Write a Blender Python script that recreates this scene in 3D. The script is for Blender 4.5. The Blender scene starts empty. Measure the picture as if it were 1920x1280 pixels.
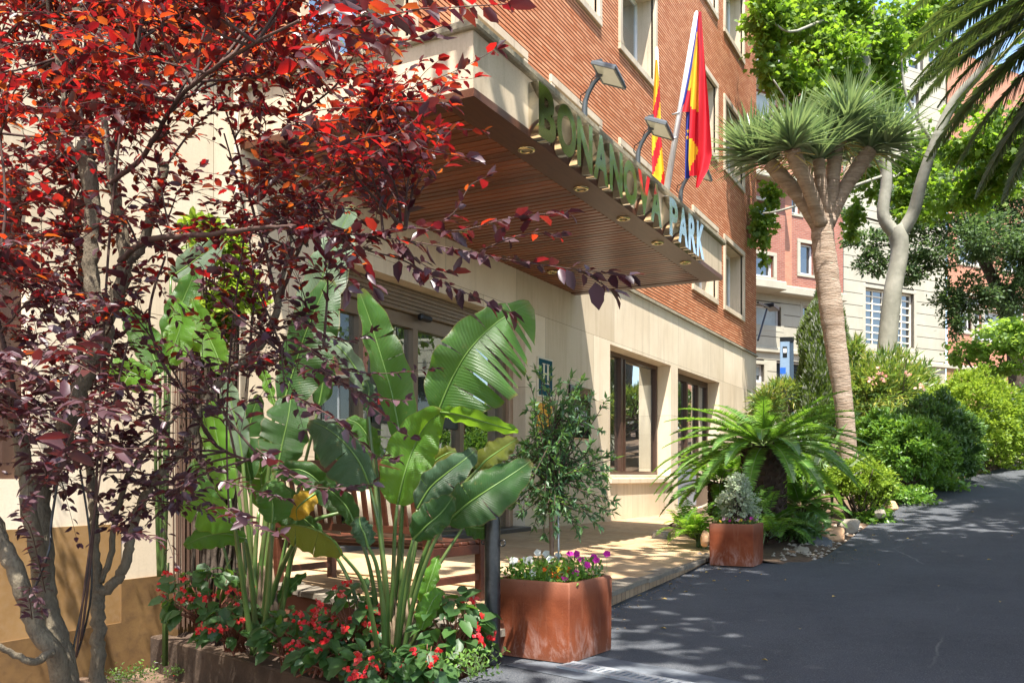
import bpy, math, random
import numpy as np
from mathutils import Vector, Matrix
rnd = random.Random(7); nr = np.random.RandomState(7)
C = bpy.context.scene.collection
R = math.radians
# ------------------------------------------------------------------ camera
F = 1680.0; TH = R(28.05); CT, ST = math.cos(TH), math.sin(TH); CAMZ = 0.91
cam = bpy.data.cameras.new('camera'); co = bpy.data.objects.new('camera', cam); C.objects.link(co)
cam.sensor_width = 36; cam.lens = F/1920*36; cam.shift_y = (895-640)/1920.0; cam.clip_start = .05; cam.clip_end = 2000
co.location = (0, 0, CAMZ); co.rotation_euler = (R(90), 0, TH)
bpy.context.scene.camera = co
# ------------------------------------------------------------------ sky, sun, exposure
SUN = Vector((.22, -.36, 1.0)).normalized()          # towards the sun
el = math.asin(SUN.z); az = math.atan2(SUN.x, SUN.y)
w = bpy.data.worlds.new('World'); bpy.context.scene.world = w; w.use_nodes = True
nt = w.node_tree; bg = nt.nodes['Background']
sky = nt.nodes.new('ShaderNodeTexSky'); sky.sky_type = 'NISHITA'; sky.sun_disc = False
sky.sun_elevation = el; sky.sun_rotation = az; sky.air_density = 1.0; sky.dust_density = 1.5; sky.ozone_density = 1.0
nt.links.new(sky.outputs[0], bg.inputs[0]); bg.inputs[1].default_value = 0.15
sl = bpy.data.lights.new('sun', 'SUN'); sl.energy = 4.5; sl.angle = R(0.5); sl.color = (1, .95, .87)
so = bpy.data.objects.new('sun', sl); C.objects.link(so); so.rotation_euler = (-SUN).to_track_quat('-Z', 'Y').to_euler(); so.location = (5, -8, 30)
vs = bpy.context.scene.view_settings; vs.view_transform = 'Standard'; vs.look = 'None'; vs.exposure = 1.75; vs.gamma = 1
bpy.context.scene.cycles.max_bounces = 7; bpy.context.scene.cycles.transparent_max_bounces = 8
# ------------------------------------------------------------------ pixel <-> world helpers (photo pixels, 1920x1280)
def P(px, py, D):
    r = (px-960)/F*D; u = (895-py)/F*D
    return Vector((r*CT-D*ST, r*ST+D*CT, CAMZ+u))
def onX(px, py, X): return P(px, py, X/((px-960)/F*CT-ST))
def onZ(px, py, z): return P(px, py, (z-CAMZ)*F/(895-py))
GY = [-60, 0, 4.6, 7, 10, 12, 14, 17.4, 25, 35, 45, 60, 300]
GZ = [-1.3, -1.12, -1.078, -1.04, -.99, -.87, -.72, -.40, .39, 1.5, 2.4, 2.8, 3.5]
_yy = np.arange(-60, 300, .25); _zz = np.interp(_yy, GY, GZ); _zz = np.convolve(np.pad(_zz, 6, 'edge'), np.ones(13)/13, 'valid')
def gz(y): return CAMZ+float(np.interp(y, _yy, _zz))
def onG(px, py, off=0):
    d = 2.0; 
    while d < 120:
        p = P(px, py, d)
        if p.z <= gz(p.y)+off: return p
        d *= 1.004
    return P(px, py, 60)
def px_of(p):
    r = p[0]*CT+p[1]*ST; d = -p[0]*ST+p[1]*CT
    return (960+r/d*F, 895-(p[2]-CAMZ)/d*F, d)
# ------------------------------------------------------------------ scene helpers
def tag(o, label=None, cat=None, group=None, kind=None):
    if label: o['label'] = label
    if cat: o['category'] = cat
    if group: o['group'] = group
    if kind: o['kind'] = kind
    return o
def thing(name, label, cat, loc=(0, 0, 0), rz=0, group=None):
    o = bpy.data.objects.new(name, None); C.objects.link(o); o.empty_display_size = .2
    o.location = loc; o.rotation_euler = (0, 0, rz)
    return tag(o, label, cat, group)
def link_mesh(name, me, parent=None):
    o = bpy.data.objects.new(name, me); C.objects.link(o)
    if parent is not None: o.parent = parent
    return o
def copy_tree(o, parent=None):
    c = o.copy(); C.objects.link(c)
    if parent is not None: c.parent = parent
    for ch in list(o.children): copy_tree(ch, c)
    return c
def local(parent, pts):
    """world points -> parent's local frame (parents only rotate about z)"""
    l = Vector(parent.location); M = Matrix.Rotation(-parent.rotation_euler[2], 3, 'Z')
    return [M @ (Vector(p)-l) for p in pts]
class MB:
    def __init__(s): s.v = []; s.f = []; s.m = []
    def add(s, vs, fs, mi=0):
        b = len(s.v); s.v += [tuple(v) for v in vs]; s.f += [tuple(i+b for i in f) for f in fs]; s.m += [mi]*len(fs); return s
    def box(s, x0, y0, z0, x1, y1, z1, mi=0, M=None):
        vs = [Vector(p) for p in ((x0,y0,z0),(x1,y0,z0),(x1,y1,z0),(x0,y1,z0),(x0,y0,z1),(x1,y0,z1),(x1,y1,z1),(x0,y1,z1))]
        if M is not None: vs = [M @ v for v in vs]
        return s.add(vs, [(0,3,2,1),(4,5,6,7),(0,1,5,4),(1,2,6,5),(2,3,7,6),(3,0,4,7)], mi)
    def rbox(s, x0, y0, z0, x1, y1, z1, r=.01, mi=0, M=None):
        """box with chamfered edges"""
        r = min(r, (x1-x0)*.45, (y1-y0)*.45, (z1-z0)*.45); vs = []
        for z, k in ((z0, r), (z0+r, 0), (z1-r, 0), (z1, r)):
            a0, a1, b0, b1 = x0+k, x1-k, y0+k, y1-k; q = r if k == 0 else r*.6
            vs += [(a0+q,b0,z),(a1-q,b0,z),(a1,b0+q,z),(a1,b1-q,z),(a1-q,b1,z),(a0+q,b1,z),(a0,b1-q,z),(a0,b0+q,z)]
        fs = [tuple(range(7,-1,-1)), tuple(range(24,32))]
        for l in range(3):
            for i in range(8): fs.append((l*8+i, l*8+(i+1)%8, (l+1)*8+(i+1)%8, (l+1)*8+i))
        vs = [Vector(v) for v in vs]
        if M is not None: vs = [M @ v for v in vs]
        return s.add(vs, fs, mi)
    def bar(s, a, b, wx, wz, mi=0, up=(0, 0, 1)):
        a = Vector(a); b = Vector(b); d = (b-a); L = d.length; d.normalize(); x = d.cross(Vector(up)); 
        if x.length < 1e-4: x = Vector((1, 0, 0))
        x.normalize(); z = x.cross(d)
        M = Matrix((x, d, z)).transposed().to_4x4(); M.translation = a
        return s.rbox(-wx/2, 0, -wz/2, wx/2, L, wz/2, min(wx, wz)*.12, mi, M)
    def tube(s, pts, rad, n=8, mi=0, cap=True, jit=0, rg=None):
        pts = [Vector(p) for p in pts]; N = len(pts)
        if not hasattr(rad, '__len__'): rad = [rad]*N
        prev = None; b = len(s.v); fs = []
        for i, p in enumerate(pts):
            t = (pts[min(i+1, N-1)]-pts[max(i-1, 0)]).normalized()
            if prev is None:
                x = t.cross(Vector((0, 0, 1)));
                if x.length < .1: x = t.cross(Vector((1, 0, 0)))
            else: x = prev-t*prev.dot(t)
            x.normalize(); prev = x; y = t.cross(x)
            for k in range(n):
                a = 2*math.pi*k/n; rr = rad[i]*(1+(rg.uniform(-jit, jit) if jit else 0))
                s.v.append(tuple(p+x*math.cos(a)*rr+y*math.sin(a)*rr))
        for i in range(N-1):
            for k in range(n): fs.append((b+i*n+k, b+i*n+(k+1)%n, b+(i+1)*n+(k+1)%n, b+(i+1)*n+k))
        if cap: fs += [tuple(b+k for k in range(n-1, -1, -1)), tuple(b+(N-1)*n+k for k in range(n))]
        s.f += fs; s.m += [mi]*len(fs); return s
    def lathe(s, prof, n=20, c=(0, 0, 0), mi=0):
        b = len(s.v); fs = []
        for r, z in prof:
            for k in range(n):
                a = 2*math.pi*k/n; s.v.append((c[0]+r*math.cos(a), c[1]+r*math.sin(a), c[2]+z))
        for i in range(len(prof)-1):
            for k in range(n): fs.append((b+i*n+k, b+i*n+(k+1)%n, b+(i+1)*n+(k+1)%n, b+(i+1)*n+k))
        s.f += fs; s.m += [mi]*len(fs); return s
    def wall(s, x0, x1, z0, z1, holes=(), y=0, reveal=.35, mi=0, mr=None):
        """front sheet facing -y with openings and reveals going to +y"""
        mr = mi if mr is None else mr
        xs = sorted({x0, x1, *[h[0] for h in holes], *[h[1] for h in holes]}); zs = sorted({z0, z1, *[h[2] for h in holes], *[h[3] for h in holes]})
        xs = [x for x in xs if x0-1e-6 <= x <= x1+1e-6]; zs = [z for z in zs if z0-1e-6 <= z <= z1+1e-6]
        for i in range(len(xs)-1):
            for j in range(len(zs)-1):
                cx = (xs[i]+xs[i+1])/2; cz = (zs[j]+zs[j+1])/2
                if any(h[0] < cx < h[1] and h[2] < cz < h[3] for h in holes): continue
                s.add([(xs[i],y,zs[j]),(xs[i+1],y,zs[j]),(xs[i+1],y,zs[j+1]),(xs[i],y,zs[j+1])], [(0,1,2,3)], mi)
        for a, b_, c, d in [h[:4] for h in holes]:
            Y = y+reveal
            for q in (((a,y,c),(a,y,d),(a,Y,d),(a,Y,c)), ((b_,y,c),(b_,Y,c),(b_,Y,d),(b_,y,d)), ((a,y,c),(a,Y,c),(b_,Y,c),(b_,y,c)), ((a,y,d),(b_,y,d),(b_,Y,d),(a,Y,d))):
                s.add(q, [(0,1,2,3)], mr)
        return s
    def courses(s, x0, x1, z0, z1, pitch, gap, holes, y0, y1, mi=0):
        """raked courses: every course a long bar from y1 (back) to y0 (face)"""
        z = z0
        while z < z1-1e-4:
            t = min(z+pitch-gap, z1); c = (z+t)/2; cuts = sorted((h[0], h[1]) for h in holes if h[2] < c < h[3]); x = x0; iv = []
            for a, b in cuts:
                if a > x: iv.append((x, a))
                x = max(x, b)
            if x < x1: iv.append((x, x1))
            for a, b in iv:
                s.add([(a,y0,z),(b,y0,z),(b,y0,t),(a,y0,t),(a,y1,z),(b,y1,z),(b,y1,t),(a,y1,t)], [(0,1,2,3),(3,2,6,7),(4,5,1,0),(1,5,6,2),(4,0,3,7)], mi)
            z += pitch
        return s
    def build(s, name, mats, parent=None, smooth=False, angle=None, world=False):
        me = bpy.data.meshes.new(name)
        vs = s.v
        if world and parent is not None: vs = [tuple(v) for v in local(parent, vs)]
        me.from_pydata(vs, [], s.f)
        if not isinstance(mats, (list, tuple)): mats = [mats]
        for m in mats: me.materials.append(m)
        if len(mats) > 1: me.polygons.foreach_set('material_index', s.m)
        if smooth: me.polygons.foreach_set('use_smooth', [True]*len(me.polygons))
        if angle: me.polygons.foreach_set('use_smooth', [True]*len(me.polygons)); me.set_sharp_from_angle(angle=R(angle))
        me.update()
        return link_mesh(name, me, parent)
def spline(pts, n=6):
    """Catmull-Rom through points (any dimension tuples)"""
    A = np.array([tuple(p) for p in pts], float); out = []
    for i in range(len(A)-1):
        p0, p1, p2, p3 = A[max(i-1, 0)], A[i], A[i+1], A[min(i+2, len(A)-1)]
        for k in range(n):
            t = k/n; out.append(.5*((2*p1)+(-p0+p2)*t+(2*p0-5*p1+4*p2-p3)*t*t+(-p0+3*p1-3*p2+p3)*t**3))
    out.append(A[-1]); return np.array(out)
# ------------------------------------------------------------------ mass leaf meshes
TPL = {
 'ovate': (np.array([(0,0,0),(.5,0,.0),(1,0,-.1),(.26,.46,.09),(.68,.38,.05),(.26,-.46,.09),(.68,-.38,.05)]), [(0,3,4,1),(1,4,2),(0,1,6,5),(1,2,6)]),
 'lance': (np.array([(0,0,0),(.5,0,.02),(1,0,-.06),(.35,.5,.05),(.35,-.5,.05)]), [(0,3,1),(3,2,1),(0,1,4),(1,2,4)]),
 'diamond': (np.array([(0,0,0),(.45,.5,.04),(1,0,0),(.45,-.5,.04)]), [(0,1,2),(0,2,3)]),
 'blade': (np.array([(0,.4,0),(0,-.4,0),(.35,.5,.03),(.35,-.5,.03),(.75,.32,-.03),(.75,-.32,-.03),(1,0,-.1)]), [(0,1,3,2),(2,3,5,4),(4,5,6)]),
 'needle': (np.array([(0,.5,0),(0,-.5,0),(.6,0.35,-.02),(.6,-.35,-.02),(1,0,-.08)]), [(0,1,3,2),(2,3,4)]),
 'maple': (np.array([(0,0,0),(.12,.42,.03),(.42,.30,.02),(.62,.5,-.02),(.66,.18,.02),(1,0,-.06),(.66,-.18,.02),(.62,-.5,-.02),(.42,-.30,.02),(.12,-.42,.03),(.35,0,.05)]),
           [(10,0,1,2),(10,2,3,4),(10,4,5,6),(10,6,7,8),(10,8,9,0)]),
}
def unit(a): return a/np.maximum(np.linalg.norm(a, axis=1, keepdims=True), 1e-9)
def leafmesh(name, mat, parent, pos, ax, nrm, L, W, tpl='ovate', smooth=False, world=True):
    pos = np.asarray(pos, float); ax = unit(np.asarray(ax, float)); nrm = np.asarray(nrm, float); n = len(pos)
    side = unit(np.cross(nrm, ax)); nn = np.cross(ax, side); L = np.broadcast_to(L, n)[:, None]; W = np.broadcast_to(W, n)[:, None]
    T, fs = TPL[tpl]; k = len(T)
    V = np.empty((n, k, 3))
    for i, (t, s_, h) in enumerate(T): V[:, i] = pos+ax*(t*L)+side*(s_*W)+nn*(h*L)
    V = V.reshape(-1, 3)
    if world and parent is not None:
        l = np.array(parent.location); a = -parent.rotation_euler[2]; V = V-l
        V = V @ np.array([[math.cos(a), math.sin(a), 0], [-math.sin(a), math.cos(a), 0], [0, 0, 1]])
    me = bpy.data.meshes.new(name)
    ls = np.array([len(f) for f in fs]); li = np.concatenate([np.array(f) for f in fs])
    me.vertices.add(len(V)); me.vertices.foreach_set('co', V.ravel())
    allv = (li[None, :]+(np.arange(n)*k)[:, None]).ravel(); me.loops.add(len(allv)); me.loops.foreach_set('vertex_index', allv.astype(np.int32))
    tot = np.tile(ls, n); st = np.concatenate([[0], np.cumsum(tot)[:-1]])
    me.polygons.add(len(tot)); me.polygons.foreach_set('loop_start', st.astype(np.int32)); 
    try: me.polygons.foreach_set('loop_total', tot.astype(np.int32))
    except Exception: pass
    if smooth: me.polygons.foreach_set('use_smooth', np.ones(len(tot), bool))
    me.materials.append(mat); me.update(calc_edges=True); me.validate()
    return link_mesh(name, me, parent)
def rdir(n, up=0., rg=nr):
    d = rg.normal(size=(n, 3)); d[:, 2] += up; return unit(d)
# ------------------------------------------------------------------ materials
def newmat(name):
    m = bpy.data.materials.new(name); m.use_nodes = True; n = m.node_tree; b = n.nodes['Principled BSDF']; return m, n, b
def N(nt, t, **kw):
    n = nt.nodes.new('ShaderNode'+t)
    for k, v in kw.items():
        if k in n.inputs: n.inputs[k].default_value = v
        else: setattr(n, k, v)
    return n
def ramp(nt, fac, stops):
    r = nt.nodes.new('ShaderNodeValToRGB'); e = r.color_ramp.elements
    while len(e) < len(stops): e.new(.5)
    for i, (p, c) in enumerate(stops): e[i].position = p; e[i].color = (*c, 1) if len(c) == 3 else c
    nt.links.new(fac, r.inputs[0]); return r
def coords(nt, kind='Object', scale=(1, 1, 1), rot=(0, 0, 0), loc=(0, 0, 0)):
    t = nt.nodes.new('ShaderNodeTexCoord'); m = nt.nodes.new('ShaderNodeMapping'); nt.links.new(t.outputs[kind], m.inputs[0])
    m.inputs['Scale'].default_value = scale; m.inputs['Rotation'].default_value = rot; m.inputs['Location'].default_value = loc; return m.outputs[0]
def noise(nt, vec, scale, detail=4, rough=.55, dist=0):
    n = N(nt, 'TexNoise', Scale=scale, Detail=detail, Roughness=rough, Distortion=dist); nt.links.new(vec, n.inputs['Vector']); return n.outputs[0]
def mix(nt, fac, a, b, mode='MIX'):
    n = nt.nodes.new('ShaderNodeMix'); n.data_type = 'RGBA'; n.blend_type = mode
    for s_, v in ((0, fac), (6, a), (7, b)):
        if hasattr(v, 'is_linked') or isinstance(v, bpy.types.NodeSocket): nt.links.new(v, n.inputs[s_])
        else: n.inputs[s_].default_value = v if s_ == 0 else ((*v, 1) if len(v) == 3 else v)
    return n.outputs[2]
def bump(nt, b, h, strength=.3, dist=.01):
    n = N(nt, 'Bump', Strength=strength, Distance=dist); nt.links.new(h, n.inputs['Height']); nt.links.new(n.outputs[0], b.inputs['Normal']); return n
def mat_noise(name, c1, c2, scale=4, rough=.8, bs=.2, bd=.005, c3=None, scale2=30, metal=0, spec=.4, stretch=(1, 1, 1)):
    m, n, b = newmat(name); v = coords(n, 'Object', stretch)
    a = noise(n, v, scale, 6); f = noise(n, v, scale2, 5, .65)
    col = ramp(n, a, [(.3, c1), (.7, c2)]).outputs[0]
    c3 = c3 or tuple(x*.75 for x in c1)
    fm = ramp(n, f, [(.45, (0, 0, 0)), (.75, (.6, .6, .6))]).outputs[0]
    col = mix(n, fm, col, c3); n.links.new(col, b.inputs['Base Color'])
    b.inputs['Roughness'].default_value = rough; b.inputs['Metallic'].default_value = metal; b.inputs['Specular IOR Level'].default_value = spec
    if bs: bump(n, b, f, bs, bd)
    return m
def mat_plain(name, c, rough=.5, metal=0, spec=.4):
    m, n, b = newmat(name); b.inputs['Roughness'].default_value = rough; b.inputs['Metallic'].default_value = metal; b.inputs['Specular IOR Level'].default_value = spec
    a = noise(n, coords(n, 'Object'), 9, 5); k = tuple(x*.86 for x in c); n.links.new(ramp(n, a, [(.3, k), (.7, c)]).outputs[0], b.inputs['Base Color']); return m
def mat_leaf(name, cols, trans, tf=.35, rough=.42, spec=.4, patch=.35, bmp=None):
    """two-sided leaf: glossy diffuse face plus light coming through; each leaf gets its own tone"""
    m, n, b = newmat(name); g = n.nodes.new('ShaderNodeNewGeometry')
    k = len(cols); col = ramp(n, g.outputs['Random Per Island'], [((i+.3)/k, c) for i, c in enumerate(cols)]).outputs[0]
    nz = noise(n, coords(n, 'Object'), patch*4, 3); col = mix(n, ramp(n, nz, [(.35, (.35,.35,.35)), (.65, (0, 0, 0))]).outputs[0], col, cols[0])
    n.links.new(col, b.inputs['Base Color']); b.inputs['Roughness'].default_value = rough; b.inputs['Specular IOR Level'].default_value = spec
    t = N(n, 'BsdfTranslucent'); kt = len(trans)
    mm = n.nodes.new('ShaderNodeMath'); mm.operation = 'FRACT'; m2 = n.nodes.new('ShaderNodeMath'); m2.operation = 'MULTIPLY'; m2.inputs[1].default_value = 7.3
    n.links.new(g.outputs['Random Per Island'], m2.inputs[0]); n.links.new(m2.outputs[0], mm.inputs[0])
    tc = ramp(n, mm.outputs[0], [((i+.3)/kt, c) for i, c in enumerate(trans)]).outputs[0]; n.links.new(tc, t.inputs[0])
    x = N(n, 'MixShader'); x.inputs[0].default_value = tf; n.links.new(b.outputs[0], x.inputs[1]); n.links.new(t.outputs[0], x.inputs[2])
    n.links.new(x.outputs[0], n.nodes['Material Output'].inputs[0])
    return m
# ================================================================== THE GROUND
def pat_z(x): return 0.0+.14*max(0., min(1., (-2.8-x)/3.2))
def heightfield(name, x0, x1, y0, y1, dx, dy, zf, mat, keep=None):
    xs = np.arange(x0, x1+1e-6, dx); ys = np.arange(y0, y1+1e-6, dy); b = MB()
    for y in ys:
        for x in xs: b.v.append((x, y, zf(x, y)))
    nx = len(xs)
    for j in range(len(ys)-1):
        for i in range(nx-1):
            if keep and not keep((xs[i]+xs[i+1])/2, (ys[j]+ys[j+1])/2): continue
            b.f.append((j*nx+i, j*nx+i+1, (j+1)*nx+i+1, (j+1)*nx+i))
    o = b.build(name, mat, smooth=True); tag(o, kind='structure'); return o
M_soil = mat_noise('soil', (.075, .045, .027), (.15, .095, .06), 3, .95, .8, .02, (.22, .15, .10), 22)
M_earth = mat_noise('far_ground', (.16, .13, .10), (.24, .2, .16), .3, .95, .3, .02, (.1, .12, .05), 3)
# asphalt: fine aggregate, worn pale dust, hairline cracks
def mat_asphalt():
    m, n, b = newmat('asphalt'); v = coords(n)
    big = noise(n, v, .9, 5, .6); fine = noise(n, v, 120, 3, .8); mid = noise(n, v, 7, 6, .65)
    st2 = noise(n, coords(n, 'Object', (1, .35, 1)), 1.7, 6, .7); col = ramp(n, big, [(.3, (.031, .036, .045)), (.72, (.057, .063, .073))]).outputs[0]; col = mix(n, ramp(n, st2, [(.5, (0, 0, 0)), (.7, (.7, .7, .7))]).outputs[0], col, (.026, .029, .034))
    col = mix(n, ramp(n, mid, [(.4, (0, 0, 0)), (.8, (.5, .5, .5))]).outputs[0], col, (.068, .072, .08))
    col = mix(n, ramp(n, fine, [(.5, (0, 0, 0)), (.78, (.95, .95, .95))]).outputs[0], col, (.19, .19, .195))
    ve = N(n, 'TexVoronoi', Scale=90); n.links.new(v, ve.inputs['Vector'])
    col = mix(n, ramp(n, ve.outputs['Distance'], [(.0, (.8, .8, .8)), (.2, (0, 0, 0))]).outputs[0], col, (.24, .235, .22))
    # hairline cracks
    wv = N(n, 'TexNoise', Scale=2.5, Detail=6); n.links.new(v, wv.inputs['Vector'])
    ad = mix(n, .05, v, wv.outputs['Color'], 'LINEAR_LIGHT')
    vo = N(n, 'TexVoronoi', Scale=.33); vo.feature = 'DISTANCE_TO_EDGE'; n.links.new(ad, vo.inputs['Vector'])
    cm = ramp(n, vo.outputs['Distance'], [(.0008, (.55, .55, .55)), (.0028, (0, 0, 0))]).outputs[0]
    msk = ramp(n, noise(n, v, .6, 2), [(.53, (0, 0, 0)), (.62, (1, 1, 1))]).outputs[0]
    cm2 = mix(n, 1.0, cm, msk, 'MULTIPLY')
    col = mix(n, cm2, col, (.20, .195, .18))
    n.links.new(col, b.inputs['Base Color']); b.inputs['Roughness'].default_value = .82; b.inputs['Specular IOR Level'].default_value = .35
    bump(n, b, fine, .7, .004); return m
M_asph = mat_asphalt()
# left edge of the asphalt as a function of y
_e = [(-30, -2.5), (4.55, -2.5), (4.7, -2.95), (10.3, -3.0), (10.45, -2.3)]
for a_ in ((1470, 1062), (1540, 1048), (1600, 1005), (1640, 975), (1700, 935), (1800, 899), (1920, 866)):
    q = onG(*a_); _e.append((q.y, q.x))
_e += [(32, 2.5), (38, 6), (300, 20)]
def edge_x(y): return float(np.interp(y, [a for a, b in _e], [b for a, b in _e]))
def road():
    b = MB(); ys = list(np.arange(-12, 46, .5)); 
    for y in ys:
        x0 = edge_x(y)
        for k in range(15): b.v.append((x0+(30-x0)*k/14.0, y, gz(y)))
    for j in range(len(ys)-1):
        for k in range(14): b.f.append((j*15+k, j*15+k+1, (j+1)*15+k+1, (j+1)*15+k))
    return tag(b.build('driveway', M_asph, smooth=True), kind='structure')
road()
def ground_z(x, y):
    z = gz(y)-.03
    if x < -2.2 and y < 6.5: z = gz(y)-.9+0*x
    return z
heightfield('ground', -60, 90, -40, 200, 3, 3, lambda x, y: gz(y)-.75, M_earth)
# garden bed between hotel wall and driveway (mounded earth)
def bed_z(x, y):
    e = edge_x(max(y, 10.46)); t = max(0., min(1., (e-x)/1.2)); 
    if y < 24: 
        h = float(np.interp(y, [10.6, 11.6, 14.9, 18.9, 19.1], [-2.86, -3.25, -4.88, -5.68, -6.0])); k = max(0, min(1, (x-h)/float(np.interp(y, [10.6, 14, 19, 24], [.8, 1.6, 2.2, .3]))))
        return (gz(y)-.02+.16*t)*k+(pat_z(x)-.01)*(1-k)+.04*math.sin(x*3.1+y*1.7)*t*k
    return gz(y)-.02+.16*t+.05*math.sin(x*3.1+y*1.7)*t
def bed():
    b = MB(); ys = [10.22, 10.36]+list(np.arange(10.5, 60, .35)); nx = 24
    for y in ys:
        x1 = edge_x(max(y, 10.46)); x0 = float(np.interp(y, [10.6, 11.6, 14.9, 18.9, 19.1], [-2.86, -3.25, -4.88, -5.68, -6.0])) if y < 27 else -30
        for k in range(nx): 
            x = x1+.03+(x0-x1)*(k/(nx-1.0))**1.3; b.v.append((x, y, bed_z(x, y)))
    for j in range(len(ys)-1):
        for k in range(nx-1): b.f.append((j*nx+k+1, j*nx+k, (j+1)*nx+k, (j+1)*nx+k+1))
    return tag(b.build('garden_soil', M_soil, smooth=True), kind='structure')
bed()
def left_z(x, y): return -.62+.03*math.sin(x*5+y*3)+.02*math.sin(y*9)
heightfield('garden_soil', -6, -2.5, -3, 5.1, .2, .2, left_z, M_soil)
M_conc = mat_noise('concrete', (.30, .27, .23), (.42, .39, .34), 3, .9, .3, .006, (.2, .18, .15), 40)
# ------------------------------------------------------------------ patio (stamped flags on a brick edge)
def mat_flags():
    m, n, b = newmat('flagstones'); v = coords(n, 'Object', rot=(0, 0, R(-3)))
    wv = N(n, 'TexNoise', Scale=1.3, Detail=3); n.links.new(v, wv.inputs['Vector']); ad = mix(n, .05, v, wv.outputs['Color'], 'LINEAR_LIGHT')
    br = N(n, 'TexBrick', Scale=1.0); n.links.new(ad, br.inputs['Vector']); br.offset = .37; br.squash = .6; br.squash_frequency = 3
    br.inputs['Color1'].default_value = (.37, .235, .12, 1); br.inputs['Color2'].default_value = (.50, .34, .19, 1); br.inputs['Mortar'].default_value = (.16, .11, .07, 1)
    br.inputs['Brick Width'].default_value = .42; br.inputs['Row Height'].default_value = .24; br.inputs['Mortar Size'].default_value = .006; br.inputs['Mortar Smooth'].default_value = .3; br.inputs['Bias'].default_value = 0
    f = noise(n, v, 9, 6, .65); st = noise(n, v, 1.3, 4)
    col = mix(n, ramp(n, f, [(.35, (.6, .6, .6)), (.6, (0, 0, 0))]).outputs[0], br.outputs['Color'], (.26, .165, .09))
    col = mix(n, ramp(n, st, [(.45, (0, 0, 0)), (.75, (.6, .6, .6))]).outputs[0], col, (.42, .33, .22))
    n.links.new(col, b.inputs['Base Color']); b.inputs['Roughness'].default_value = .62
    mm = n.nodes.new('ShaderNodeMath'); mm.operation = 'SUBTRACT'; n.links.new(f, mm.inputs[0]); n.links.new(br.outputs['Fac'], mm.inputs[1]); bump(n, b, mm.outputs[0], .5, .008); return m
M_flag = mat_flags()
def mat_brick(name, c1, c2, mortar, bw, rh, z0=0, ms=.004, dirt=(.3, .16, .1), rough=.85, gloss=.3, axis='XZ', cvar=.5):
    m, n, b = newmat(name); t = n.nodes.new('ShaderNodeTexCoord'); s_ = n.nodes.new('ShaderNodeSeparateXYZ'); c = n.nodes.new('ShaderNodeCombineXYZ')
    n.links.new(t.outputs['Object'], s_.inputs[0]); a = n.nodes.new('ShaderNodeMath'); a.operation = 'SUBTRACT'; a.inputs[1].default_value = z0
    n.links.new(s_.outputs['Z'], a.inputs[0]); 
    ad = n.nodes.new('ShaderNodeMath'); ad.operation = 'ADD'; n.links.new(s_.outputs['X'], ad.inputs[0]); n.links.new(s_.outputs['Y'], ad.inputs[1])
    n.links.new(ad.outputs[0], c.inputs[0]); n.links.new(a.outputs[0], c.inputs[1])
    br = N(n, 'TexBrick', Scale=1.0); n.links.new(c.outputs[0], br.inputs['Vector'])
    br.inputs['Color1'].default_value = (*c1, 1); br.inputs['Color2'].default_value = (*c2, 1); br.inputs['Mortar'].default_value = (*mortar, 1)
    br.inputs['Brick Width'].default_value = bw; br.inputs['Row Height'].default_value = rh; br.inputs['Mortar Size'].default_value = ms; br.inputs['Bias'].default_value = -.1
    f = noise(n, c.outputs[0], 2.2, 5, .7); col = mix(n, ramp(n, f, [(.4, (0, 0, 0)), (.75, (cvar,)*3)]).outputs[0], br.outputs['Color'], dirt)
    g = noise(n, c.outputs[0], 60, 3); col = mix(n, ramp(n, g, [(.5, (0, 0, 0)), (.8, (.35, .35, .35))]).outputs[0], col, tuple(x*1.5 for x in c2))
    n.links.new(col, b.inputs['Base Color']); b.inputs['Roughness'].default_value = rough; b.inputs['Specular IOR Level'].default_value = gloss
    bump(n, b, g, .3, .004); return m
M_edgebrick = mat_brick('edge_stone', (.30, .20, .12), (.40, .28, .17), (.08, .06, .045), .11, .3, -.3, .006, (.2, .13, .08))
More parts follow.
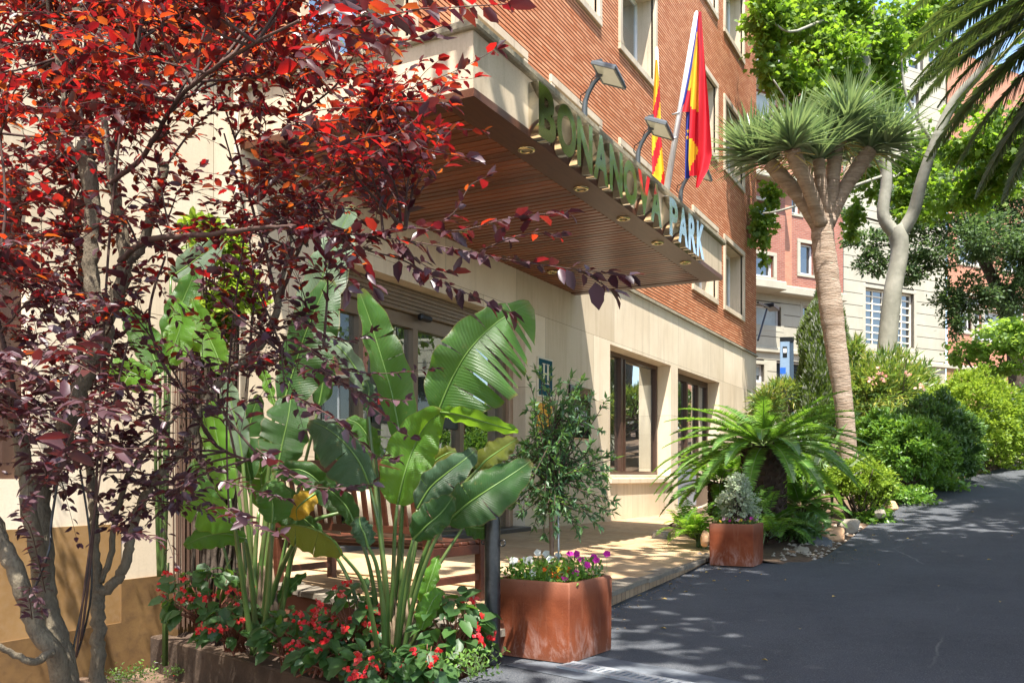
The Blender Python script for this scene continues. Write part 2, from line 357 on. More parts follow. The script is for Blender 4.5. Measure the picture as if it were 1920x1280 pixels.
def patio():
    b = MB(); 
    # top sheet as grid clipped to polygon rows in y
    ys = list(np.arange(4.62, 18.91, .25)); nx = 14
    def lo(y): return -6.0
    def hi(y):
        if y <= 10.6: return float(np.interp(y, [4.62, 10.6], [-2.62, -2.9]))
        return float(np.interp(y, [10.6, 11.6, 14.9, 18.9], [-2.9, -3.3, -4.9, -5.7]))
    def lo2(y): return max(-6.0, float(np.interp(y, [4.62, 5.15, 5.6], [-2.66, -4.5, -6.0])))
    for y in ys:
        a, c = lo2(y), hi(y)
        for k in range(nx): x = a+(c-a)*k/(nx-1.0); b.v.append((x, y, pat_z(x)))
    for j in range(len(ys)-1):
        for k in range(nx-1): b.f.append((j*nx+k, j*nx+k+1, (j+1)*nx+k+1, (j+1)*nx+k))
    o = b.build('patio', M_flag, smooth=True); tag(o, kind='structure')
    # coping and riser
    e = MB(); r_ = MB(); r2 = MB(); line = [(-6.0, 5.58), (-4.5, 5.13), (-2.60, 4.58), (-2.74, 7.3), (-2.88, 10.6), (-3.25, 11.6)]
    rg = random.Random(3)
    for (x0, y0), (x1, y1) in zip(line[:-1], line[1:]):
        L = math.hypot(x1-x0, y1-y0); dx, dy = (x1-x0)/L, (y1-y0)/L; nx_, ny_ = dy, -dx
        s = 0
        while s < L-.02:
            w_ = min(rg.uniform(.28, .5), L-s); a = Vector((x0+dx*(s+.004), y0+dy*(s+.004), 0)); c_ = Vector((x0+dx*(s+w_-.004), y0+dy*(s+w_-.004), 0)); k = rg.uniform(.025, .05)
            z1 = pat_z(a.x)+.004+rg.uniform(-.002, .003); 
            p = [a-Vector((nx_, ny_, 0))*.16, c_-Vector((nx_, ny_, 0))*.16, c_+Vector((nx_, ny_, 0))*k, a+Vector((nx_, ny_, 0))*k]
            e.add([(q.x, q.y, z1-.045) for q in p]+[(q.x, q.y, z1+(0 if i < 2 else -.006)) for i, q in enumerate(p)], [(0,3,2,1),(4,5,6,7),(0,1,5,4),(1,2,6,5),(2,3,7,6),(3,0,4,7)])
            s += w_
        for h0, h1 in ((-.75, -.045),):
            (r2 if x1 < -2.5 and y0 > y1 else r_).add([(x0, y0, h0), (x1, y1, h0), (x1, y1, h1+pat_z(x1)), (x0, y0, h1+pat_z(x0))], [(0, 1, 2, 3)])
    tag(e.build('patio_coping', mat_noise('coping', (.13, .11, .085), (.26, .22, .165), 5, .85, .5, .008, (.10, .09, .08), 30)), kind='structure')
    tag(r_.build('patio_riser', M_edgebrick), kind='structure'); tag(r2.build('patio_riser', mat_noise('terracotta_render', (.15, .055, .032), (.22, .09, .055), 3, .8, .3, .005, (.18, .08, .05), 14)), kind='structure')
patio()
# ================================================================== THE HOTEL (local x runs along the front, local y into the building)
HX = -6.0
def mat_stone(name, c1, c2, stain=(.30, .24, .17), joint=True, jw=1.9, jh=1.12, z0=.0, sv=.6, vs_=(3.2, 3.2, .3)):
    m, n, b = newmat(name); v = coords(n); big = noise(n, v, .8, 5, .6); vert = noise(n, coords(n, 'Object', vs_), 1.6, 6, .7); fine = noise(n, v, 45, 5, .7)
    col = ramp(n, big, [(.3, c1), (.7, c2)]).outputs[0]
    col = mix(n, ramp(n, vert, [(.5, (0, 0, 0)), (.78, (sv,)*3)]).outputs[0], col, stain)
    col = mix(n, ramp(n, fine, [(.45, (0, 0, 0)), (.8, (.35, .35, .35))]).outputs[0], col, tuple(x*.72 for x in c1))
    if joint:
        t = n.nodes.new('ShaderNodeTexCoord'); s_ = n.nodes.new('ShaderNodeSeparateXYZ'); c = n.nodes.new('ShaderNodeCombineXYZ'); n.links.new(t.outputs['Object'], s_.inputs[0])
        n.links.new(s_.outputs['X'], c.inputs[0]); n.links.new(s_.outputs['Z'], c.inputs[1])
        br = N(n, 'TexBrick', Scale=1.0); n.links.new(c.outputs[0], br.inputs['Vector'])
        br.inputs['Color1'].default_value = (1, 1, 1, 1); br.inputs['Color2'].default_value = (.76, .74, .70, 1); br.inputs['Mortar'].default_value = (.28, .24, .19, 1)
        br.inputs['Brick Width'].default_value = jw; br.inputs['Row Height'].default_value = jh; br.inputs['Mortar Size'].default_value = .003; br.inputs['Bias'].default_value = 0
        col = mix(n, 1.0, col, br.outputs['Color'], 'MULTIPLY')
    n.links.new(col, b.inputs['Base Color']); b.inputs['Roughness'].default_value = .75; bump(n, b, fine, .25, .003); return m
M_lime = mat_stone('limestone', (.66, .54, .385), (.80, .69, .53), (.40, .30, .19), sv=.6)
M_fascia = mat_stone('fascia_stone', (.46, .365, .25), (.62, .51, .37), (.27, .20, .14), False, sv=.85)
M_ledge = mat_noise('weathered_ledge', (.22, .19, .13), (.36, .31, .22), 5, .95, .8, .01, (.09, .085, .055), 25)
M_brick = mat_brick('facing_brick', (.46, .155, .062), (.66, .31, .16), (.26, .10, .05), .26, .065, 4.52, .0035, (.36, .15, .08), cvar=.45)
M_mortar = mat_noise('deep_joint', (.05, .028, .018), (.09, .05, .03), 4, .95, .3)
M_frame = mat_plain('brown_frame', (.075, .04, .028), .35, .2)
M_alu = mat_plain('bronze_aluminium', (.20, .15, .10), .4, .4)
M_white = mat_plain('white_paint', (.72, .72, .70), .5)
M_dark = mat_plain('dark_metal', (.02, .022, .025), .4, .5)
M_inside = mat_plain('interior', (.03, .025, .02), .8)
M_curtain = mat_plain('net_curtain', (.62, .6, .52), .9)
M_blind = mat_plain('roller_blind', (.50, .44, .33), .7)
def mat_glass(name, tint=(.02, .025, .025), refl=.35, trans=.6, rough=.0):
    """pane: coated mirror reflection over a partly see-through tinted sheet"""
    m, n, b = newmat(name); gl = N(n, 'BsdfGlossy', Roughness=rough); gl.inputs[0].default_value = (.9, .95, .95, 1); tr = N(n, 'BsdfTransparent'); tr.inputs[0].default_value = (.75, .8, .78, 1)
    b.inputs['Base Color'].default_value = (*tint, 1); b.inputs['Roughness'].default_value = .1
    x1 = N(n, 'MixShader'); x1.inputs[0].default_value = trans; n.links.new(b.outputs[0], x1.inputs[1]); n.links.new(tr.outputs[0], x1.inputs[2])
    fr = N(n, 'LayerWeight', Blend=.35); mr = n.nodes.new('ShaderNodeMapRange'); mr.inputs['To Min'].default_value = refl; mr.inputs['To Max'].default_value = min(1, refl+.5); n.links.new(fr.outputs['Fresnel'], mr.inputs[0])
    x2 = N(n, 'MixShader'); n.links.new(mr.outputs[0], x2.inputs[0]); n.links.new(x1.outputs[0], x2.inputs[1]); n.links.new(gl.outputs[0], x2.inputs[2])
    n.links.new(x2.outputs[0], n.nodes['Material Output'].inputs[0]); return m
M_glass = mat_glass('door_glass', refl=.30, trans=.65)
M_glass2 = mat_glass('upper_glass', (.05, .06, .065), .35, .25)
hotel = thing('hotel_building', 'tall orange brick hotel over a cream limestone ground floor with a wood lined entrance canopy', 'building', (HX, 0, 0), R(90))
ROWS = [(5.33, 7.0), (8.88, 10.58), (12.42, 14.12)]
COLS = [(6.9, 8.7), (9.75, 11.55), (12.6, 14.4), (15.52, 17.35), (17.85, 19.3), (20.1, 22.0), (22.85, 24.75)]
UW = [(a, b, c, d) for (a, b) in COLS for (c, d) in ROWS]
UW = [w_ for w_ in UW if not (w_[0] == 17.85)]
X0, X1 = -9.0, 26.4
b = MB(); b.courses(X0, X1, 4.52, 17.5, .065, .019, [(a-.12, c+.12, d-.12, e+.12) for a, c, d, e in UW], -.004, .016); b.build('brick_wall', M_brick, hotel)
b = MB(); b.wall(X0, X1, 4.5, 17.5, UW, .012, .4); b.add([(X1, .012, 4.5), (X1, 14, 4.5), (X1, 14, 17.5), (X1, .012, 17.5)], [(0, 1, 2, 3)]); b.build('brick_backing', M_mortar, hotel)
b = MB(); b.courses(-14, -0.02, 4.52, 17.5, .065, .015, [], -.004, .016)
o = b.build('brick_side_wall', M_brick, hotel); o.location = (X1, 0, 0); o.rotation_euler = (0, 0, R(-90)); o.scale = (1, 1, 1)
o.rotation_euler = (0, 0, R(90)); o.location = (X1+.004, 14, 0)
GW = [(2.2, 4.0, .9, 3.0), (7.03, 11.68, .14, 3.2), (15.0, 18.48, .94, 3.3), (18.96, 22.37, .2, 3.3)]
b = MB(); b.wall(X0, X1, -.9, 4.42, GW, 0, .36); b.add([(X1, 0, -.9), (X1, 14, -.9), (X1, 14, 4.42), (X1, 0, 4.42)], [(0, 1, 2, 3)]); b.build('stone_wall', M_lime, hotel)
# sloping string course under the brick
b = MB(); b.add([(X0, -.045, 4.42), (X1+.045, -.045, 4.42), (X1+.045, -.045, 4.47), (X0, -.045, 4.47), (X0, .02, 4.515), (X1+.045, .02, 4.515), (X0, .02, 4.42), (X1+.045, .02, 4.42)], [(0,1,2,3),(3,2,5,4),(0,6,7,1),(1,7,5,2)]); b.build('string_course', M_ledge, hotel)
# window surrounds, sills, sashes
for i, (a, c, d, e) in enumerate(UW):
    s = MB(); t = .13; pr = -.05
    s.rbox(a-t, pr, d-t, c+t, .05, d, .008); s.rbox(a-t, pr, e, c+t, .05, e+t, .008); s.rbox(a-t, pr+.003, d+.001, a, .05, e-.001, .008); s.rbox(c, pr+.003, d+.001, c+t, .05, e-.001, .008)
    s.box(a-.001, .05, d, a+.012, .42, e); s.box(c-.012, .05, d, c+.001, .42, e); s.box(a+.013, .05, e-.012, c-.013, .42, e); s.box(a+.013, .05, d, c-.013, .42, d+.012)
    W_ = s.build('window', M_fascia, hotel)
    f = MB(); m_ = (a+c)/2; y = .34
    for (x, z, x2, z2) in ((a+.013, d+.013, c-.013, d+.08), (a+.013, e-.08, c-.013, e-.013), (a+.013, d+.081, a+.07, e-.081), (c-.07, d+.081, c-.013, e-.081), (m_-.035, d+.081, m_+.035, e-.081)): f.box(x, y, z, x2, y+.05, z2)
    f.build('frame', M_white, W_)
    g = MB(); g.add([(a+.02, y+.03, d+.05), (c-.02, y+.03, d+.05), (c-.02, y+.03, e-.05), (a+.02, y+.03, e-.05)], [(0, 1, 2, 3)]); g.build('pane', M_glass2, W_)
    g = MB(); hb = e-.05-(0.35 if i % 3 else .9)*(e-d)
    z = hb
    while z < e-.06: g.box(a+.03, y+.09, z, c-.03, y+.1, min(z+.05, e-.05)); z += .056
    g.build('shutter', M_blind if i % 2 else M_curtain, W_)
    bk = MB(); bk.box(a-.3, .9, d-.3, c+.3, .95, e+.3); bk.build('room', M_inside, W_)
# weathered plinth on the left
M_och = mat_noise('damp_plinth', (.12, .062, .02), (.21, .12, .042), 2, .9, .5, .006, (.07, .038, .018), 12)
M_och2 = mat_noise('ochre_render', (.22, .12, .04), (.33, .195, .075), 2.5, .9, .3, .004, (.3, .19, .1), 20)
b = MB(); b.add([(4.74, -.02, -.9), (5.6, -.02, -.9), (5.6, -.02, .11), (4.74, -.02, .11), (X0, -.02, -.9), (4.74, -.02, -.22), (X0, -.02, -.22), (4.74, 0, .11), (5.6, 0, .11), (X0, 0, -.22), (4.74, 0, -.22)], [(0,1,2,3), (4,0,5,6), (3,2,8,7), (6,5,10,9), (0,3,7,10)]); b.build('plinth', M_och, hotel)
b = MB(); b.box(X0, -.008, -.22, 4.745, 0.0, .55); b.build('render_band', M_och2, hotel)
# ------------------------------------------------------------------ ground floor openings
def opening(name, a, c, d, e, yy, mull, mat_f, head=.12, jamb=.09, foot=.1, glass=None, dep=.1):
    f = MB(); f.box(a, yy, e-head, c, yy+dep, e); f.box(a, yy, d, c, yy+dep, d+foot); f.box(a, yy+.002, d+foot+.001, a+jamb, yy+dep, e-head-.001); f.box(c-jamb, yy+.002, d+foot+.001, c, yy+dep, e-head-.001)
    for mx, mw in mull: f.box(mx-mw/2, yy-.01, d+foot+.001, mx+mw/2, yy+dep-.01, e-head-.001)
    o = f.build(name, mat_f, hotel)
    xs = [a+jamb]+[m_[0] for m_ in mull]+[c-jamb]
    for k in range(len(xs)-1):
        g = MB(); g.add([(xs[k]+.01, yy+dep*.6, d+foot-.01), (xs[k+1]-.01, yy+dep*.6, d+foot-.01), (xs[k+1]-.01, yy+dep*.6, e-head+.01), (xs[k]+.01, yy+dep*.6, e-head+.01)], [(0, 1, 2, 3)]); g.build('pane', glass or M_glass, o)
    return o
M_glassw = mat_glass('window_glass', refl=.42, trans=.55)
win = opening('window', 15.0, 18.48, .97, 3.3, .3, [(16.35, .12), (16.52, .06)], M_frame, .08, .1, .07, M_glassw)
s = MB(); s.rbox(14.95, -.05, .80, 18.53, .2, .9, .01); s.rbox(15.0, .02, .9, 18.48, .36, .965, .006); s.build('sill', M_lime, win)
bl = MB(); bl.box(15.1, .7, .9, 18.4, .72, 3.3); bl.build('roller_blind', M_blind, win)
fx = opening('glazed_door', 18.96, 22.37, .2, 3.3, .3, [(20.6, .1), (21.5, .08)], M_frame, .14, .1, .5, M_glassw)
fp = MB(); fp.box(19.1, .28, .25, 21.3, .3, 1.18); fp.build('kick_panel', mat_plain('grey_blue_panel', (.22, .25, .30), .5), fx)
cu = MB(); 
for k in range(30): x = 19.0+k*.11; cu.add([(x, .62+.03*(k % 2), .3), (x+.11, .62+.03*((k+1) % 2), .3), (x+.11, .62+.03*((k+1) % 2), 3.2), (x, .62+.03*(k % 2), 3.2)], [(0, 1, 2, 3)])
cu.build('curtain', mat_plain('pale_green_curtain', (.5, .62, .55), .9), fx)
lw = opening('window', 2.2, 4.0, .9, 3.0, .1, [(3.2, .06)], M_frame, .1, .14, .1)
# automatic entrance
en = opening('entrance_door', 7.03, 11.55, .14, 2.9, .26, [(8.11, .08), (9.2, .10), (10.3, .10)], M_alu, .16, .10, .08)
sh = MB(); 
for k in range(6): sh.rbox(7.04, .20+.004*(k % 2), 2.905+k*.048, 11.56, .36, 2.95+k*.048, .006)
sh.build('shutter_box', M_alu, en)
sh = MB(); sh.rbox(11.56, .2, .14, 11.675, .35, 3.19, .01); sh.build('jamb_panel', mat_plain('tan_jamb', (.33, .22, .14), .5), en)
se = MB(); se.rbox(9.15, .12, 2.84, 9.4, .2, 2.92, .02); se.build('motion_sensor', M_dark, en)
st_ = MB(); st_.rbox(7.03, -.1, .09, 11.68, .3, .2, .01); st_.build('threshold', mat_plain('dark_step', (.05, .05, .05), .4), en)
for cx in (8.66, 10.0):
    d_ = MB(); d_.box(cx-.28, .296, 1.55, cx+.28, .30, 2.0); dd = d_.build('door_notice', mat_plain('dark_notice', (.03, .04, .035), .4), en)
# interior room, floor, back wall with warm things in it
rm = MB(); rm.box(5.5, 4.2, .1, 24, 4.3, 4.3); rm.box(5.5, .5, .06, 24, 4.2, .13); rm.box(5.5, .5, 3.5, 24, 4.2, 3.6); rm.box(5.4, .45, .1, 5.5, 4.3, 4.3); rm.box(14.2, .45, .1, 14.3, 4.3, 4.3); rm.box(-2, 1.5, -.5, 5.3, 1.6, 4.0)
rm.build('lobby', M_inside, hotel)
# bracket arm with small lamp on the far corner
b = MB(); b.bar((X1, -.05, 6.0), (X1+1.9, -.05, 6.15), .05, .05); b.bar((X1, -.05, 4.9), (X1+1.2, -.05, 6.02), .05, .05); b.rbox(X1+1.45, -.2, 6.12, X1+2.3, .12, 6.24, .02); b.build('lamp_bracket', M_dark, hotel)
# downpipe
b = MB(); b.tube([(5.92, -.06, 4.4), (5.92, -.06, .2)], .035, 10); b.build('downpipe', mat_plain('pipe_paint', (.55, .47, .36), .6), hotel)
# ------------------------------------------------------------------ canopy
CX0, CX1, CD, CZ0, CZ1 = 6.06, 13.45, 2.427, 3.93, 4.42
M_sof = None
def mat_wood(name, c1, c2, rough=.4, sc=(1, 14, 14), spec=.45):
    m, n, b = newmat(name); v = coords(n, 'Object', sc); a = noise(n, v, 2.2, 7, .7, .8); big = noise(n, coords(n), 1.2, 3); g = n.nodes.new('ShaderNodeNewGeometry')
    col = ramp(n, a, [(.28, c1), (.72, c2)]).outputs[0]; rr = ramp(n, g.outputs['Random Per Island'], [(0, (.62, .62, .62)), (1, (1.25, 1.2, 1.15))]).outputs[0]
    col = mix(n, 1.0, col, rr, 'MULTIPLY'); n.links.new(col, b.inputs['Base Color']); b.inputs['Roughness'].default_value = rough; b.inputs['Specular IOR Level'].default_value = spec
    bump(n, b, a, .15, .002); return m
M_slat = mat_wood('canopy_wood', (.14, .036, .012), (.30, .088, .028), .3, (30, 1.2, 30), .5)
M_border = mat_wood('canopy_border', (.07, .025, .014), (.13, .052, .028), .4, (2, 14, 14))
b = MB(); b.box(CX0, -CD, CZ0+.03, CX1, -.001, CZ1); can = b.build('canopy', M_fascia, hotel)
b = MB(); b.rbox(CX0-.05, -CD-.06, CZ1, CX1+.05, -.046, CZ1+.075, .015); b.build('ledge', M_ledge, can)
b = MB(); e = .012; BW = .30
b.box(CX0-e, -CD-e, CZ0-.035, CX1+e, -CD+BW, CZ0+.03); b.box(CX0-e, -CD+BW+.001, CZ0-.035, CX0+.16, -.002, CZ0+.03); b.box(CX1-.16, -CD+BW+.001, CZ0-.035, CX1+e, -.002, CZ0+.03)
b.build('soffit_border', M_border, can)
b = MB(); x = CX0+.165
while x < CX1-.2: b.rbox(x, -CD+BW+.01, CZ0-.028, x+.092, -.003, CZ0-.002, .006); x += .114
b.build('soffit_slats', M_slat, can)
b = MB(); b.box(CX0+.17, -CD+BW+.01, CZ0+.0, CX1-.17, -.004, CZ0+.028); b.build('soffit_backing', M_dark, can)
M_brass = mat_plain('brass', (.75, .6, .32), .25, 1.0); M_bulb = mat_plain('spot_glass', (.35, .3, .2), .15)
for (x, y) in ((7.26, -2.28), (8.5, -2.28), (9.71, -2.28), (10.92, -2.28), (12.1, -2.28), (11.75, -.4), (9.3, -.4)):
    b = MB(); b.lathe([(.045, -.012), (.05, -.02), (.075, -.018), (.082, -.006), (.082, 0), (.04, 0.0)], 20, (x, y, CZ0-.035)); d_ = b.build('downlight', M_brass, can, True)
    b = MB(); b.lathe([(.001, .0), (.043, -.006)], 16, (x, y, CZ0-.037)); b.build('bulb', M_bulb, d_, True)
# ------------------------------------------------------------------ lettering
def text_mesh(s, size, depth, off=0., bold=0.):
    cu = bpy.data.curves.new('t', 'FONT'); cu.body = s; cu.size = size; cu.extrude = depth/2; cu.offset = off; cu.bevel_depth = bold; cu.resolution_u = 6
    o = bpy.data.objects.new('t', cu); C.objects.link(o); dg = bpy.context.evaluated_depsgraph_get(); dg.update()
    me = bpy.data.meshes.new_from_object(o.evaluated_get(dg)); C.objects.unlink(o); bpy.data.objects.remove(o); return me
def letter(name, ch, parent, mat, x0, x1, z0, z1, y, depth, off=0):
    me = text_mesh(ch, 1.0, 0.1, off); n_ = len(me.vertices); a = np.empty(n_*3); me.vertices.foreach_get('co', a); a = a.reshape(-1, 3); lo, hi = a.min(0), a.max(0)
    q = np.empty_like(a); q[:, 0] = x0+(a[:, 0]-lo[0])/(hi[0]-lo[0])*(x1-x0); q[:, 2] = z0+(a[:, 1]-lo[1])/(hi[1]-lo[1])*(z1-z0); q[:, 1] = y-(a[:, 2]-lo[2])/(hi[2]-lo[2])*depth
    me.vertices.foreach_set('co', q.ravel()); me.name = name; me.materials.clear(); me.materials.append(mat); me.update(); return link_mesh(name, me, parent)
M_mirror, n, bb = newmat('polished_steel'); bb.inputs['Metallic'].default_value = 1; bb.inputs['Roughness'].default_value = .10; bb.inputs['Base Color'].default_value = (.74, .70, .61, 1)
nz = noise(n, coords(n, 'Object'), 2.5, 2); bump(n, bb, nz, .16, .02)
sg = thing('hotel_sign', 'mirror polished steel letters reading BONANOVA PARK along the canopy front', 'sign', (HX+CD+.001, 7.0, 3.9), R(90))
S_ = 'BONANOVA PARK'; wd = {'B': .37, 'O': .44, 'N': .39, 'A': .42, 'V': .42, 'P': .35, 'R': .37, 'K': .38, ' ': .26}; tot = sum(wd[c] for c in S_); k = 5.18/tot; x = 0
for ch in S_:
    w_ = wd[ch]*k
    if ch != ' ': letter('letter', ch, sg, M_mirror, x+.012, x+w_-.012, 0, .475, 0, .10, .04)
    x += w_
# ------------------------------------------------------------------ wall signs
def sign_text(ch, parent, mat, x0, x1, z0, z1, y, d=.004, off=0): return letter('lettering', ch, parent, mat, x0, x1, z0, z1, y, d, off)
M_teal = mat_plain('teal_enamel', (.014, .075, .10), .7, 0, .1); M_cream = mat_plain('cream_enamel', (.70, .64, .50), .7, 0, .1); M_gold = mat_plain('gold_star', (.65, .42, .08), .4)
hs = thing('hotel_plaque', 'teal plaque with a white letter H and two gold stars beside the entrance', 'sign', (HX+.002, 12.03, 2.13), R(90))
b = MB(); b.rbox(0, -.03, 0, .52, 0, .60, .004); b.build('backing', M_cream, hs); b = MB(); b.box(.028, -.034, .028, .492, -.03, .572); b.build('panel', M_teal, hs)
b = MB()
for x in (.165, .30): b.box(x, -.04, .21, x+.05, -.035, .50); b.box(x-.025, -.041, .20, x+.075, -.035, .215); b.box(x-.025, -.041, .495, x+.075, -.035, .51)
b.box(.215, -.039, .345, .30, -.035, .37); b.build('letter', M_cream, hs)
for cx in (.205, .315):
    b = MB(); pts = [(cx+(.032 if k % 2 == 0 else .014)*math.sin(k*math.pi/5), -.039, .115+(.032 if k % 2 == 0 else .014)*math.cos(k*math.pi/5)) for k in range(10)]
    b.add([(cx, -.04, .115)]+pts, [(0, 1+(k+1) % 10, 1+k) for k in range(10)]); b.build('star', M_gold, hs)
ys = thing('information_plaque', 'small yellow plaque with a line of black print under the teal plaque', 'sign', (HX+.002, 12.03, 1.6), R(90))
b = MB(); b.rbox(0, -.02, 0, .52, 0, .44, .004); b.build('panel', mat_plain('yellow_enamel', (.75, .36, .02), .45), ys)
sign_text('competència', ys, M_dark, .16, .47, .345, .385, -.022, .003)
ms = thing('menu_board', 'black glass menu board on the wall beyond the teal plaque', 'sign', (HX+.002, 13.18, 1.55), R(90))
b = MB(); b.rbox(0, -.05, 0, .82, 0, .86, .01); b.build('panel', mat_plain('black_gloss', (.012, .014, .014), .06), ms)
M_chalk = mat_plain('chalk_white', (.6, .62, .6), .8)
sign_text('O', ms, M_chalk, .14, .3, .30, .52, -.052); sign_text('pen', ms, M_chalk, .33, .62, .34, .46, -.052); sign_text('menu', ms, M_chalk, .33, .7, .2, .29, -.052)
for cx in (8.66, 10.0):
    dn = thing('door_sticker', 'dark window sticker with red and white lettering on the %s entrance glass' % ('left' if cx < 9 else 'right'), 'sign', (HX-.29, cx-.22, 1.66), R(90))
    M_red = mat_plain('sticker_red', (.7, .03, .03), .4)
    b = MB(); b.box(-.04, -.006, -.1, .5, -.002, .32); b.build('panel', mat_plain('dark_sticker', (.03, .04, .035), .4), dn)
    sign_text('BONANOVA', dn, M_red, .03, .42, .1, .17, -.007, .003, .02); sign_text('Park', dn, M_chalk, .2, .36, .02, .08, -.007, .003)
# ================================================================== BUILDING ACROSS THE STREET
BO = Vector((-4.5, 45.2, 0)); BA = R(90-33.5); Bu = Vector((math.cos(BA), math.sin(BA), 0)); Bn = Vector((math.sin(BA), -math.cos(BA), 0))
def onB(px, py, off=0.):
    """photo pixel -> (along, z) on the far facade"""
    d = P(px, py, 1.0)-Vector((0, 0, CAMZ)); t = ((BO+Bn*off).dot(Bn))/(d.dot(Bn)); q = d*t+Vector((0, 0, CAMZ)); return ((q-BO).dot(Bu), q.z)
far = thing('apartment_building', 'red brick and pale stone apartment building across the street behind the trees', 'building', BO, BA)
M_fb = mat_brick('dark_red_brick', (.25, .075, .05), (.36, .13, .085), (.30, .20, .15), .25, .075, 0, .012, (.20, .08, .06))
M_fb2 = mat_brick('orange_brick', (.42, .17, .10), (.50, .22, .13), (.34, .2, .14), .25, .075, 0, .01, (.34, .15, .1))
M_fs = mat_stone('pale_stone', (.34, .315, .235), (.43, .40, .31), (.3, .27, .2), False, sv=.4)
M_fj = mat_noise('joint_shade', (.10, .09, .075), (.14, .12, .1), 4, .9)
M_fwin = mat_glass('far_window', (.02, .025, .03), .1, .0)
def R4(x0, y0, x1, y1, off=0.):
    a = onB(x0, (y0+y1)/2, off)[0]; c = onB(x1, (y0+y1)/2, off)[0]; xm = (x0+x1)/2; return (a, c, onB(xm, y1, off)[1], onB(xm, y0, off)[1])
uL = onB(1330, 600)[0]; uM = onB(1578, 600)[0]; uR = onB(1772, 600)[0]; zb = onB(1500, 545)[1]
UTOP = 22.0
# stone walls with real horizontal grooves
ws = {}
stone_holes = [R4(1622, 545, 1713, 652), R4(1660, 55, 1730, 125), R4(1660, 160, 1722, 225), R4(1740, 60, 1790, 130)]
left_holes = [R4(1408, 573, 1463, 615), R4(1505, 572, 1522, 650), R4(1455, 682, 1506, 760), R4(1395, 682, 1432, 715)]
b = MB(); b.courses(uM, uR, 1.0, UTOP, .56, .03, stone_holes, -.03, 0); b.courses(uL, uM-.01, 1.0, zb+.3, .5, .03, left_holes, -.03, 0); b.build('stone_wall', M_fs, far)
b = MB(); b.wall(uM, uR, 1.0, UTOP, stone_holes, 0, .4); b.wall(uL, uM, 1.0, zb+.3, left_holes, 0, .35); b.build('wall_backing', M_fj, far)
# brick part with a projecting bay
bay = 1.0; uB = onB(1472, 450, bay)[0]; bh = [R4(1395, 168, 1447, 216, bay), R4(1378, 475, 1450, 516, bay), R4(1395, 375, 1448, 412, bay), R4(1395, 20, 1450, 75, bay)]
b = MB(); b.wall(uL, uB, zb, 17.0, bh, -bay, .3, 0, 0); b.add([(uB, -bay, zb), (uB, -.35, zb), (uB, -.35, 17), (uB, -bay, 17), (uL, -bay, 17), (uL, 3, 17), (uB, 3, 17)], [(0, 1, 2, 3), (3, 6, 5, 4)]); b.build('brick_bay', M_fb, far)
bh2 = [R4(1500, 457, 1526, 515, .35), R4(1478, 350, 1500, 400, .35)+(), R4(1455, 60, 1480, 130, .35), R4(1500, 230, 1530, 290, .35)]
bh2 = [h for h in bh2 if h[0] > uB+.1]
b = MB(); b.wall(uB, uM-.3, zb, UTOP, bh2, -.35, .3); b.add([(uM-.3, -.35, zb), (uM-.3, 0, zb), (uM-.3, 0, UTOP), (uM-.3, -.35, UTOP)], [(0, 1, 2, 3)]); b.build('brick_wall', M_fb, far)
b = MB(); b.box(uB+.01, -.5, zb+.01, uB+.9, -.351, 16); b.build('brick_pier', M_fb2, far)  # stands for the bay's sunlit side, its light put into paler brick
b = MB(); 
b.rbox(uL, -bay-.06, zb-.35, uB+.06, .0, zb, .03); b.rbox(uB+.061, -.55, zb-.35, uM-.25, 0, zb, .03)
for zc in (onB(1440, 330, bay)[1], onB(1440, 145, bay)[1]): b.rbox(uL, -bay-.5, zc-.25, uB+.35, -bay+.1, zc, .04); b.rbox(uB+.36, -.75, zc-.25, uB+1.0, -.3, zc, .04)
b.rbox(uL, -bay-.2, 17, uB+.2, .3, 17.3, .03)
zc = onB(1660, 676)[1]; b.rbox(uL, -.14, zc-.12, onB(2300, 676)[0], .0, zc+.1, .03); b.build('cornice', M_fs, far)
# windows
def fwin(h, off, nx, nz, mt=None, fm=None, fr=.09, bar=.05, blind=0):
    a, c, d, e = h[:4]; y = -off+.2; s = MB(); s.rbox(a-.18, -off-.04, d-.12, c+.18, -off+.05, d, .01); s.rbox(a-.18, -off-.04, e, c+.18, -off+.05, e+.15, .01); s.rbox(a-.18, -off-.04, d, a, -off+.05, e, .01); s.rbox(c, -off-.04, d, c+.18, -off+.05, e, .01)
    w_ = s.build('window', M_fs, far); f = MB(); f.box(a, y-.05, d, a+fr, y, e); f.box(c-fr, y-.05, d, c, y, e); f.box(a+fr, y-.05, d, c-fr, y, d+fr); f.box(a+fr, y-.05, e-fr, c-fr, y, e)
    for k in range(1, nx): x = a+(c-a)*k/nx; f.box(x-bar/2, y-.045, d+fr, x+bar/2, y-.002, e-fr)
    for k in range(1, nz): z = d+(e-d)*k/nz; f.box(a+fr, y-.04, z-bar/2, c-fr, y-.004, z+bar/2)
    f.build('frame', fm or M_white, w_); g = MB(); g.box(a, y, d, c, y+.02, e); g.build('pane', mt or M_fwin, w_)
    if blind: g = MB(); g.box(a+.05, y-.03, e-(e-d)*blind, c-.05, y-.01, e-.02); g.build('blind', M_bl2, w_)
M_bl2 = mat_plain('grey_blind', (.42, .46, .44), .7); M_brw = mat_plain('brown_wood', (.16, .07, .04), .5)
fwin(stone_holes[0], 0, 5, 8, None, M_cream, .1, .065); fwin(stone_holes[1], 0, 3, 3, None, None, .1, .08); fwin(stone_holes[2], 0, 3, 3, None, None, .1, .08); fwin(stone_holes[3], 0, 3, 3)
fwin(left_holes[0], 0, 1, 1, blind=.95); fwin(left_holes[1], 0, 1, 2); fwin(left_holes[3], 0, 1, 1, blind=.6)
a, c, d, e = left_holes[2]; g = MB(); z = d
while z < e: g.box(a, .15, z, c, .2, z+.05); z += .08
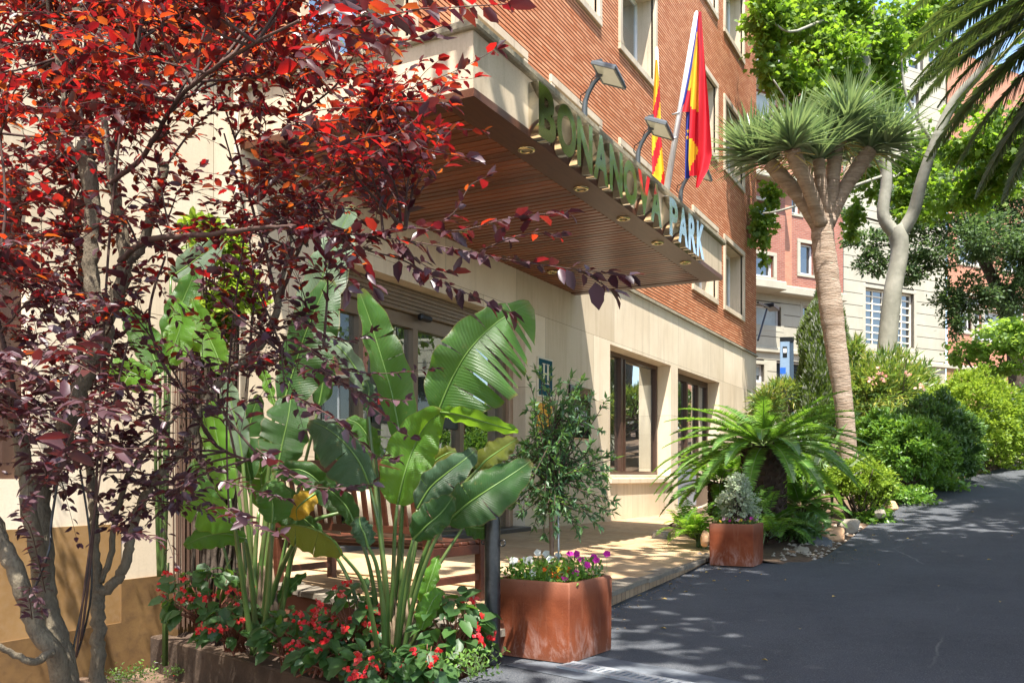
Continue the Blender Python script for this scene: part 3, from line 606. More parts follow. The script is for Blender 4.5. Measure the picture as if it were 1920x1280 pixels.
g.build('garage_grille', M_dark, far); g = MB(); g.box(a-.1, .3, d, c+.1, .35, e+.1); g.build('garage_door', M_inside, far)
for i, h in enumerate(bh): fwin(h, bay, 2, 1, None, M_brw if i == 2 else M_white, .1, .08, blind=(.9, 0, .35, .5)[i])
for h in bh2: fwin(h, .35, 1, 1)
# ledge with planks under the big grid window
a, c, d, e = stone_holes[0]; b = MB(); b.rbox(a-.5, -.5, d-.75, c+.7, 0, d-.62, .03)
for k in range(9): x = a-.4+k*.34; b.rbox(x, -.35, d-.62, x+.26, -.3, d-.15, .01)
b.build('window_shelf', M_fs, far)
# orange brick continuation on the right, stone base
uE = uR+16; rh_ = [R4(1822, 585, 1890, 640), (uR+4.6, uR+6.4, 4.8, 6.6), (uR+4.6, uR+6.4, 8.2, 10), (uR+4.6, uR+6.4, 11.6, 13.4), (uR+.9, uR+2.7, 11.6, 13.4), (uR+.9, uR+2.7, 8.2, 10), (uR+8.5, uR+10.3, 4.8, 6.6), (uR+8.5, uR+10.3, 8.2, 10)]
b = MB(); b.wall(uR+.01, uE, zc+.1, UTOP, rh_, -.12, .3); b.build('brick_wall', M_brick2 if 'M_brick2' in globals() else M_fb2, far)
for h in rh_: fwin(h, .12, 2, 1, blind=.5)
b = MB(); b.wall(uR+.01, uE, .5, zc, [], -.06, .1); b.wall(uM, uR, .5, 1.0, []); b.build('stone_base', M_och2, far)
b = MB(); b.add([(uL, 0, UTOP), (uE, 0, UTOP), (uE, 10, UTOP), (uL, 10, UTOP)], [(0, 1, 2, 3)]); b.build('roof', M_fs, far)
b = MB(); b.tube([(uM-.15, -.15, zb), (uM-.15, -.15, UTOP)], .07, 8); b.build('downpipe', M_dark, far)
# roof terrace railing, upper left
rl = MB(); 
for k in range(11): x = uL+k*.3; rl.box(x, -bay-.2, 17.3, x+.05, -bay-.15, 18.3)
rl.box(uL, -bay-.22, 18.3, uL+3.2, -bay-.12, 18.36); rl.build('terrace_railing', M_white, far)
# ------------------------------------------------------------------ brick building facing the hotel, off to the right (seen mirrored in the doors)
opp = thing('apartment_building', 'brick apartment block mirrored in the hotel entrance glass', 'building', (8, 35, 0), R(-20))
b = MB(); hs_ = [(x, x+1.6, z, z+1.9) for x in (2, 5.6, 9.2, 12.8, 16.4) for z in (3.6, 7.2, 10.8)]; b.wall(4, 22, 5.2, 16, [h for h in hs_ if h[0] >= 5 and h[2] > 5], 0, .3); b.build('brick_wall', M_fb, opp)
b = MB(); b.courses(0, 4, 0, 16, .56, .03, [h for h in hs_ if h[0] < 3], -.05, 0); b.courses(4.01, 22, 0, 5.2, .56, .03, [h for h in hs_ if h[2] < 5 and h[0] > 4], -.05, 0); b.build('stone_wall', M_fs, opp)
b = MB(); b.wall(0, 22, 0, 16, hs_, .01, .3); b.build('wall_backing', M_fj, opp)
for (a, c, d, e) in hs_:
    s = MB(); s.rbox(a-.15, -.08, d-.12, c+.15, .1, d, .02); s.rbox(a-.15, -.08, e, c+.15, .1, e+.15, .02); w_ = s.build('window', M_fs, opp); g = MB(); g.box(a, .2, d, c, .22, e); g.build('pane', M_fwin, w_)
    g = MB(); g.box((a+c)/2-.05, .15, d, (a+c)/2+.05, .19, e); g.box(a, .15, d, a+.08, .19, e); g.box(c-.08, .15, d, c, .19, e); g.build('frame', M_white, w_)
# ------------------------------------------------------------------ bus stop sign
p = P(1484, 745, 33); bs = thing('bus_stop_sign', 'blue and white bus stop sign on a dark post beyond the hotel corner', 'sign', (p.x, p.y, gz(p.y)-.2), R(22))
zz = gz(p.y)-.2; H_ = p_top = P(1484, 632, 33).z-zz
b = MB(); b.rbox(-.07, -.05, 0, .07, .05, H_, .01); b.build('post', mat_plain('blue_grey_post', (.05, .08, .12), .4), bs)
b = MB(); b.rbox(-.42, -.07, H_-1.65, -.08, -.02, H_-.02, .01); b.build('panel', mat_plain('sign_white_blue', (.22, .32, .45), .4), bs)
b = MB(); b.box(-.43, -.075, H_-.16, .08, -.071, H_); b.rbox(-.33, -.078, H_-.75, -.17, -.071, H_-.35, .01); b.build('bus_symbol', M_dark, bs)
b = MB(); b.box(-.42, -.076, H_-1.35, -.22, -.071, H_-1.12); b.build('line_number', mat_plain('bus_blue', (.02, .12, .55), .4), bs)
b = MB(); b.box(-.31, -.082, H_-.58, -.19, -.079, H_-.42); b.build('symbol_window', M_white, bs)
# ------------------------------------------------------------------ parked car (only its nose shows past the hedge)
q = P(1945, 775, 30); car = thing('parked_car', 'dark parked car whose windscreen shows past the round hedge at the right edge', 'car', (q.x, q.y, gz(q.y)+.02), R(25))
prof = [(-2.1, .35), (-2.15, .75), (-1.5, .95), (-.8, 1.4), (.7, 1.45), (1.6, 1.0), (2.1, .85), (2.15, .35)]
def carbody(b, prof, y0, y1, ins=0):
    n = len(prof); vs = [(x, y0+(ins if z > 1.0 else 0), z) for x, z in prof]+[(x, y1-(ins if z > 1.0 else 0), z) for x, z in prof]; fs = [tuple(range(n)), tuple(range(2*n-1, n-1, -1))]+[(i, i+n, (i+1) % n+n, (i+1) % n) for i in range(n)]; b.add(vs, fs)
b = MB(); carbody(b, prof, -.85, .85, .15); o = b.build('body', mat_plain('car_paint', (.03, .035, .045), .15, .3), car)
mod = o.modifiers.new('bevel', 'BEVEL'); mod.width = .06; mod.segments = 3
b = MB()
for y in (-.72, .72): b.add([(-1.35, y*1.06, 1.0), (1.4, y*1.06, 1.02), (.65, y*.99, 1.38), (-.75, y*.99, 1.36)], [(0, 1, 2, 3)])
b.add([(-1.5, -.62, .99), (-1.5, .62, .99), (-.84, .6, 1.39), (-.84, -.6, 1.39)], [(0, 1, 2, 3)]); b.build('window', M_fwin, car)
for x in (-1.35, 1.35):
    for y in (-.86, .86):
        b = MB(); 
        for k in range(2): pass
        v = [(.32*math.cos(a_*math.pi/10), .32*math.sin(a_*math.pi/10)) for a_ in range(20)]
        b.add([(x+p_, y-.1, .32+q_) for p_, q_ in v]+[(x+p_, y+.1, .32+q_) for p_, q_ in v], [tuple(range(20)), tuple(range(39, 19, -1))]+[(i, (i+1) % 20, (i+1) % 20+20, i+20) for i in range(20)]); wh = b.build('wheel', M_dark, car)
for y in (-.6, .6): b = MB(); b.rbox(-2.17, y-.18, .62, -2.1, y+.18, .78, .02); b.build('headlight', M_white, car)
# ================================================================== THINGS ON THE FORECOURT
# ------------------------------------------------------------------ retaining wall of the flower bed and its soil
RW = [(-6.0, 5.02), (-5.0, 4.66), (-3.9, 4.25), (-3.1, 3.95), (-2.75, 3.92), (-2.6, 4.3)]
rwz = lambda x: -.37+.13*(x+6)/3.4
ret = thing('retaining_wall', 'low brown concrete wall holding the red flowered bed', 'wall', (-3.1, 3.95, -.62))
b = MB(); N_ = len(RW)
def offs(line, d):
    out = []
    for i, (x, y) in enumerate(line):
        a = Vector(line[max(i-1, 0)]); c = Vector(line[min(i+1, len(line)-1)]); t = (c-a).normalized(); out.append((x-t.y*d, y+t.x*d))
    return out
o_in = offs(RW, .13); rr_ = [(x, y, -.75) for x, y in RW]+[(x, y, rwz(x)-.012) for x, y in RW]+[(x+.0, y+.012, rwz(x)) for x, y in RW]+[(x, y, rwz(x)) for x, y in o_in]+[(x, y, -.6) for x, y in o_in]
fs = []
for L_ in range(4):
    for i in range(N_-1): fs.append((L_*N_+i, L_*N_+i+1, (L_+1)*N_+i+1, (L_+1)*N_+i))
b.add(rr_, fs); M_rw = mat_noise('old_brown_concrete', (.05, .031, .019), (.11, .072, .046), 4, .95, .8, .01, (.05, .032, .02), 26)
b.build('coping_face', M_rw, ret, world=True)
b = MB(); pb = [(-6.0, 5.6), (-4.5, 5.2), (-2.6, 4.62)]
for i in range(24):
    t = i/23.0; x = -6+3.45*t; y0 = float(np.interp(x, [p[0] for p in o_in[:5]], [p[1] for p in o_in[:5]])); y1 = float(np.interp(x, [p[0] for p in pb], [p[1] for p in pb]))
    for k in range(5): u = k/4.0; b.v.append((x, y0-.02+(y1-y0+.05)*u, rwz(x)-.07+.05*math.sin(u*3)+rnd.uniform(-.015, .015)))
b.f = [(i*5+k, (i+1)*5+k, (i+1)*5+k+1, i*5+k+1) for i in range(23) for k in range(4)]; tag(b.build('flowerbed_soil', mat_noise('dark_soil', (.035, .022, .015), (.08, .05, .035), 8, .95, .9, .02, (.12, .08, .05), 30), smooth=True), kind='structure')
def bedz(x): return rwz(x)-.05
# ------------------------------------------------------------------ terracotta planters
def mat_terra():
    m, n, b = newmat('terracotta'); v = coords(n); a = noise(n, v, 4, 5, .6); d_ = noise(n, coords(n, 'Object', (14, 14, 1.6)), 1.6, 5, .7); g = noise(n, v, 80, 3, .7); e = noise(n, v, 9, 4, .7)
    col = ramp(n, a, [(.3, (.13, .028, .009)), (.7, (.23, .058, .020))]).outputs[0]
    col = mix(n, ramp(n, d_, [(.56, (0, 0, 0)), (.8, (.6, .6, .6))]).outputs[0], col, (.27, .11, .06)); col = mix(n, ramp(n, e, [(.58, (0, 0, 0)), (.8, (.45, .45, .45))]).outputs[0], col, (.07, .022, .014))
    sx = n.nodes.new('ShaderNodeSeparateXYZ'); tt = n.nodes.new('ShaderNodeTexCoord'); n.links.new(tt.outputs['Object'], sx.inputs[0]); lo = ramp(n, sx.outputs['Z'], [(.0, (1, 1, 1)), (.26, (0, 0, 0))]).outputs[0]; lm = noise(n, coords(n, 'Object', (5, 5, 2.2)), 2.3, 6, .75, .6)
    col = mix(n, mix(n, 1.0, lo, ramp(n, lm, [(.48, (0, 0, 0)), (.66, (.8, .8, .8))]).outputs[0], 'MULTIPLY'), col, (.42, .27, .22)); hi = ramp(n, sx.outputs['Z'], [(.33, (0, 0, 0)), (.46, (.55, .55, .55))]).outputs[0]; col = mix(n, mix(n, 1.0, hi, ramp(n, a, [(.4, (0, 0, 0)), (.6, (1, 1, 1))]).outputs[0], 'MULTIPLY'), col, (.09, .03, .018))
    pt = n.nodes.new('ShaderNodeNewGeometry'); col = mix(n, ramp(n, pt.outputs['Pointiness'], [(.53, (0, 0, 0)), (.62, (.55, .55, .55))]).outputs[0], col, (.40, .21, .14))
    n.links.new(col, b.inputs['Base Color']); b.inputs['Roughness'].default_value = .82; b.inputs['Specular IOR Level'].default_value = .25; bump(n, b, mix(n, .5, e, g), .4, .006); return m
M_terra = mat_terra(); M_psoil = mat_noise('potting_soil', (.03, .02, .014), (.07, .045, .03), 20, .95, .9, .01)
def planter(x, y, z, s, h, rz, label):
    t = thing('planter', label, 'planter', (x, y, z), rz, 'square terracotta planters at the two ends of the patio edge')
    b = MB(); n = 6; r = .011; hs = s/2; w_ = .028
    def ring(k, zz, j=0): 
        out = []
        for cx, cy, a0 in ((1, -1, -90), (1, 1, 0), (-1, 1, 90), (-1, -1, 180)):
            for q in range(4): a = R(a0+q*30); out.append((cx*(k-r)+math.cos(a)*r, cy*(k-r)+math.sin(a)*r, zz))
        return out
    L = [ring(hs*.975, 0), ring(hs*.985, .015)]+[ring(hs*(.985+.015*q/5)+rnd.uniform(-.0008, .0008), .015+(h-.03)*q/5) for q in range(1, 6)]+[ring(hs-.008, h), ring(hs-w_, h), ring(hs-w_-.004, h-.06)]
    for l in L: b.v += l
    for i in range(len(L)-1):
        for k in range(16): b.f.append((i*16+k, i*16+(k+1) % 16, (i+1)*16+(k+1) % 16, (i+1)*16+k))
    b.f.append(tuple(range(15, -1, -1))); b.build('body', M_terra, t, angle=35)
    b = MB(); g = [(-hs+w_+.003, -hs+w_+.003), (hs-w_-.003, hs-w_-.003)]; m_ = 8
    for j in range(m_+1):
        for i in range(m_+1): b.v.append((g[0][0]+(g[1][0]-g[0][0])*i/m_, g[0][1]+(g[1][1]-g[0][1])*j/m_, h-.05+rnd.uniform(0, .03)))
    b.f = [(j*(m_+1)+i, j*(m_+1)+i+1, (j+1)*(m_+1)+i+1, (j+1)*(m_+1)+i) for j in range(m_) for i in range(m_)]; b.build('soil', M_psoil, t, smooth=True); return t
PL1 = (-2.355, 4.965, gz(4.9)+.006); PL2 = (-2.50, 10.04, gz(10)+.006); PH = .46
planter(*PL1, .53, PH, R(-6), 'terracotta planter in front with the small olive tree and petunias'); planter(*PL2, .49, PH, 0, 'terracotta planter farther along with the variegated shrub and pansies')
# ------------------------------------------------------------------ bollard
q = Vector((-2.545, 4.535, gz(4.5))); bo = thing('bollard', 'black round metal post with a small ring beside the front planter', 'bollard', q)
M_blackpaint = mat_noise('black_paint', (.008, .008, .009), (.02, .02, .022), 8, .3, .2, .002, (.05, .05, .05), 30, 0, .5)
b = MB(); b.lathe([(.052, 0), (.052, .01), (.046, .012), (.046, .83), (.043, .85), (.02, .862), (.001, .865)], 28); b.build('post', M_blackpaint, bo, angle=40)
b = MB(); pts = [(.047+.02+.018*math.cos(a_*math.pi/6), 0, .70+.018*math.sin(a_*math.pi/6)) for a_ in range(13)]; b.tube(pts, .005, 6); pts = [(-.05-.012+.012*math.cos(a_*math.pi/6), 0, .70+.012*math.sin(a_*math.pi/6)) for a_ in range(13)]; b.tube(pts, .004, 6); b.build('ring', M_blackpaint, bo, True)
# ------------------------------------------------------------------ channel drain grating
a = Vector((-2.14, 4.66, 0)); c_ = Vector((.9, 3.86, 0)); d_ = (c_-a).normalized(); gr = thing('drain_grate', 'pale slotted metal grating set in the asphalt beside the front planter', 'drain', (a.x, a.y, gz(a.y)+.014), math.atan2(d_.y, d_.x))
b = MB(); L = (c_-a).length; W = .155; b.rbox(0, -W/2, -.02, L, -W/2+.032, .004, .003); b.rbox(0, W/2-.032, -.02, L, W/2, .004, .003)
x = .002
while x < L: b.box(x, -W/2+.032, -.012, x+.026, W/2-.032, .002); x += .044
M_galv = mat_noise('galvanised', (.28, .31, .34), (.42, .45, .48), 6, .5, .2, .002, (.3, .27, .22), 60, .35); g0 = b.build('grating', M_galv, gr)
b = MB(); b.add([(0, -W/2, -.004), (L, -W/2, -.004), (L, W/2, -.004), (0, W/2, -.004)], [(0, 1, 2, 3)]); b.build('channel', M_dark, gr)
b = MB(); cp = [(-2.45, 4.52), (-2.2, 4.45), (.9, 3.63), (.9, 4.06), (-1.6, 4.86), (-2.06, 4.98)]; b.add([(x, y, gz(y)+.003) for x, y in cp], [tuple(range(6))]); tag(b.build('concrete_patch', mat_noise('drain_concrete', (.075, .085, .10), (.14, .155, .175), 5, .85, .4, .003, (.05, .055, .06), 40)), kind='structure')
b = MB(); rg = random.Random(77)
for k in range(700):
    y = 5+rg.random()**1.4*17; x = edge_x(y)+.05+abs(rg.gauss(0, 1))*(.35 if y > 10.4 else .22)+(.15 if y < 10.4 else 0); s = rg.uniform(.005, .018); z = gz(y)+.004; a_ = rg.uniform(0, 6)
    if abs(x+2.36) < .4 and abs(y-4.97) < .4: continue
    b.add([(x+s*math.cos(a_), y+s*math.sin(a_), z), (x-s*.6*math.sin(a_), y+s*.6*math.cos(a_), z+.004), (x-s*math.cos(a_), y-s*math.sin(a_), z+.001), (x+s*.6*math.sin(a_), y-s*.6*math.cos(a_), z+.005)], [(0, 1, 2, 3)])
tag(b.build('litter', mat_plain('bark_litter', (.26, .19, .11), .9)), 'fine leaf and bark litter gathered along the edges of the asphalt', 'litter', kind='stuff')
# ------------------------------------------------------------------ door mat
mt = MB(); mt.rbox(-.95, -.85, 0, .95, .85, .018, .006); o = mt.build('doormat', mat_noise('coir', (.38, .26, .15), (.48, .35, .21), 30, 1, .9, .01, (.26, .17, .09), 120)); o.location = (-4.45, 6.95, .075); o.rotation_euler = (0, R(2.5), R(4)); tag(o, 'tan coir mat lying on the patio before the entrance', 'doormat')
# ------------------------------------------------------------------ bench
M_bw = mat_wood('bench_wood', (.055, .017, .009), (.125, .040, .02), .4, (2, 12, 12))
A_ = Vector((-3.34, 5.10, 0)); rz = R(-8); Rm = Matrix.Rotation(rz, 3, 'Z'); loc = A_-Rm @ Vector((.78, -.27, 0)); loc.z = .03
be = thing('garden_bench', 'dark red wooden slatted bench with its back to the flower bed', 'bench', loc, rz)
for x in (-.78, .78):
    b = MB(); b.bar((x, -.27, 0), (x, -.30, .42), .06, .06); b.bar((x, -.30, .40), (x, -.40, .99), .055, .05); b.build('leg', M_bw, be)
    b = MB(); b.rbox(x-.03, .24, 0, x+.03, .30, .60, .005); b.build('leg', M_bw, be)
    b = MB(); b.rbox(x-.04, -.33, .60, x+.04, .34, .63, .008); b.build('armrest', M_bw, be)
    b = MB(); b.rbox(x-.02, -.27, .14, x+.02, .24, .19, .004); b.rbox(x-.02, -.27, .33, x+.02, .24, .40, .004); b.build('stretcher', M_bw, be)
b = MB()
for k in range(6): y = -.25+k*.094; b.rbox(-.80, y, .405-.006*math.sin(k*.6), .80, y+.075, .43-.006*math.sin(k*.6), .006)
b.rbox(-.75, .25, .33, .75, .28, .40, .004); b.build('seat', M_bw, be)
b = MB(); b.bar((-.77, -.40, .965), (.77, -.40, .965), .035, .085); b.bar((-.75, -.325, .52), (.75, -.325, .52), .03, .055)
for k in range(16): x = -.70+k*1.40/15; b.bar((x, -.33, .54), (x, -.393, .93), .045, .016)
b.build('backrest', M_bw, be)
def cushion(name, label, p, rx, rz_, s, mat):
    b = MB(); n = 10
    for sgn in (1, -1):
        for j in range(n+1):
            for i in range(n+1):
                u = i/n*2-1; v = j/n*2-1; k = (1-abs(u)**2.6)*(1-abs(v)**2.6); pin = 1-.08*(1-abs(u))*abs(v)**4-.0; b.v.append((u*s*(1-.07*(1-v*v)**2*0-.06*(1-abs(v))), sgn*(.085*k**.6), v*s*(1-.06*(1-abs(u)))))
    m_ = (n+1)**2
    for s_ in (0, 1):
        for j in range(n):
            for i in range(n):
                q_ = (s_*m_+j*(n+1)+i, s_*m_+j*(n+1)+i+1, s_*m_+(j+1)*(n+1)+i+1, s_*m_+(j+1)*(n+1)+i); b.f.append(q_ if s_ else q_[::-1])
    o = b.build(name, mat, None, True); o.location = p; o.rotation_euler = (R(rx), 0, rz_); tag(o, label, 'cushion', 'cushions on the bench'); return o
M_cu = mat_noise('cream_canvas', (.50, .42, .31), (.62, .54, .42), 4, .9, .4, .003, (.42, .34, .25), 200)
def bl(x, y, z): v = Rm @ Vector((x, y, 0)); return (loc.x+v.x, loc.y+v.y, loc.z+z)
cushion('cushion', 'cream cushion leaning at the right end of the bench', bl(.52, -.12, .62), 18, rz, .19, M_cu)
cushion('cushion', 'cream cushion behind the leaves at the middle of the bench', bl(.08, -.14, .62), 14, rz+.15, .19, M_cu)
cushion('cushion', 'cream cushion at the left end of the bench', bl(-.52, -.10, .62), 20, rz-.1, .19, M_cu)
# ------------------------------------------------------------------ floodlights on the canopy
M_fl = mat_plain('floodlight_grey', (.10, .115, .125), .45, .5); M_lens = mat_plain('floodlight_lens', (.52, .54, .47), .25)
for i, (px_, py_, nm) in enumerate(((1096, 185, 'nearest of the three'), (1196, 285, 'middle of the three'), (1276, 355, 'farthest of the three'))):
    p = onX(px_, py_, -3.68); fl = thing('floodlight', 'grey floodlight on a bent arm on the canopy, '+nm, 'lamp', (p.x, p.y, 4.495), 0, 'floodlights on the canopy edge')
    b = MB(); b.tube([(0, 0, 0), (.0, 0, .22), (.012, 0, .30)], [.03, .03, .026], 10); b.tube([(.0, 0, .26), (.04, 0, .36), (.10, 0, .45), (.16, 0, .50)], [.026, .025, .024, .022], 8); b.rbox(-.04, -.04, 0, .03, .03, .012, .003); b.build('arm', M_fl, fl, angle=40)
    b = MB(); b.tube([(-.03, 0, .26), (-.06, .02, .30), (-.045, .01, .36), (.0, 0, .37), (.05, .01, .42), (.08, .01, .50), (.14, 0, .53)], .006, 6); b.build('cable', M_dark, fl, True)
    Mt = Matrix.Translation((.27, 0, .50)) @ Matrix.Rotation(R(24), 4, 'Y') @ Matrix.Rotation(R(-10), 4, 'X')
    b = MB(); b.add([Mt @ Vector(v) for v in [(-.14, -.19, -.02), (.14, -.19, -.02), (.14, .19, -.02), (-.14, .19, -.02), (-.14, -.19, .01), (.14, -.19, .01), (.14, .19, .01), (-.14, .19, .01), (-.10, -.13, .055), (.10, -.13, .055), (.10, .13, .055), (-.10, .13, .055)]], [(0,1,5,4),(1,2,6,5),(2,3,7,6),(3,0,4,7),(4,5,9,8),(5,6,10,9),(6,7,11,10),(7,4,8,11),(8,9,10,11)])
    b.add([Mt @ Vector(v) for v in [(-.14, -.19, -.02), (.14, -.19, -.02), (.14, .19, -.02), (-.14, .19, -.02), (-.12, -.17, -.02), (.12, -.17, -.02), (.12, .17, -.02), (-.12, .17, -.02)]], [(0,4,5,1),(1,5,6,2),(2,6,7,3),(3,7,4,0)])
    hd = b.build('head', M_fl, fl)
    b = MB(); b.add([Mt @ Vector(v) for v in [(-.12, -.17, -.015), (.12, -.17, -.015), (.12, .17, -.015), (-.12, .17, -.015)]], [(3, 2, 1, 0)]); b.build('lens', M_lens, hd)
    b = MB(); b.bar((.16, 0, .50), (.16, 0, .68), .07, .02); b.build('bracket', M_fl, fl)
# ------------------------------------------------------------------ flags
M_pole = mat_plain('pole_white', (.75, .75, .76), .4)
def cloth_mat(name, c): m, n, b = newmat(name); b.inputs['Base Color'].default_value = (*c, 1); b.inputs['Roughness'].default_value = .75; t = N(n, 'BsdfTranslucent'); t.inputs[0].default_value = (*[min(1, x*1.2) for x in c], 1); x = N(n, 'MixShader'); x.inputs[0].default_value = .3; n.links.new(b.outputs[0], x.inputs[1]); n.links.new(t.outputs[0], x.inputs[2]); n.links.new(x.outputs[0], n.nodes['Material Output'].inputs[0]); return m
FR, FY, FB = cloth_mat('flag_red', (.62, .012, .03)), cloth_mat('flag_yellow', (.80, .52, .02)), cloth_mat('flag_blue', (.02, .04, .32))
Dp = 11.2; f1 = P(1247, 372, Dp); f2 = P(1306, 26, Dp); pl = thing('flagpole', 'thick leaning white flagpole standing on the canopy', 'flagpole', (f1.x, f1.y, 4.45), 0, 'flagpoles on the canopy')
b = MB(); b.tube([Vector((f1.x, f1.y, 4.42)), f1, f2, f2+Vector((0, 0, .03))], [.045, .043, .03, .012], 14); b.build('pole', M_pole, pl, True, world=True)
b = MB(); m1 = P(1268, 215, Dp); b.tube([m1-Vector((.05, .02, 0)), m1+Vector((.05, -.02, .01))], .012, 8); m1 = P(1262, 262, Dp); b.tube([m1-Vector((.05, .02, 0)), m1+Vector((.05, -.02, .01))], .012, 8); b.build('cleat', M_galv, pl, True, world=True)
g1 = P(1240, 372, 11.5); g2 = P(1231, 92, 11.5); pl2 = thing('flagpole', 'slim upright white flagpole with the striped yellow and red flag', 'flagpole', (g1.x, g1.y, 4.45), 0, 'flagpoles on the canopy')
b = MB(); b.tube([Vector((g1.x, g1.y, 4.42)), g1, g2, g2+Vector((0, 0, .02))], [.026, .025, .022, .01], 12); b.build('pole', M_pole, pl2, True, world=True)
def ribbon(b, rows, D, cols, nu=6, fold=.05, ph=0., phv=1.):
    """rows: (py, xl, xr); cols(u, v_py) -> material index; a hanging fold of cloth with real depth"""
    ys = np.arange(rows[0][0], rows[-1][0]+.1, 5.0); base = len(b.v)
    for y in ys:
        xl = np.interp(y, [r_[0] for r_ in rows], [r_[1] for r_ in rows]); xr = np.interp(y, [r_[0] for r_ in rows], [r_[2] for r_ in rows])
        for k in range(nu+1):
            u = k/nu; b.v.append(tuple(P(xl+(xr-xl)*u, y, D+fold*math.sin(u*math.pi*1.6+ph+y*.012*phv))))
    for j in range(len(ys)-1):
        for k in range(nu): b.f.append((base+j*(nu+1)+k, base+j*(nu+1)+k+1, base+(j+1)*(nu+1)+k+1, base+(j+1)*(nu+1)+k)); b.m.append(cols((k+.5)/nu, ys[j]+2.5))
o = thing('flag', 'red and yellow flag hanging in folds from the thick leaning pole', 'flag', P(1310, 30, Dp-.1), 0, 'flags hanging over the canopy')
b = MB(); ribbon(b, [(60, 1304, 1308), (120, 1294, 1305), (170, 1287, 1298), (213, 1277, 1294)], Dp-.02, lambda u, y: 1 if y+u*6 < 171 else 0, 5, .06); b.m = b.m
ribbon(b, [(70, 1305, 1311), (120, 1298, 1313), (200, 1294, 1312), (300, 1291, 1311), (332, 1293, 1308)], Dp-.1, lambda u, y: 1 if y < 200+u*12 else (0 if y < 256+u*25 else (1 if y < 322-u*40 else 0)), 6, .07, 1.2)
ribbon(b, [(22, 1309, 1315), (70, 1307, 1318), (110, 1310, 1321), (200, 1310, 1329), (290, 1309, 1335), (318, 1308, 1328), (354, 1304, 1308)], Dp-.16, lambda u, y: 0, 9, .09, 2.2)
b.build('cloth', [FR, FY], o, True, world=True)
o = thing('flag', 'dark blue flag with gold stars hanging behind the red and yellow one', 'flag', P(1300, 40, Dp+.05), 0, 'flags hanging over the canopy')
b = MB(); ribbon(b, [(30, 1304, 1310), (100, 1294, 1305), (190, 1276, 1287), (212, 1272, 1279)], Dp-.01, lambda u, y: 0, 4, .03); ribbon(b, [(150, 1288, 1296), (260, 1285, 1293), (338, 1284, 1292)], Dp+.04, lambda u, y: 0, 5, .04); cl = b.build('cloth', FB, o, True, world=True)
b = MB()
for (sx, sy) in ((1290, 246), (1289, 258)):
    c0 = P(sx, sy, Dp-.0); right = Vector((CT, ST, 0)); up = Vector((0, 0, 1)); pts = [c0+right*(.02 if k % 2 == 0 else .009)*math.sin(k*math.pi/5)+up*(.035 if k % 2 == 0 else .014)*math.cos(k*math.pi/5) for k in range(10)]; b.add([c0]+pts, [(0, 1+(k+1) % 10, 1+k) for k in range(10)])
b.build('star', FY, cl, world=False)
for ch in cl.children: ch.data.transform(Matrix.Translation(-Vector(o.location)))
o = thing('flag', 'narrow yellow and red striped flag hanging from the slim pole', 'flag', P(1235, 120, 11.4), 0, 'flags hanging over the canopy')
b = MB(); ribbon(b, [(112, 1229, 1233), (160, 1226, 1237), (260, 1222, 1240), (330, 1223, 1246), (362, 1236, 1248)], 11.36, lambda u, y: 0 if ((y-150-(1-u)*60)/62.0) % 1.35 < .62 and y > 145+(1-u)*30 else 1, 8, .08, .5); b.build('cloth', [FR, FY], o, True, world=True)
# ------------------------------------------------------------------ reed screen against the wall
rs = thing('reed_screen', 'dark brown brushwood screen standing upright against the left wall', 'screen', (-5.85, 5.45, .0))
b = MB(); rg = random.Random(5)
for k in range(110):
    y = 5.18+.5*k/110+rg.uniform(-.01, .01); x = -5.9+rg.uniform(-.02, .05); z1 = 2.45+rg.uniform(-.25, .1); b.tube([(x, y, -.3+rg.uniform(-.04, .04)), (x+rg.uniform(-.01, .01), y+rg.uniform(-.015, .015), 1.3), (x+rg.uniform(-.02, .02), y+rg.uniform(-.02, .02), z1)], [.006, .005, .003], 4)
b.build('twigs', mat_plain('brushwood', (.10, .055, .035), .9), rs, world=True)
b = MB(); 
for z in (.7, 1.4, 2.1): b.tube([(-5.84, 5.17, z), (-5.83, 5.69, z)], .004, 5)
b.build('wire', M_dark, rs, world=True)
# ------------------------------------------------------------------ stones
M_rock = mat_noise('pale_rock', (.26, .22, .17), (.40, .35, .29), 3, .9, .8, .02, (.22, .18, .14), 9)
M_rockd = mat_noise('dark_rock', (.06, .065, .07), (.12, .125, .13), 4, .85, .7, .02, (.16, .15, .14), 10)
M_rocko = mat_noise('ochre_rock', (.45, .25, .13), (.58, .38, .22), 3, .9, .8, .02, (.3, .16, .09), 8)
def rock(label, px_, py_, D, sx, sy, sz, mat, seed, group='stones edging the planted bed'):
    p = P(px_, py_, D); me = bpy.data.meshes.new('rock'); import bmesh; bm = bmesh.new(); bmesh.ops.create_icosphere(bm, subdivisions=3, radius=1); rg_ = random.Random(seed)
    pl_ = [Vector((rg_.gauss(0, 1), rg_.gauss(0, 1), rg_.gauss(0, 1))).normalized() for _ in range(14)]
    for v in bm.verts:
        d = v.co.normalized(); r = 1.0
        for q_ in pl_:
            c = d.dot(q_)
            if c > .25: r = min(r, .72/c)
        v.co = Vector((d.x*r*sx, d.y*r*sy, d.z*r*sz))
    bm.to_mesh(me); bm.free(); me.materials.append(mat); o = link_mesh('rock', me); o.location = p; o.rotation_euler = (0, 0, rg_.uniform(0, 6)); return tag(o, label, 'rock', group)
rock('pale jagged rock on the patio left of the bright fern', 1242, 1004, 12.6, .16, .12, .1, M_rock, 1)
rock('smooth pale boulder right of the far planter', 1502, 1036, 10.9, .16, .11, .08, M_rock, 2)
rock('dark leaning slab of rock behind the pale boulder', 1532, 1022, 11.4, .22, .1, .14, M_rockd, 3)
rock('small pale stone in front of the smooth boulder', 1498, 1046, 10.6, .09, .07, .04, M_rock, 4)
rock('small flat stone nearest the asphalt edge', 1522, 1056, 10.4, .1, .07, .04, M_rock, 5)
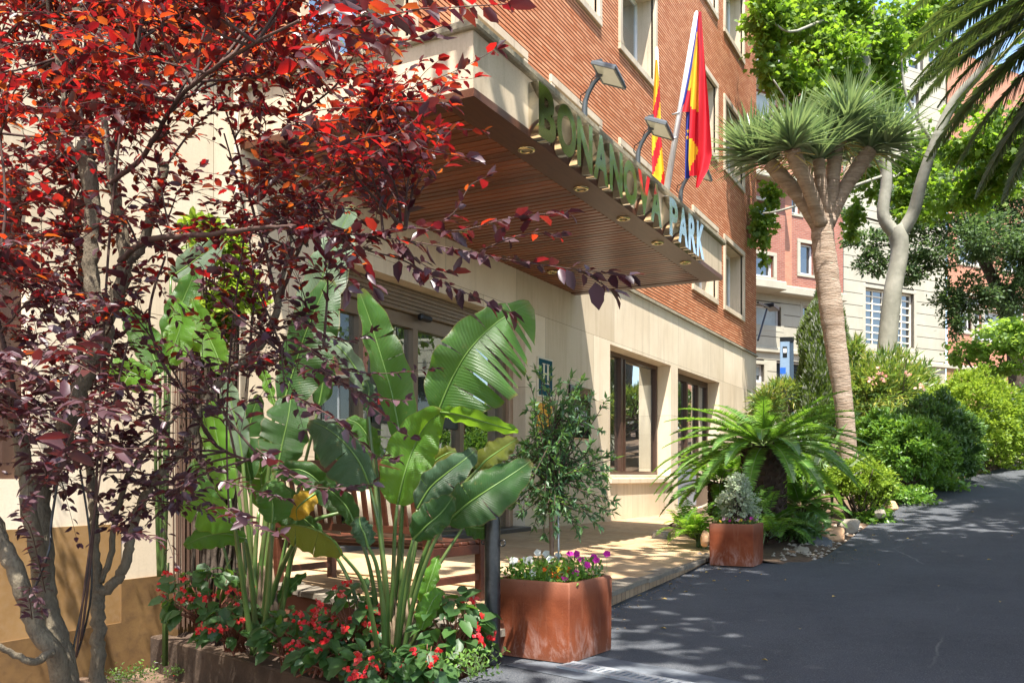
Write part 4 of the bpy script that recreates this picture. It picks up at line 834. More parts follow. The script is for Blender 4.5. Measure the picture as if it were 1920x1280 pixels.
rock('brown rock mound between fern and small hedge', 1560, 1000, 12.0, .28, .22, .14, M_rocko, 6)
rock('orange stone at the foot of the small clipped hedge', 1672, 950, 14.0, .16, .12, .1, M_rocko, 7)
rock('grey stone beside the orange one at the hedge foot', 1650, 962, 13.4, .13, .1, .08, M_rock, 8)
rock('yellowish stone under the bright fern', 1322, 1010, 10.9, .08, .07, .12, M_rocko, 9)
rock('pale stone at the foot of the round yellow hedge', 1895, 862, 21.5, .3, .2, .16, M_rock, 10)
rock('pale stone at the right edge of the picture', 1920, 858, 21.8, .26, .2, .15, M_rock, 11)
rock('brown rock behind the dark slab', 1590, 985, 12.6, .2, .15, .12, M_rock, 12)
# pale pebbly edging
b = MB(); rg = random.Random(9)
for k in range(170):
    y = 10.35+rg.random()**1.3*3.6; x = edge_x(y)-rg.uniform(.02, .55); s = rg.uniform(.015, .05); z = bed_z(x, y)+s*.2
    v = [(x+s*rg.uniform(.6, 1)*math.cos(a_), y+s*rg.uniform(.6, 1)*math.sin(a_), z) for a_ in (0, 1.2, 2.5, 3.8, 5)]; b.add(v+[(x, y, z+s*.6)], [(i, (i+1) % 5, 5) for i in range(5)])
tag(b.build('pebbles', M_rock), 'loose pale pebbles and bark along the edge of the planted bed', 'pebbles', kind='stuff')
# fallen leaves
M_fallen = mat_plain('dry_leaf', (.55, .38, .10), .7); M_petal = mat_plain('fallen_petal', (.70, .05, .03), .6)
me0 = None; rg = random.Random(12)
def fallen(px_, py_, s, mat, label, cat, group, z=None):
    p = onG(px_, py_) if z is None else onZ(px_, py_, z); b = MB(); b.add([(0, 0, .004), (s*.5, s*.35, .016), (s, 0, .006), (s*.5, -s*.35, .012), (s*.5, 0, .006)], [(0, 4, 1), (4, 2, 1), (0, 3, 4), (4, 3, 2)]); o = b.build('fallen_leaf' if mat is M_fallen else 'fallen_petal', mat); o.location = (p.x, p.y, p.z+.004); o.rotation_euler = (0, 0, rg.uniform(0, 6)); tag(o, label, cat, group)
spots = [(1352, 1068), (1322, 1074), (1380, 1082), (1300, 1080), (1262, 1096), (1290, 1110), (1404, 1090), (1470, 1088), (1360, 1104), (1228, 1100), (1155, 1132), (1240, 1124), (1425, 1078), (1700, 1010), (1820, 960), (1650, 1060), (1760, 1100), (1560, 1120), (1850, 1050), (1500, 1180), (1900, 1005), (1275, 1068), (1335, 1090), (1600, 1032), (1205, 1118), (1388, 1075), (1640, 1004), (1875, 1130), (1440, 1240), (1250, 1180)]
for x, y in spots: fallen(x, y, rg.uniform(.03, .055), M_fallen, 'small dry yellow leaf lying on the dark asphalt', 'leaf', 'dry leaves on the asphalt')
# ================================================================== PLANTS
UP = np.array([0, 0, 1.0])
def V3(p): return np.array([p[0], p[1], p[2]], float)
def crown_pts(center, rad, n, clumps, spread=.16, shell=.75, rg=nr, flat=1.0, low=-1.0):
    """leaf positions gathered in clumps through an ellipsoid"""
    c = np.array(center); r_ = np.array(rad); d = unit(rg.normal(size=(clumps, 3))); rr = shell+(1-shell)*rg.rand(clumps, 1)**.6; rr *= np.where(rg.rand(clumps, 1) < .22, rg.rand(clumps, 1)*.7+.2, 1)
    d[:, 2] = np.where(d[:, 2] < low, -d[:, 2], d[:, 2]); wob = 1+.13*np.sin(d[:, :1]*5+1)+.1*np.sin(d[:, 1:2]*7+2)
    cc = d*rr*wob; k = rg.randint(0, clumps, n); p = cc[k]+rg.normal(size=(n, 3))*spread*np.array([1, 1, .7*flat]); out = unit(p+1e-6); return c+p*r_, out
# ---------------------------------------------------------------- leaf materials
L_plum = mat_leaf('plum_leaf', [(.030, .010, .016), (.045, .013, .020), (.060, .018, .024), (.026, .010, .016), (.075, .030, .030)], [(.14, .006, .01), (.30, .010, .012), (.20, .008, .012), (.62, .018, .012), (.16, .006, .012), (.75, .08, .012), (.40, .010, .012), (.10, .005, .01), (.70, .16, .015), (.48, .012, .012)], .40, .36, .6, .5)
L_plumlow = mat_leaf('plum_leaf_shaded', [(.050, .022, .030), (.075, .036, .046), (.036, .014, .020), (.10, .055, .062)], [(.10, .012, .015), (.22, .02, .015), (.06, .008, .012)], .22, .42, .5, .5)  # lower plum leaves: the crown's shade put into a duller, darker colour
L_plane = mat_leaf('plane_leaf', [(.07, .13, .02), (.11, .18, .028), (.05, .10, .018), (.16, .23, .035)], [(.28, .50, .03), (.42, .62, .04), (.18, .36, .03), (.30, .46, .03)], .42, .5, .3)
L_grey = mat_leaf('grey_green_leaf', [(.05, .09, .035), (.09, .14, .06), (.13, .18, .09), (.035, .07, .03)], [(.14, .26, .06), (.22, .34, .09)], .3, .5, .35)
L_drac = mat_leaf('dragon_leaf', [(.11, .18, .09), (.21, .29, .17), (.15, .23, .14), (.30, .38, .24)], [(.22, .34, .10), (.30, .40, .12)], .25, .38, .5)
L_palm = mat_leaf('palm_leaf', [(.03, .06, .015), (.055, .09, .022), (.04, .07, .018), (.10, .13, .03)], [(.16, .26, .04), (.24, .30, .05), (.10, .18, .03)], .3, .35, .5)
L_cyc = mat_leaf('cycad_leaf', [(.06, .15, .03), (.10, .21, .04), (.045, .11, .03), (.15, .27, .05)], [(.28, .55, .05), (.38, .62, .06)], .36, .25, .6)
L_cyp = mat_leaf('cypress_leaf', [(.06, .11, .02), (.12, .19, .03), (.18, .25, .04), (.07, .12, .02)], [(.24, .36, .03)], .28, .6, .25)
L_hedge = mat_leaf('bright_hedge_leaf', [(.13, .21, .02), (.21, .31, .03), (.09, .16, .02), (.27, .36, .04)], [(.34, .50, .04), (.42, .55, .05)], .38, .5, .3)
L_bush = mat_leaf('dark_bush_leaf', [(.06, .125, .035), (.09, .175, .045), (.14, .25, .07), (.05, .10, .03)], [(.15, .30, .04), (.2, .36, .05)], .28, .32, .55)
L_bush2 = mat_leaf('green_bush_leaf', [(.08, .17, .03), (.12, .24, .035), (.17, .30, .055), (.065, .14, .025)], [(.24, .46, .04), (.32, .52, .05)], .34, .35, .5)
L_olean = mat_leaf('oleander_leaf', [(.05, .11, .03), (.10, .18, .05), (.15, .23, .05), (.30, .27, .05)], [(.25, .42, .05), (.4, .5, .06)], .3, .35, .5)
L_lite = mat_leaf('light_green_leaf', [(.14, .24, .05), (.20, .30, .08), (.11, .20, .04)], [(.40, .62, .06), (.48, .66, .10)], .45, .5, .3)
L_olive = mat_leaf('olive_leaf', [(.045, .10, .04), (.07, .145, .06), (.05, .11, .06), (.13, .23, .08)], [(.16, .34, .06), (.26, .44, .07)], .3, .4, .4)
L_fern = mat_leaf('fern_leaf', [(.10, .22, .02), (.15, .30, .03), (.08, .17, .02)], [(.32, .58, .04), (.40, .62, .05)], .42, .35, .45)
L_vari = mat_leaf('variegated_leaf', [(.30, .36, .22), (.42, .46, .30), (.16, .24, .12), (.36, .40, .26)], [(.4, .5, .25)], .3, .45, .4)
L_beg = mat_leaf('begonia_leaf', [(.03, .075, .02), (.045, .10, .028), (.06, .13, .03), (.035, .085, .03)], [(.16, .36, .03), (.22, .42, .04)], .28, .45, .4)
L_red = mat_leaf('red_petal', [(.62, .015, .02), (.70, .03, .025), (.55, .01, .03)], [(.9, .05, .04)], .35, .5, .3)
L_weed = mat_leaf('weed_leaf', [(.10, .20, .03), (.14, .26, .05)], [(.3, .5, .05)], .35, .5, .3)
L_magenta = mat_leaf('magenta_petal', [(.45, .01, .25), (.55, .02, .32)], [(.7, .05, .4)], .35, .6, .2); L_whitep = mat_leaf('white_petal', [(.75, .75, .72), (.8, .8, .75)], [(.8, .8, .75)], .3, .6, .2); L_orangep = mat_leaf('orange_petal', [(.75, .16, .02), (.7, .10, .02)], [(.9, .3, .05)], .3, .6, .2); L_yellowp = mat_leaf('yellow_petal', [(.75, .50, .03), (.7, .45, .03)], [(.9, .7, .1)], .3, .6, .2); L_pinkp = mat_leaf('pink_petal', [(.62, .35, .45), (.7, .5, .6)], [(.8, .5, .6)], .3, .6, .2)
B_plum = mat_noise('plum_bark', (.11, .085, .055), (.20, .165, .11), 14, .9, 1, .012, (.045, .035, .024), 90, stretch=(1, 1, .5))
B_plane = mat_noise('plane_bark', (.16, .155, .12), (.25, .24, .19), 2.5, .8, .6, .012, (.36, .34, .28), 3.5)
B_drac = mat_noise('dragon_bark', (.24, .165, .11), (.46, .36, .28), 2, .9, 1, .03, (.13, .08, .05), 7, stretch=(1, 1, 6))
B_dark = mat_noise('dark_bark', (.05, .035, .025), (.10, .075, .055), 6, .95, .9, .01, (.03, .02, .015), 30)
B_cyc = mat_noise('cycad_trunk_bark', (.035, .02, .014), (.085, .05, .035), 10, .95, 1, .03, (.02, .012, .01), 22)
B_green = mat_plain('green_stem', (.09, .15, .05), .45); B_twig = mat_noise('twig', (.05, .026, .02), (.085, .045, .033), 20, .8, .3)
S_strel = None
# ---------------------------------------------------------------- off-frame plane tree over the drive (gives the shade)
def tree(name, label, cat, base, trunk, leafmat, bark, crowns, nleaf, L, tpl='maple', group=None, limbs=6, wl=.9, seed=1, up=.6, clumps=140, spread=.13, shell=.7, ntw=60):
    rg = np.random.RandomState(seed); t = thing(name, label, cat, base, 0, group)
    b = MB(); pts = spline(trunk, 5); b.tube([tuple(p[:3]) for p in pts], [p[3] for p in pts], 12, 0, True); top = pts[-1]
    b.build('trunk', bark, t, True, world=True); P_, O_ = [], []
    lb = MB(); tot = sum(c[1][0]*c[1][1] for c in crowns)
    for c, r_ in crowns:
        k = int(nleaf*r_[0]*r_[1]/tot); p, o = crown_pts(c, r_, k, clumps, spread, shell, rg); P_.append(p); O_.append(o)
        a = np.array(top[:3]); cn = np.array(c)
        for j in range(limbs):
            e = p[rg.randint(len(p))]; m1 = a+(cn-a)*.5*rg.rand()+rg.normal(size=3)*.1*np.array(r_); q = spline([a, m1, (m1+e)/2+rg.normal(size=3)*.05*r_[0], e], 5); lb.tube(q, np.linspace(top[3]*.55, .012, len(q)), 7)
            for q2 in range(ntw//limbs): s_ = q[rg.randint(5, len(q))]; e2 = s_+rg.normal(size=3)*np.array(r_)*.22; lb.tube([s_, (s_+e2)/2+rg.normal(size=3)*.03*r_[0], e2], [.02, .012, .004], 4)
    lb.build('branches', bark, t, True, world=True)
    p = np.concatenate(P_); o = np.concatenate(O_); ax = unit(o*.7+rg.normal(size=p.shape)*.6+np.array([0, 0, -.25])); nn = unit(rg.normal(size=p.shape)*.55+UP*up+o*.3)
    LL = L*rg.uniform(.65, 1.25, len(p)); leafmesh('foliage', leafmat, t, p, ax, nn, LL, LL*wl, tpl); return t
g0 = gz(7)
tree('plane_tree', 'big plane tree beside the drive shading the asphalt', 'tree', (6.5, 7, g0), [(6.5, 7, g0-.3, .38), (6.4, 7.1, g0+2, .30), (6.2, 7.4, g0+4.5, .25), (6.0, 7.6, g0+7, .2)], L_plane, B_plane,
     [((3.0, 5.4, 9.6), (4.2, 5.4, 1.7)), ((8.5, 8, 10), (5, 6, 2.6)), ((5.4, 13.6, 9.3), (3.2, 4.4, 1.8)), ((6.0, .8, 9.5), (3.6, 3.4, 1.6))], 66000, .32, limbs=7, seed=4, clumps=700, spread=.2, shell=.2)
g0 = gz(24)
tree('plane_tree', 'second big plane tree farther up beside the drive', 'tree', (7, 26, g0), [(7, 26, g0-.3, .35), (6.8, 26, g0+3, .28), (6.6, 26, g0+6, .22)], L_plane, B_plane, [((6.4, 26, 10.6), (4.6, 7, 4.6))], 13000, .27, limbs=7, seed=5, clumps=120, spread=.17, shell=.3)
# ---------------------------------------------------------------- plane tree in view
def PT(l): return [(*P(x, y, d), r) for x, y, d, r in l]
D0 = 24.0; pb_ = P(1655, 780, D0)
pt = thing('plane_tree', 'pale barked forked plane tree rising behind the oleander hedge', 'tree', (pb_.x, pb_.y, pb_.z))
b = MB(); 
for l in ([(1650, 800, D0, .29), (1660, 690, D0, .26), (1672, 560, D0, .235), (1686, 480, D0, .225), (1684, 440, D0, .25), (1678, 425, D0, .22)], [(1680, 440, D0, .18), (1656, 405, D0, .16), (1662, 340, D0, .15), (1655, 280, D0, .15), (1630, 190, D0, .14), (1622, 110, D0, .14), (1630, 30, D0, .13), (1640, -60, D0, .11)], [(1684, 445, D0, .18), (1712, 400, D0-.2, .165), (1728, 340, D0-.5, .15), (1752, 270, D0-.8, .13), (1790, 190, D0-1, .13), (1850, 120, D0-1.5, .11), (1900, 20, D0-2, .08)]):
    q = spline(PT(l), 5); b.tube([p[:3] for p in q], q[:, 3], 14, 0, True)
b.build('trunk', B_plane, pt, True, world=True)
b = MB(); rg = np.random.RandomState(11)
for l in ([(1625, 100, D0, .06), (1560, 40, D0-1, .05), (1480, 60, D0-2, .03), (1430, 20, D0-2, .02)], [(1640, 230, D0, .05), (1560, 180, D0-1, .04), (1500, 210, D0-1.5, .025), (1450, 150, D0-2, .02)], [(1628, 60, D0, .05), (1700, 20, D0+1, .04), (1750, 60, D0+1, .02)], [(1655, 300, D0, .05), (1600, 330, D0+1, .03), (1560, 380, D0+1, .02)], [(1750, 270, D0, .05), (1700, 180, D0, .04), (1690, 100, D0, .02)], [(1760, 250, D0, .05), (1830, 290, D0, .04), (1900, 250, D0, .02)], [(1655, 330, D0, .04), (1480, 390, D0-1, .03), (1430, 400, D0-1, .02)]):
    q = spline(PT(l), 5); b.tube([p[:3] for p in q], q[:, 3], 7)
b.build('branches', B_plane, pt, True, world=True)
cl = []
for (x, y, d, rx, rz) in ((1500, 40, 23, 75, 45), (1590, 20, 24, 70, 50), (1560, 110, 23.5, 80, 50), (1480, 140, 22.5, 62, 40), (1440, 60, 22.5, 40, 60), (1640, 100, 24.5, 65, 70), (1690, 50, 25, 50, 60), (1530, 200, 23, 55, 36), (1600, 180, 24, 50, 45), (1440, 20, 22, 40, 40), (1665, 190, 25, 35, 40), (1430, 420, 25, 20, 60), (1445, 370, 25, 18, 22), (1640, 330, 26, 42, 40), (1720, 300, 26, 40, 60), (1830, 250, 23, 60, 60), (1900, 280, 23, 40, 60), (1790, 370, 25, 70, 45), (1870, 330, 24, 60, 40), (1750, 40, 26, 40, 50), (1600, 410, 26.5, 18, 40), (1540, 20, 24, 80, 50), (1700, 380, 26, 30, 40)):
    k = d/F; p, o = crown_pts(P(x, y, d), (rx*k, rx*k, rz*k), int(36*rx*rz/100)+80, 26, .22, .35, rg); cl.append((p, o))
p = np.concatenate([c[0] for c in cl]); o = np.concatenate([c[1] for c in cl]); LL = .17*rg.uniform(.55, 1.3, len(p)); leafmesh('foliage', L_plane, pt, p, o*.6+rg.normal(size=p.shape)*.6+[0, 0, -.3], rg.normal(size=p.shape)*.55+UP*.7, LL, LL*.95, 'maple')
# ---------------------------------------------------------------- big grey leaved tree on the right
g = P(1900, 760, 31)
gt = thing('broadleaf_tree', 'large dark tree with small grey green leaves before the brick wing at the right', 'tree', (g.x, g.y, g.z-.5))
b = MB(); 
for l in ([(1912, 790, 31, .3), (1900, 640, 31, .26), (1878, 570, 31, .22), (1850, 500, 31, .18), (1800, 430, 30.5, .12), (1740, 380, 30, .07)], [(1880, 575, 31, .16), (1920, 500, 31, .12), (1960, 400, 31, .08)], [(1860, 520, 31, .12), (1840, 430, 31, .1), (1860, 330, 31, .06)]):
    q = spline(PT(l), 5); b.tube([p[:3] for p in q], q[:, 3], 10)
b.build('trunk', B_dark, gt, True, world=True); cl = []; b = MB()
for (x, y, d, rx, rz) in ((1690, 350, 30, 50, 40), (1630, 450, 30, 42, 22), (1640, 490, 30, 30, 25), (1600, 400, 30.5, 22, 14), (1750, 360, 30, 70, 50), (1820, 330, 30.5, 80, 60), (1900, 340, 31, 60, 80), (1750, 470, 30, 60, 38), (1830, 450, 30, 80, 60), (1910, 470, 30.5, 60, 70), (1780, 560, 30, 26, 50), (1820, 560, 30, 50, 40), (1900, 560, 30.5, 50, 45), (1790, 610, 29.8, 14, 30), (1700, 510, 30, 40, 24), (1960, 420, 31, 70, 120), (1720, 420, 30, 50, 30), (1860, 270, 31, 60, 40)):
    k = d/F; p, o = crown_pts(P(x, y, d), (rx*k, rx*k*.8, rz*k), int(85*rx*rz/100)+150, 30, .2, .4, rg); cl.append((p, o)); c0 = V3(P(x, y, d))
    for j in range(4): e = p[rg.randint(len(p))]; s_ = V3(P(1860, 480, 31)); b.tube([c0+(s_-c0)*.3, (c0+e)/2, e], [.03, .018, .005], 4)
b.build('branches', B_dark, gt, True, world=True)
p = np.concatenate([c[0] for c in cl]); o = np.concatenate([c[1] for c in cl]); LL = .15*rg.uniform(.6, 1.3, len(p)); leafmesh('foliage', L_grey, gt, p, o*.8+rg.normal(size=p.shape)*.6, rg.normal(size=p.shape)*.5+UP*.8, LL, LL*.5, 'diamond')
# ---------------------------------------------------------------- small bright tree
g = P(1835, 760, 26); st = thing('redbud_tree', 'small bright green round leaved tree behind the round yellow hedge', 'tree', (g.x, g.y, g.z))
b = MB(); rt = (1838, 760, 26)
for l in ([(1838, 770, 26, .06), (1845, 725, 26, .05), (1870, 700, 26, .04), (1905, 680, 26, .03)], [(1842, 735, 26, .05), (1828, 700, 26, .035), (1810, 670, 26, .02)], [(1843, 730, 26, .04), (1850, 690, 26, .03), (1860, 640, 26, .02)], [(1870, 702, 26, .03), (1880, 670, 26, .02), (1900, 640, 26, .015)], [(1830, 705, 26, .03), (1845, 680, 26.3, .02), (1830, 640, 26.3, .012)]):
    q = spline(PT(l), 4); b.tube([p[:3] for p in q], q[:, 3], 7)
b.build('trunk', B_dark, st, True, world=True); cl = []
for (x, y, rx, rz) in ((1850, 650, 60, 28), (1900, 640, 50, 40), (1820, 665, 36, 22), (1880, 620, 45, 22), (1930, 670, 50, 40), (1870, 690, 40, 16)):
    k = 26/F; p, o = crown_pts(P(x, y, 26), (rx*k, rx*k, rz*k), 420, 24, .18, .5, rg); cl.append((p, o))
p = np.concatenate([c[0] for c in cl]); o = np.concatenate([c[1] for c in cl]); LL = .14*rg.uniform(.7, 1.2, len(p)); leafmesh('foliage', L_lite, st, p, o*.4+rg.normal(size=p.shape)*.5+[0, 0, -.2], rg.normal(size=p.shape)*.3+UP, LL, LL, 'ovate')
# ---------------------------------------------------------------- dragon tree
Dd = 16.0; g = onG(1590, 870); g = P(1590, 880, Dd)
dt = thing('dragon_tree', 'tall dragon tree with bare branching limbs and spiky blue green tufts', 'tree', (g.x, g.y, g.z))
b = MB(); q = spline(PT([(1598, 900, Dd, .19), (1590, 840, Dd, .165), (1580, 740, Dd, .175), (1566, 640, Dd, .20), (1556, 560, Dd, .215), (1546, 480, Dd, .215), (1542, 430, Dd, .20), (1545, 405, Dd, .18)]), 8)
b.tube([p[:3] for p in q], [p[3]*.95*(1+.025*math.sin(i*2.1)+.02*math.sin(i*.7)) for i, p in enumerate(q)], 18, 0, True); b.build('trunk', B_drac, dt, True, world=True)
heads = []
for l in ([(1535, 425, Dd, .13), (1500, 370, Dd-.1, .13), (1460, 325, Dd-.2, .13), (1442, 305, Dd-.2, .12)], [(1540, 420, Dd-.1, .12), (1515, 350, Dd-.5, .12), (1492, 300, Dd-.7, .13), (1485, 280, Dd-.8, .13)], [(1548, 420, Dd, .12), (1560, 350, Dd, .12), (1566, 290, Dd, .13), (1575, 262, Dd, .13)], [(1552, 420, Dd, .13), (1580, 360, Dd+.1, .13), (1612, 310, Dd+.1, .14), (1630, 282, Dd+.1, .14)], [(1545, 415, Dd+.3, .11), (1530, 340, Dd+.9, .11), (1520, 310, Dd+1.2, .11)], [(1550, 415, Dd+.3, .11), (1585, 350, Dd+1, .11), (1600, 300, Dd+1.5, .11)], [(1550, 410, Dd, .1), (1540, 350, Dd-.2, .1), (1535, 300, Dd-.2, .1)]):
    b = MB(); q = spline(PT(l), 6); b.tube([p[:3] for p in q], [p[3]*(1+.04*math.sin(i*3)) for i, p in enumerate(q)], 14); b.build('limb', B_drac, dt, True, world=True); heads.append((q[-1][:3], q[-1][:3]-q[-4][:3]))
for (x, y, d, dx) in ((1412, 298, Dd-.2, -.7), (1590, 232, Dd-.2, .1), (1662, 275, Dd, .7)): heads.append((V3(P(x, y, d)), np.array([dx*CT, dx*ST, .8])))
PP, AA, NN, LN = [], [], [], []; PY = ([], [], [], [])
for c, ax0 in heads:
    n = 250; a0 = unit(np.array([ax0]))[0]; a0 = unit(np.array([a0*.55+UP*.6]))[0]; d = unit(rg.normal(size=(n, 3))); dot = d @ a0; d = unit(d+a0*.95); d = d[(d @ a0) > .02]; n = len(d); age = 1-(d @ a0)
    L = .86*rg.uniform(.75, 1.2, n); s0 = c+d*.04; nrm = UP+rg.normal(size=(n, 3))*.2
    PP.append(s0); AA.append(d+np.array([0, 0, -.12])*age[:, None]); NN.append(nrm); LN.append(L)
leafmesh('foliage', L_drac, dt, np.concatenate(PP), np.concatenate(AA), np.concatenate(NN), np.concatenate(LN), .046, 'blade')
n = 60; hh = [heads[i % 4][0] for i in range(n)]; d = unit(rg.normal(size=(n, 3))*np.array([1, 1, .25])+[0, 0, -.45]); leafmesh('old_leaves', mat_leaf('yellowed_leaf', [(.45, .33, .06), (.3, .2, .08)], [(.6, .5, .1)], .3), dt, np.array(hh)+[0, 0, -.08], d, UP+rg.normal(size=(n, 3))*.3, .5, .03, 'blade')
# ---------------------------------------------------------------- fronds (palm, cycads, ferns)
def frond(acc, c, d0, L, droop, npair, ll, lw, rg, vee=.5, lift=.3, start=.12, fall=.0, tip=.35, rach=None, rr=.012, ang=.75):
    """arching rachis from c along d0; leaflets both sides"""
    c = np.array(c, float); d0 = np.array(d0, float)/np.linalg.norm(d0); pts = [c]; d = d0.copy(); M = 14; 
    for i in range(M):
        d = d+np.array([0, 0, -1])*droop/M*(.4+1.2*i/M); d /= np.linalg.norm(d); pts.append(pts[-1]+d*L/M)
    pts = np.array(pts)
    if rach is not None: rach.tube(pts, np.linspace(rr, rr*.3, len(pts)), 5)
    t = np.linspace(start, 1, npair); f = t*M; i0 = np.minimum(f.astype(int), M-1); fr = (f-i0)[:, None]; pos = pts[i0]*(1-fr)+pts[i0+1]*fr; tan = unit(pts[i0+1]-pts[i0])
    side = unit(np.cross(tan, UP+1e-3)); nu = np.cross(side, tan); env = np.sin(np.pi*np.clip(t*.93+.06, 0, 1))**.55*(1-tip*t)
    for s_ in (-1, 1):
        a = side*s_*math.cos(ang*.9)+tan*math.sin(ang)*(.55+.5*t[:, None])+nu*lift+rg.normal(size=pos.shape)*.06; a[:, 2] -= fall
        acc[0].append(pos); acc[1].append(a); acc[2].append(nu+side*s_*-vee+rg.normal(size=pos.shape)*.08); acc[3].append(ll*env*rg.uniform(.9, 1.08, npair)); acc[4].append(np.full(npair, lw))
def flush(name, acc, mat, parent, tpl='needle'):
    return leafmesh(name, mat, parent, *[np.concatenate(a) for a in acc], tpl)
def aim(c, tgt, droop, up0):
    d = tgt-c; Ln = np.linalg.norm(d)*1.15; d0 = d/np.linalg.norm(d)+np.array([0, 0, up0])
    for _ in range(12):
        p = np.array(c, float); dd = d0/np.linalg.norm(d0)
        for i in range(14): dd = dd+np.array([0, 0, -1])*droop/14*(.4+1.2*i/14); dd /= np.linalg.norm(dd); p = p+dd*Ln/14
        e = tgt-p; d0 = d0/np.linalg.norm(d0)+e/Ln*.7; Ln += .5*e.dot(dd)
    return d0, Ln
def newacc(): return ([], [], [], [], [])
# date palm: crown off the frame upper right, fronds reach in
pc = np.array([2.5, 15.6, 8.3]); pm = thing('date_palm', 'tall date palm whose feathery fronds hang in from the top right', 'palm tree', (pc[0], pc[1], gz(15.6)))
b = MB(); zz = gz(15.6)-.2; b.tube([(pc[0], pc[1], zz+(pc[2]-.3-zz)*k/20) for k in range(21)], [.30+.025*(k % 2) for k in range(21)], 16); b.build('trunk', B_drac, pm, True, world=True)
acc = newacc(); rb = MB(); rg = np.random.RandomState(21)
for k in range(44):
    a = -2.0+4.0*((k*.618034) % 1); e = .95-1.25*(k/44.0); d = (math.cos(a)*math.cos(e), math.sin(a)*math.cos(e), math.sin(e)); frond(acc, pc+np.array(d)*.2, d, 4.3*rg.uniform(.9, 1.1), 1.3+.5*rg.rand(), 105, .52, .03, rg, .4, .12, .14, .28, .35, rb, .022)
for (tx, ty, td, lf) in ((1725, 60, 16.5, .6), (1745, 150, 15.6, .55), (1700, 190, 16.8, .5), (1770, 270, 14.8, .5), (1850, 330, 15, .25), (1780, 10, 15.5, .7), (1800, 120, 15, .6), (1745, 90, 17.5, .6), (1900, 330, 16, .2), (1830, 210, 14, .5), (1870, 260, 13.5, .5), (1920, 260, 14, .5), (1715, 120, 16, .5), (1760, 200, 14.5, .5), (1800, 20, 14, .5), (1860, 130, 13, .5), (1700, 30, 17, .5), (1840, 60, 15, .5), (1720, 200, 15.5, .5), (1790, 320, 14.6, .5), (1740, 300, 15.5, .5), (1830, 370, 15, .5), (1690, 110, 16.5, .5), (1760, 240, 13.8, .5), (1880, 380, 15.5, .5), (1710, 160, 14.5, .5)):
    e = V3(P(tx, ty, td)); d, Ln = aim(pc, e, 1.05, .4); frond(acc, pc, d, Ln, 1.05, 150, .55, .04, rg, .4, .1, .12, .30, .35, rb, .024)
rb.build('rachis', mat_plain('palm_rachis', (.22, .20, .07), .5), pm, True, world=True); flush('foliage', acc, L_palm, pm)
# sago cycad
def cycad(label, px_, py_, D, h, tr, nf, L, seed, spread=(-.12, 1.1), trunk_lean=0):
    rg = np.random.RandomState(seed); c = V3(P(px_, py_, D)); t = thing('sago_cycad', label, 'cycad', (c[0], c[1], c[2]-h), 0)
    b = MB(); prof = []; 
    for k in range(27): z = k/26*h; prof.append((tr*(1+.10*(k % 2))*(1.05-.12*k/26 if k > 20 else 1), z))
    b.lathe(prof, 22, (c[0], c[1], c[2]-h)); 
    if h > .3:
        for k in range(220):
            a = k*2.399; z = (k/220)*h; r0 = tr; dx, dy = math.cos(a), math.sin(a); p0 = Vector((c[0]+dx*r0*.95, c[1]+dy*r0*.95, c[2]-h+z)); b.tube([p0, p0+Vector((dx*.05, dy*.05, .03)), p0+Vector((dx*.065, dy*.065, .06))], [.022, .016, .006], 5)
    b.build('trunk', B_cyc, t, False, world=True); acc = newacc(); rb = MB()
    for k in range(nf):
        a = 2.39996*k+rg.uniform(-.15, .15); q = k/nf; e = spread[1]-(spread[1]-spread[0])*q**.8; d = (math.cos(a)*math.cos(e), math.sin(a)*math.cos(e), math.sin(e)); frond(acc, c+np.array(d)*.08, d, L*(.74+.3*q)*rg.uniform(.92, 1.06), .75+.35*q, 104, .165, .017, rg, .45, .25, .1, 0, .3, rb, .009, .5)
    rb.build('rachis', mat_plain('cycad_rachis', (.20, .28, .07), .4), t, True, world=True); flush('foliage', acc, L_cyc, t)
    if h > .3:
        n = 90; a = rg.rand(n)*6.28; d = np.stack([np.cos(a), np.sin(a), -.6+0*a], 1); leafmesh('old_scales', mat_plain('rusty_scale', (.20, .075, .03), .8), t, c+d*.12+[0, 0, .04], d+rg.normal(size=(n, 3))*.3, UP+d, .12, .03, 'blade')
cycad('big sago cycad with a thick dark trunk and arching glossy fronds behind the far planter', 1432, 836, 11.6, 1.25, .24, 60, 1.52, 31, (-.15, .8))
cycad('smaller sago cycad with dull drooping fronds beside the glazed door', 1350, 905, 13.2, .5, .12, 26, .95, 32, (-.2, 1.1))
cycad('low young cycad with dark fronds under the dragon tree', 1500, 950, 12.6, .15, .08, 20, .7, 33, (-.1, 1.0))
cycad('low young cycad with dark fronds beside the brown rock', 1440, 985, 11.3, .12, .07, 18, .6, 34, (-.2, .7))
# ferns
def fern(label, px_, py_, D, n, L, seed, mat=None, ll=.10, lw=.022, ml=16):
    rg = np.random.RandomState(seed); c = V3(P(px_, py_, D)); t = thing('fern', label, 'fern', tuple(c)); acc = newacc(); rb = MB()
    for k in range(n):
        a = rg.rand()*6.28; e = rg.uniform(.25, 1.25); d = (math.cos(a)*math.cos(e), math.sin(a)*math.cos(e), math.sin(e)); frond(acc, c+rg.normal(size=3)*[.06, .06, 0], d, L*rg.uniform(.7, 1.1), 1.3, ml, ll, lw, rg, .2, .05, .18, .0, .3, rb, .004, .35)
    rb.build('rachis', B_green, t, True, world=True); flush('foliage', acc, mat or L_fern, t, 'ovate')
fern('bright yellow green fern at the left of the far planter', 1292, 1000, 11.3, 46, .52, 41)
fern('dark holly fern spreading right of the far planter', 1445, 1005, 10.5, 14, .62, 42, L_bush2, .10, .03, 12)
fern('leafy fern standing behind the variegated shrub', 1418, 960, 10.9, 12, .5, 43, L_bush2, .09, .028, 12)
fern('low green fern beside the brown rock mound', 1525, 975, 12.6, 22, .42, 44, L_bush2)
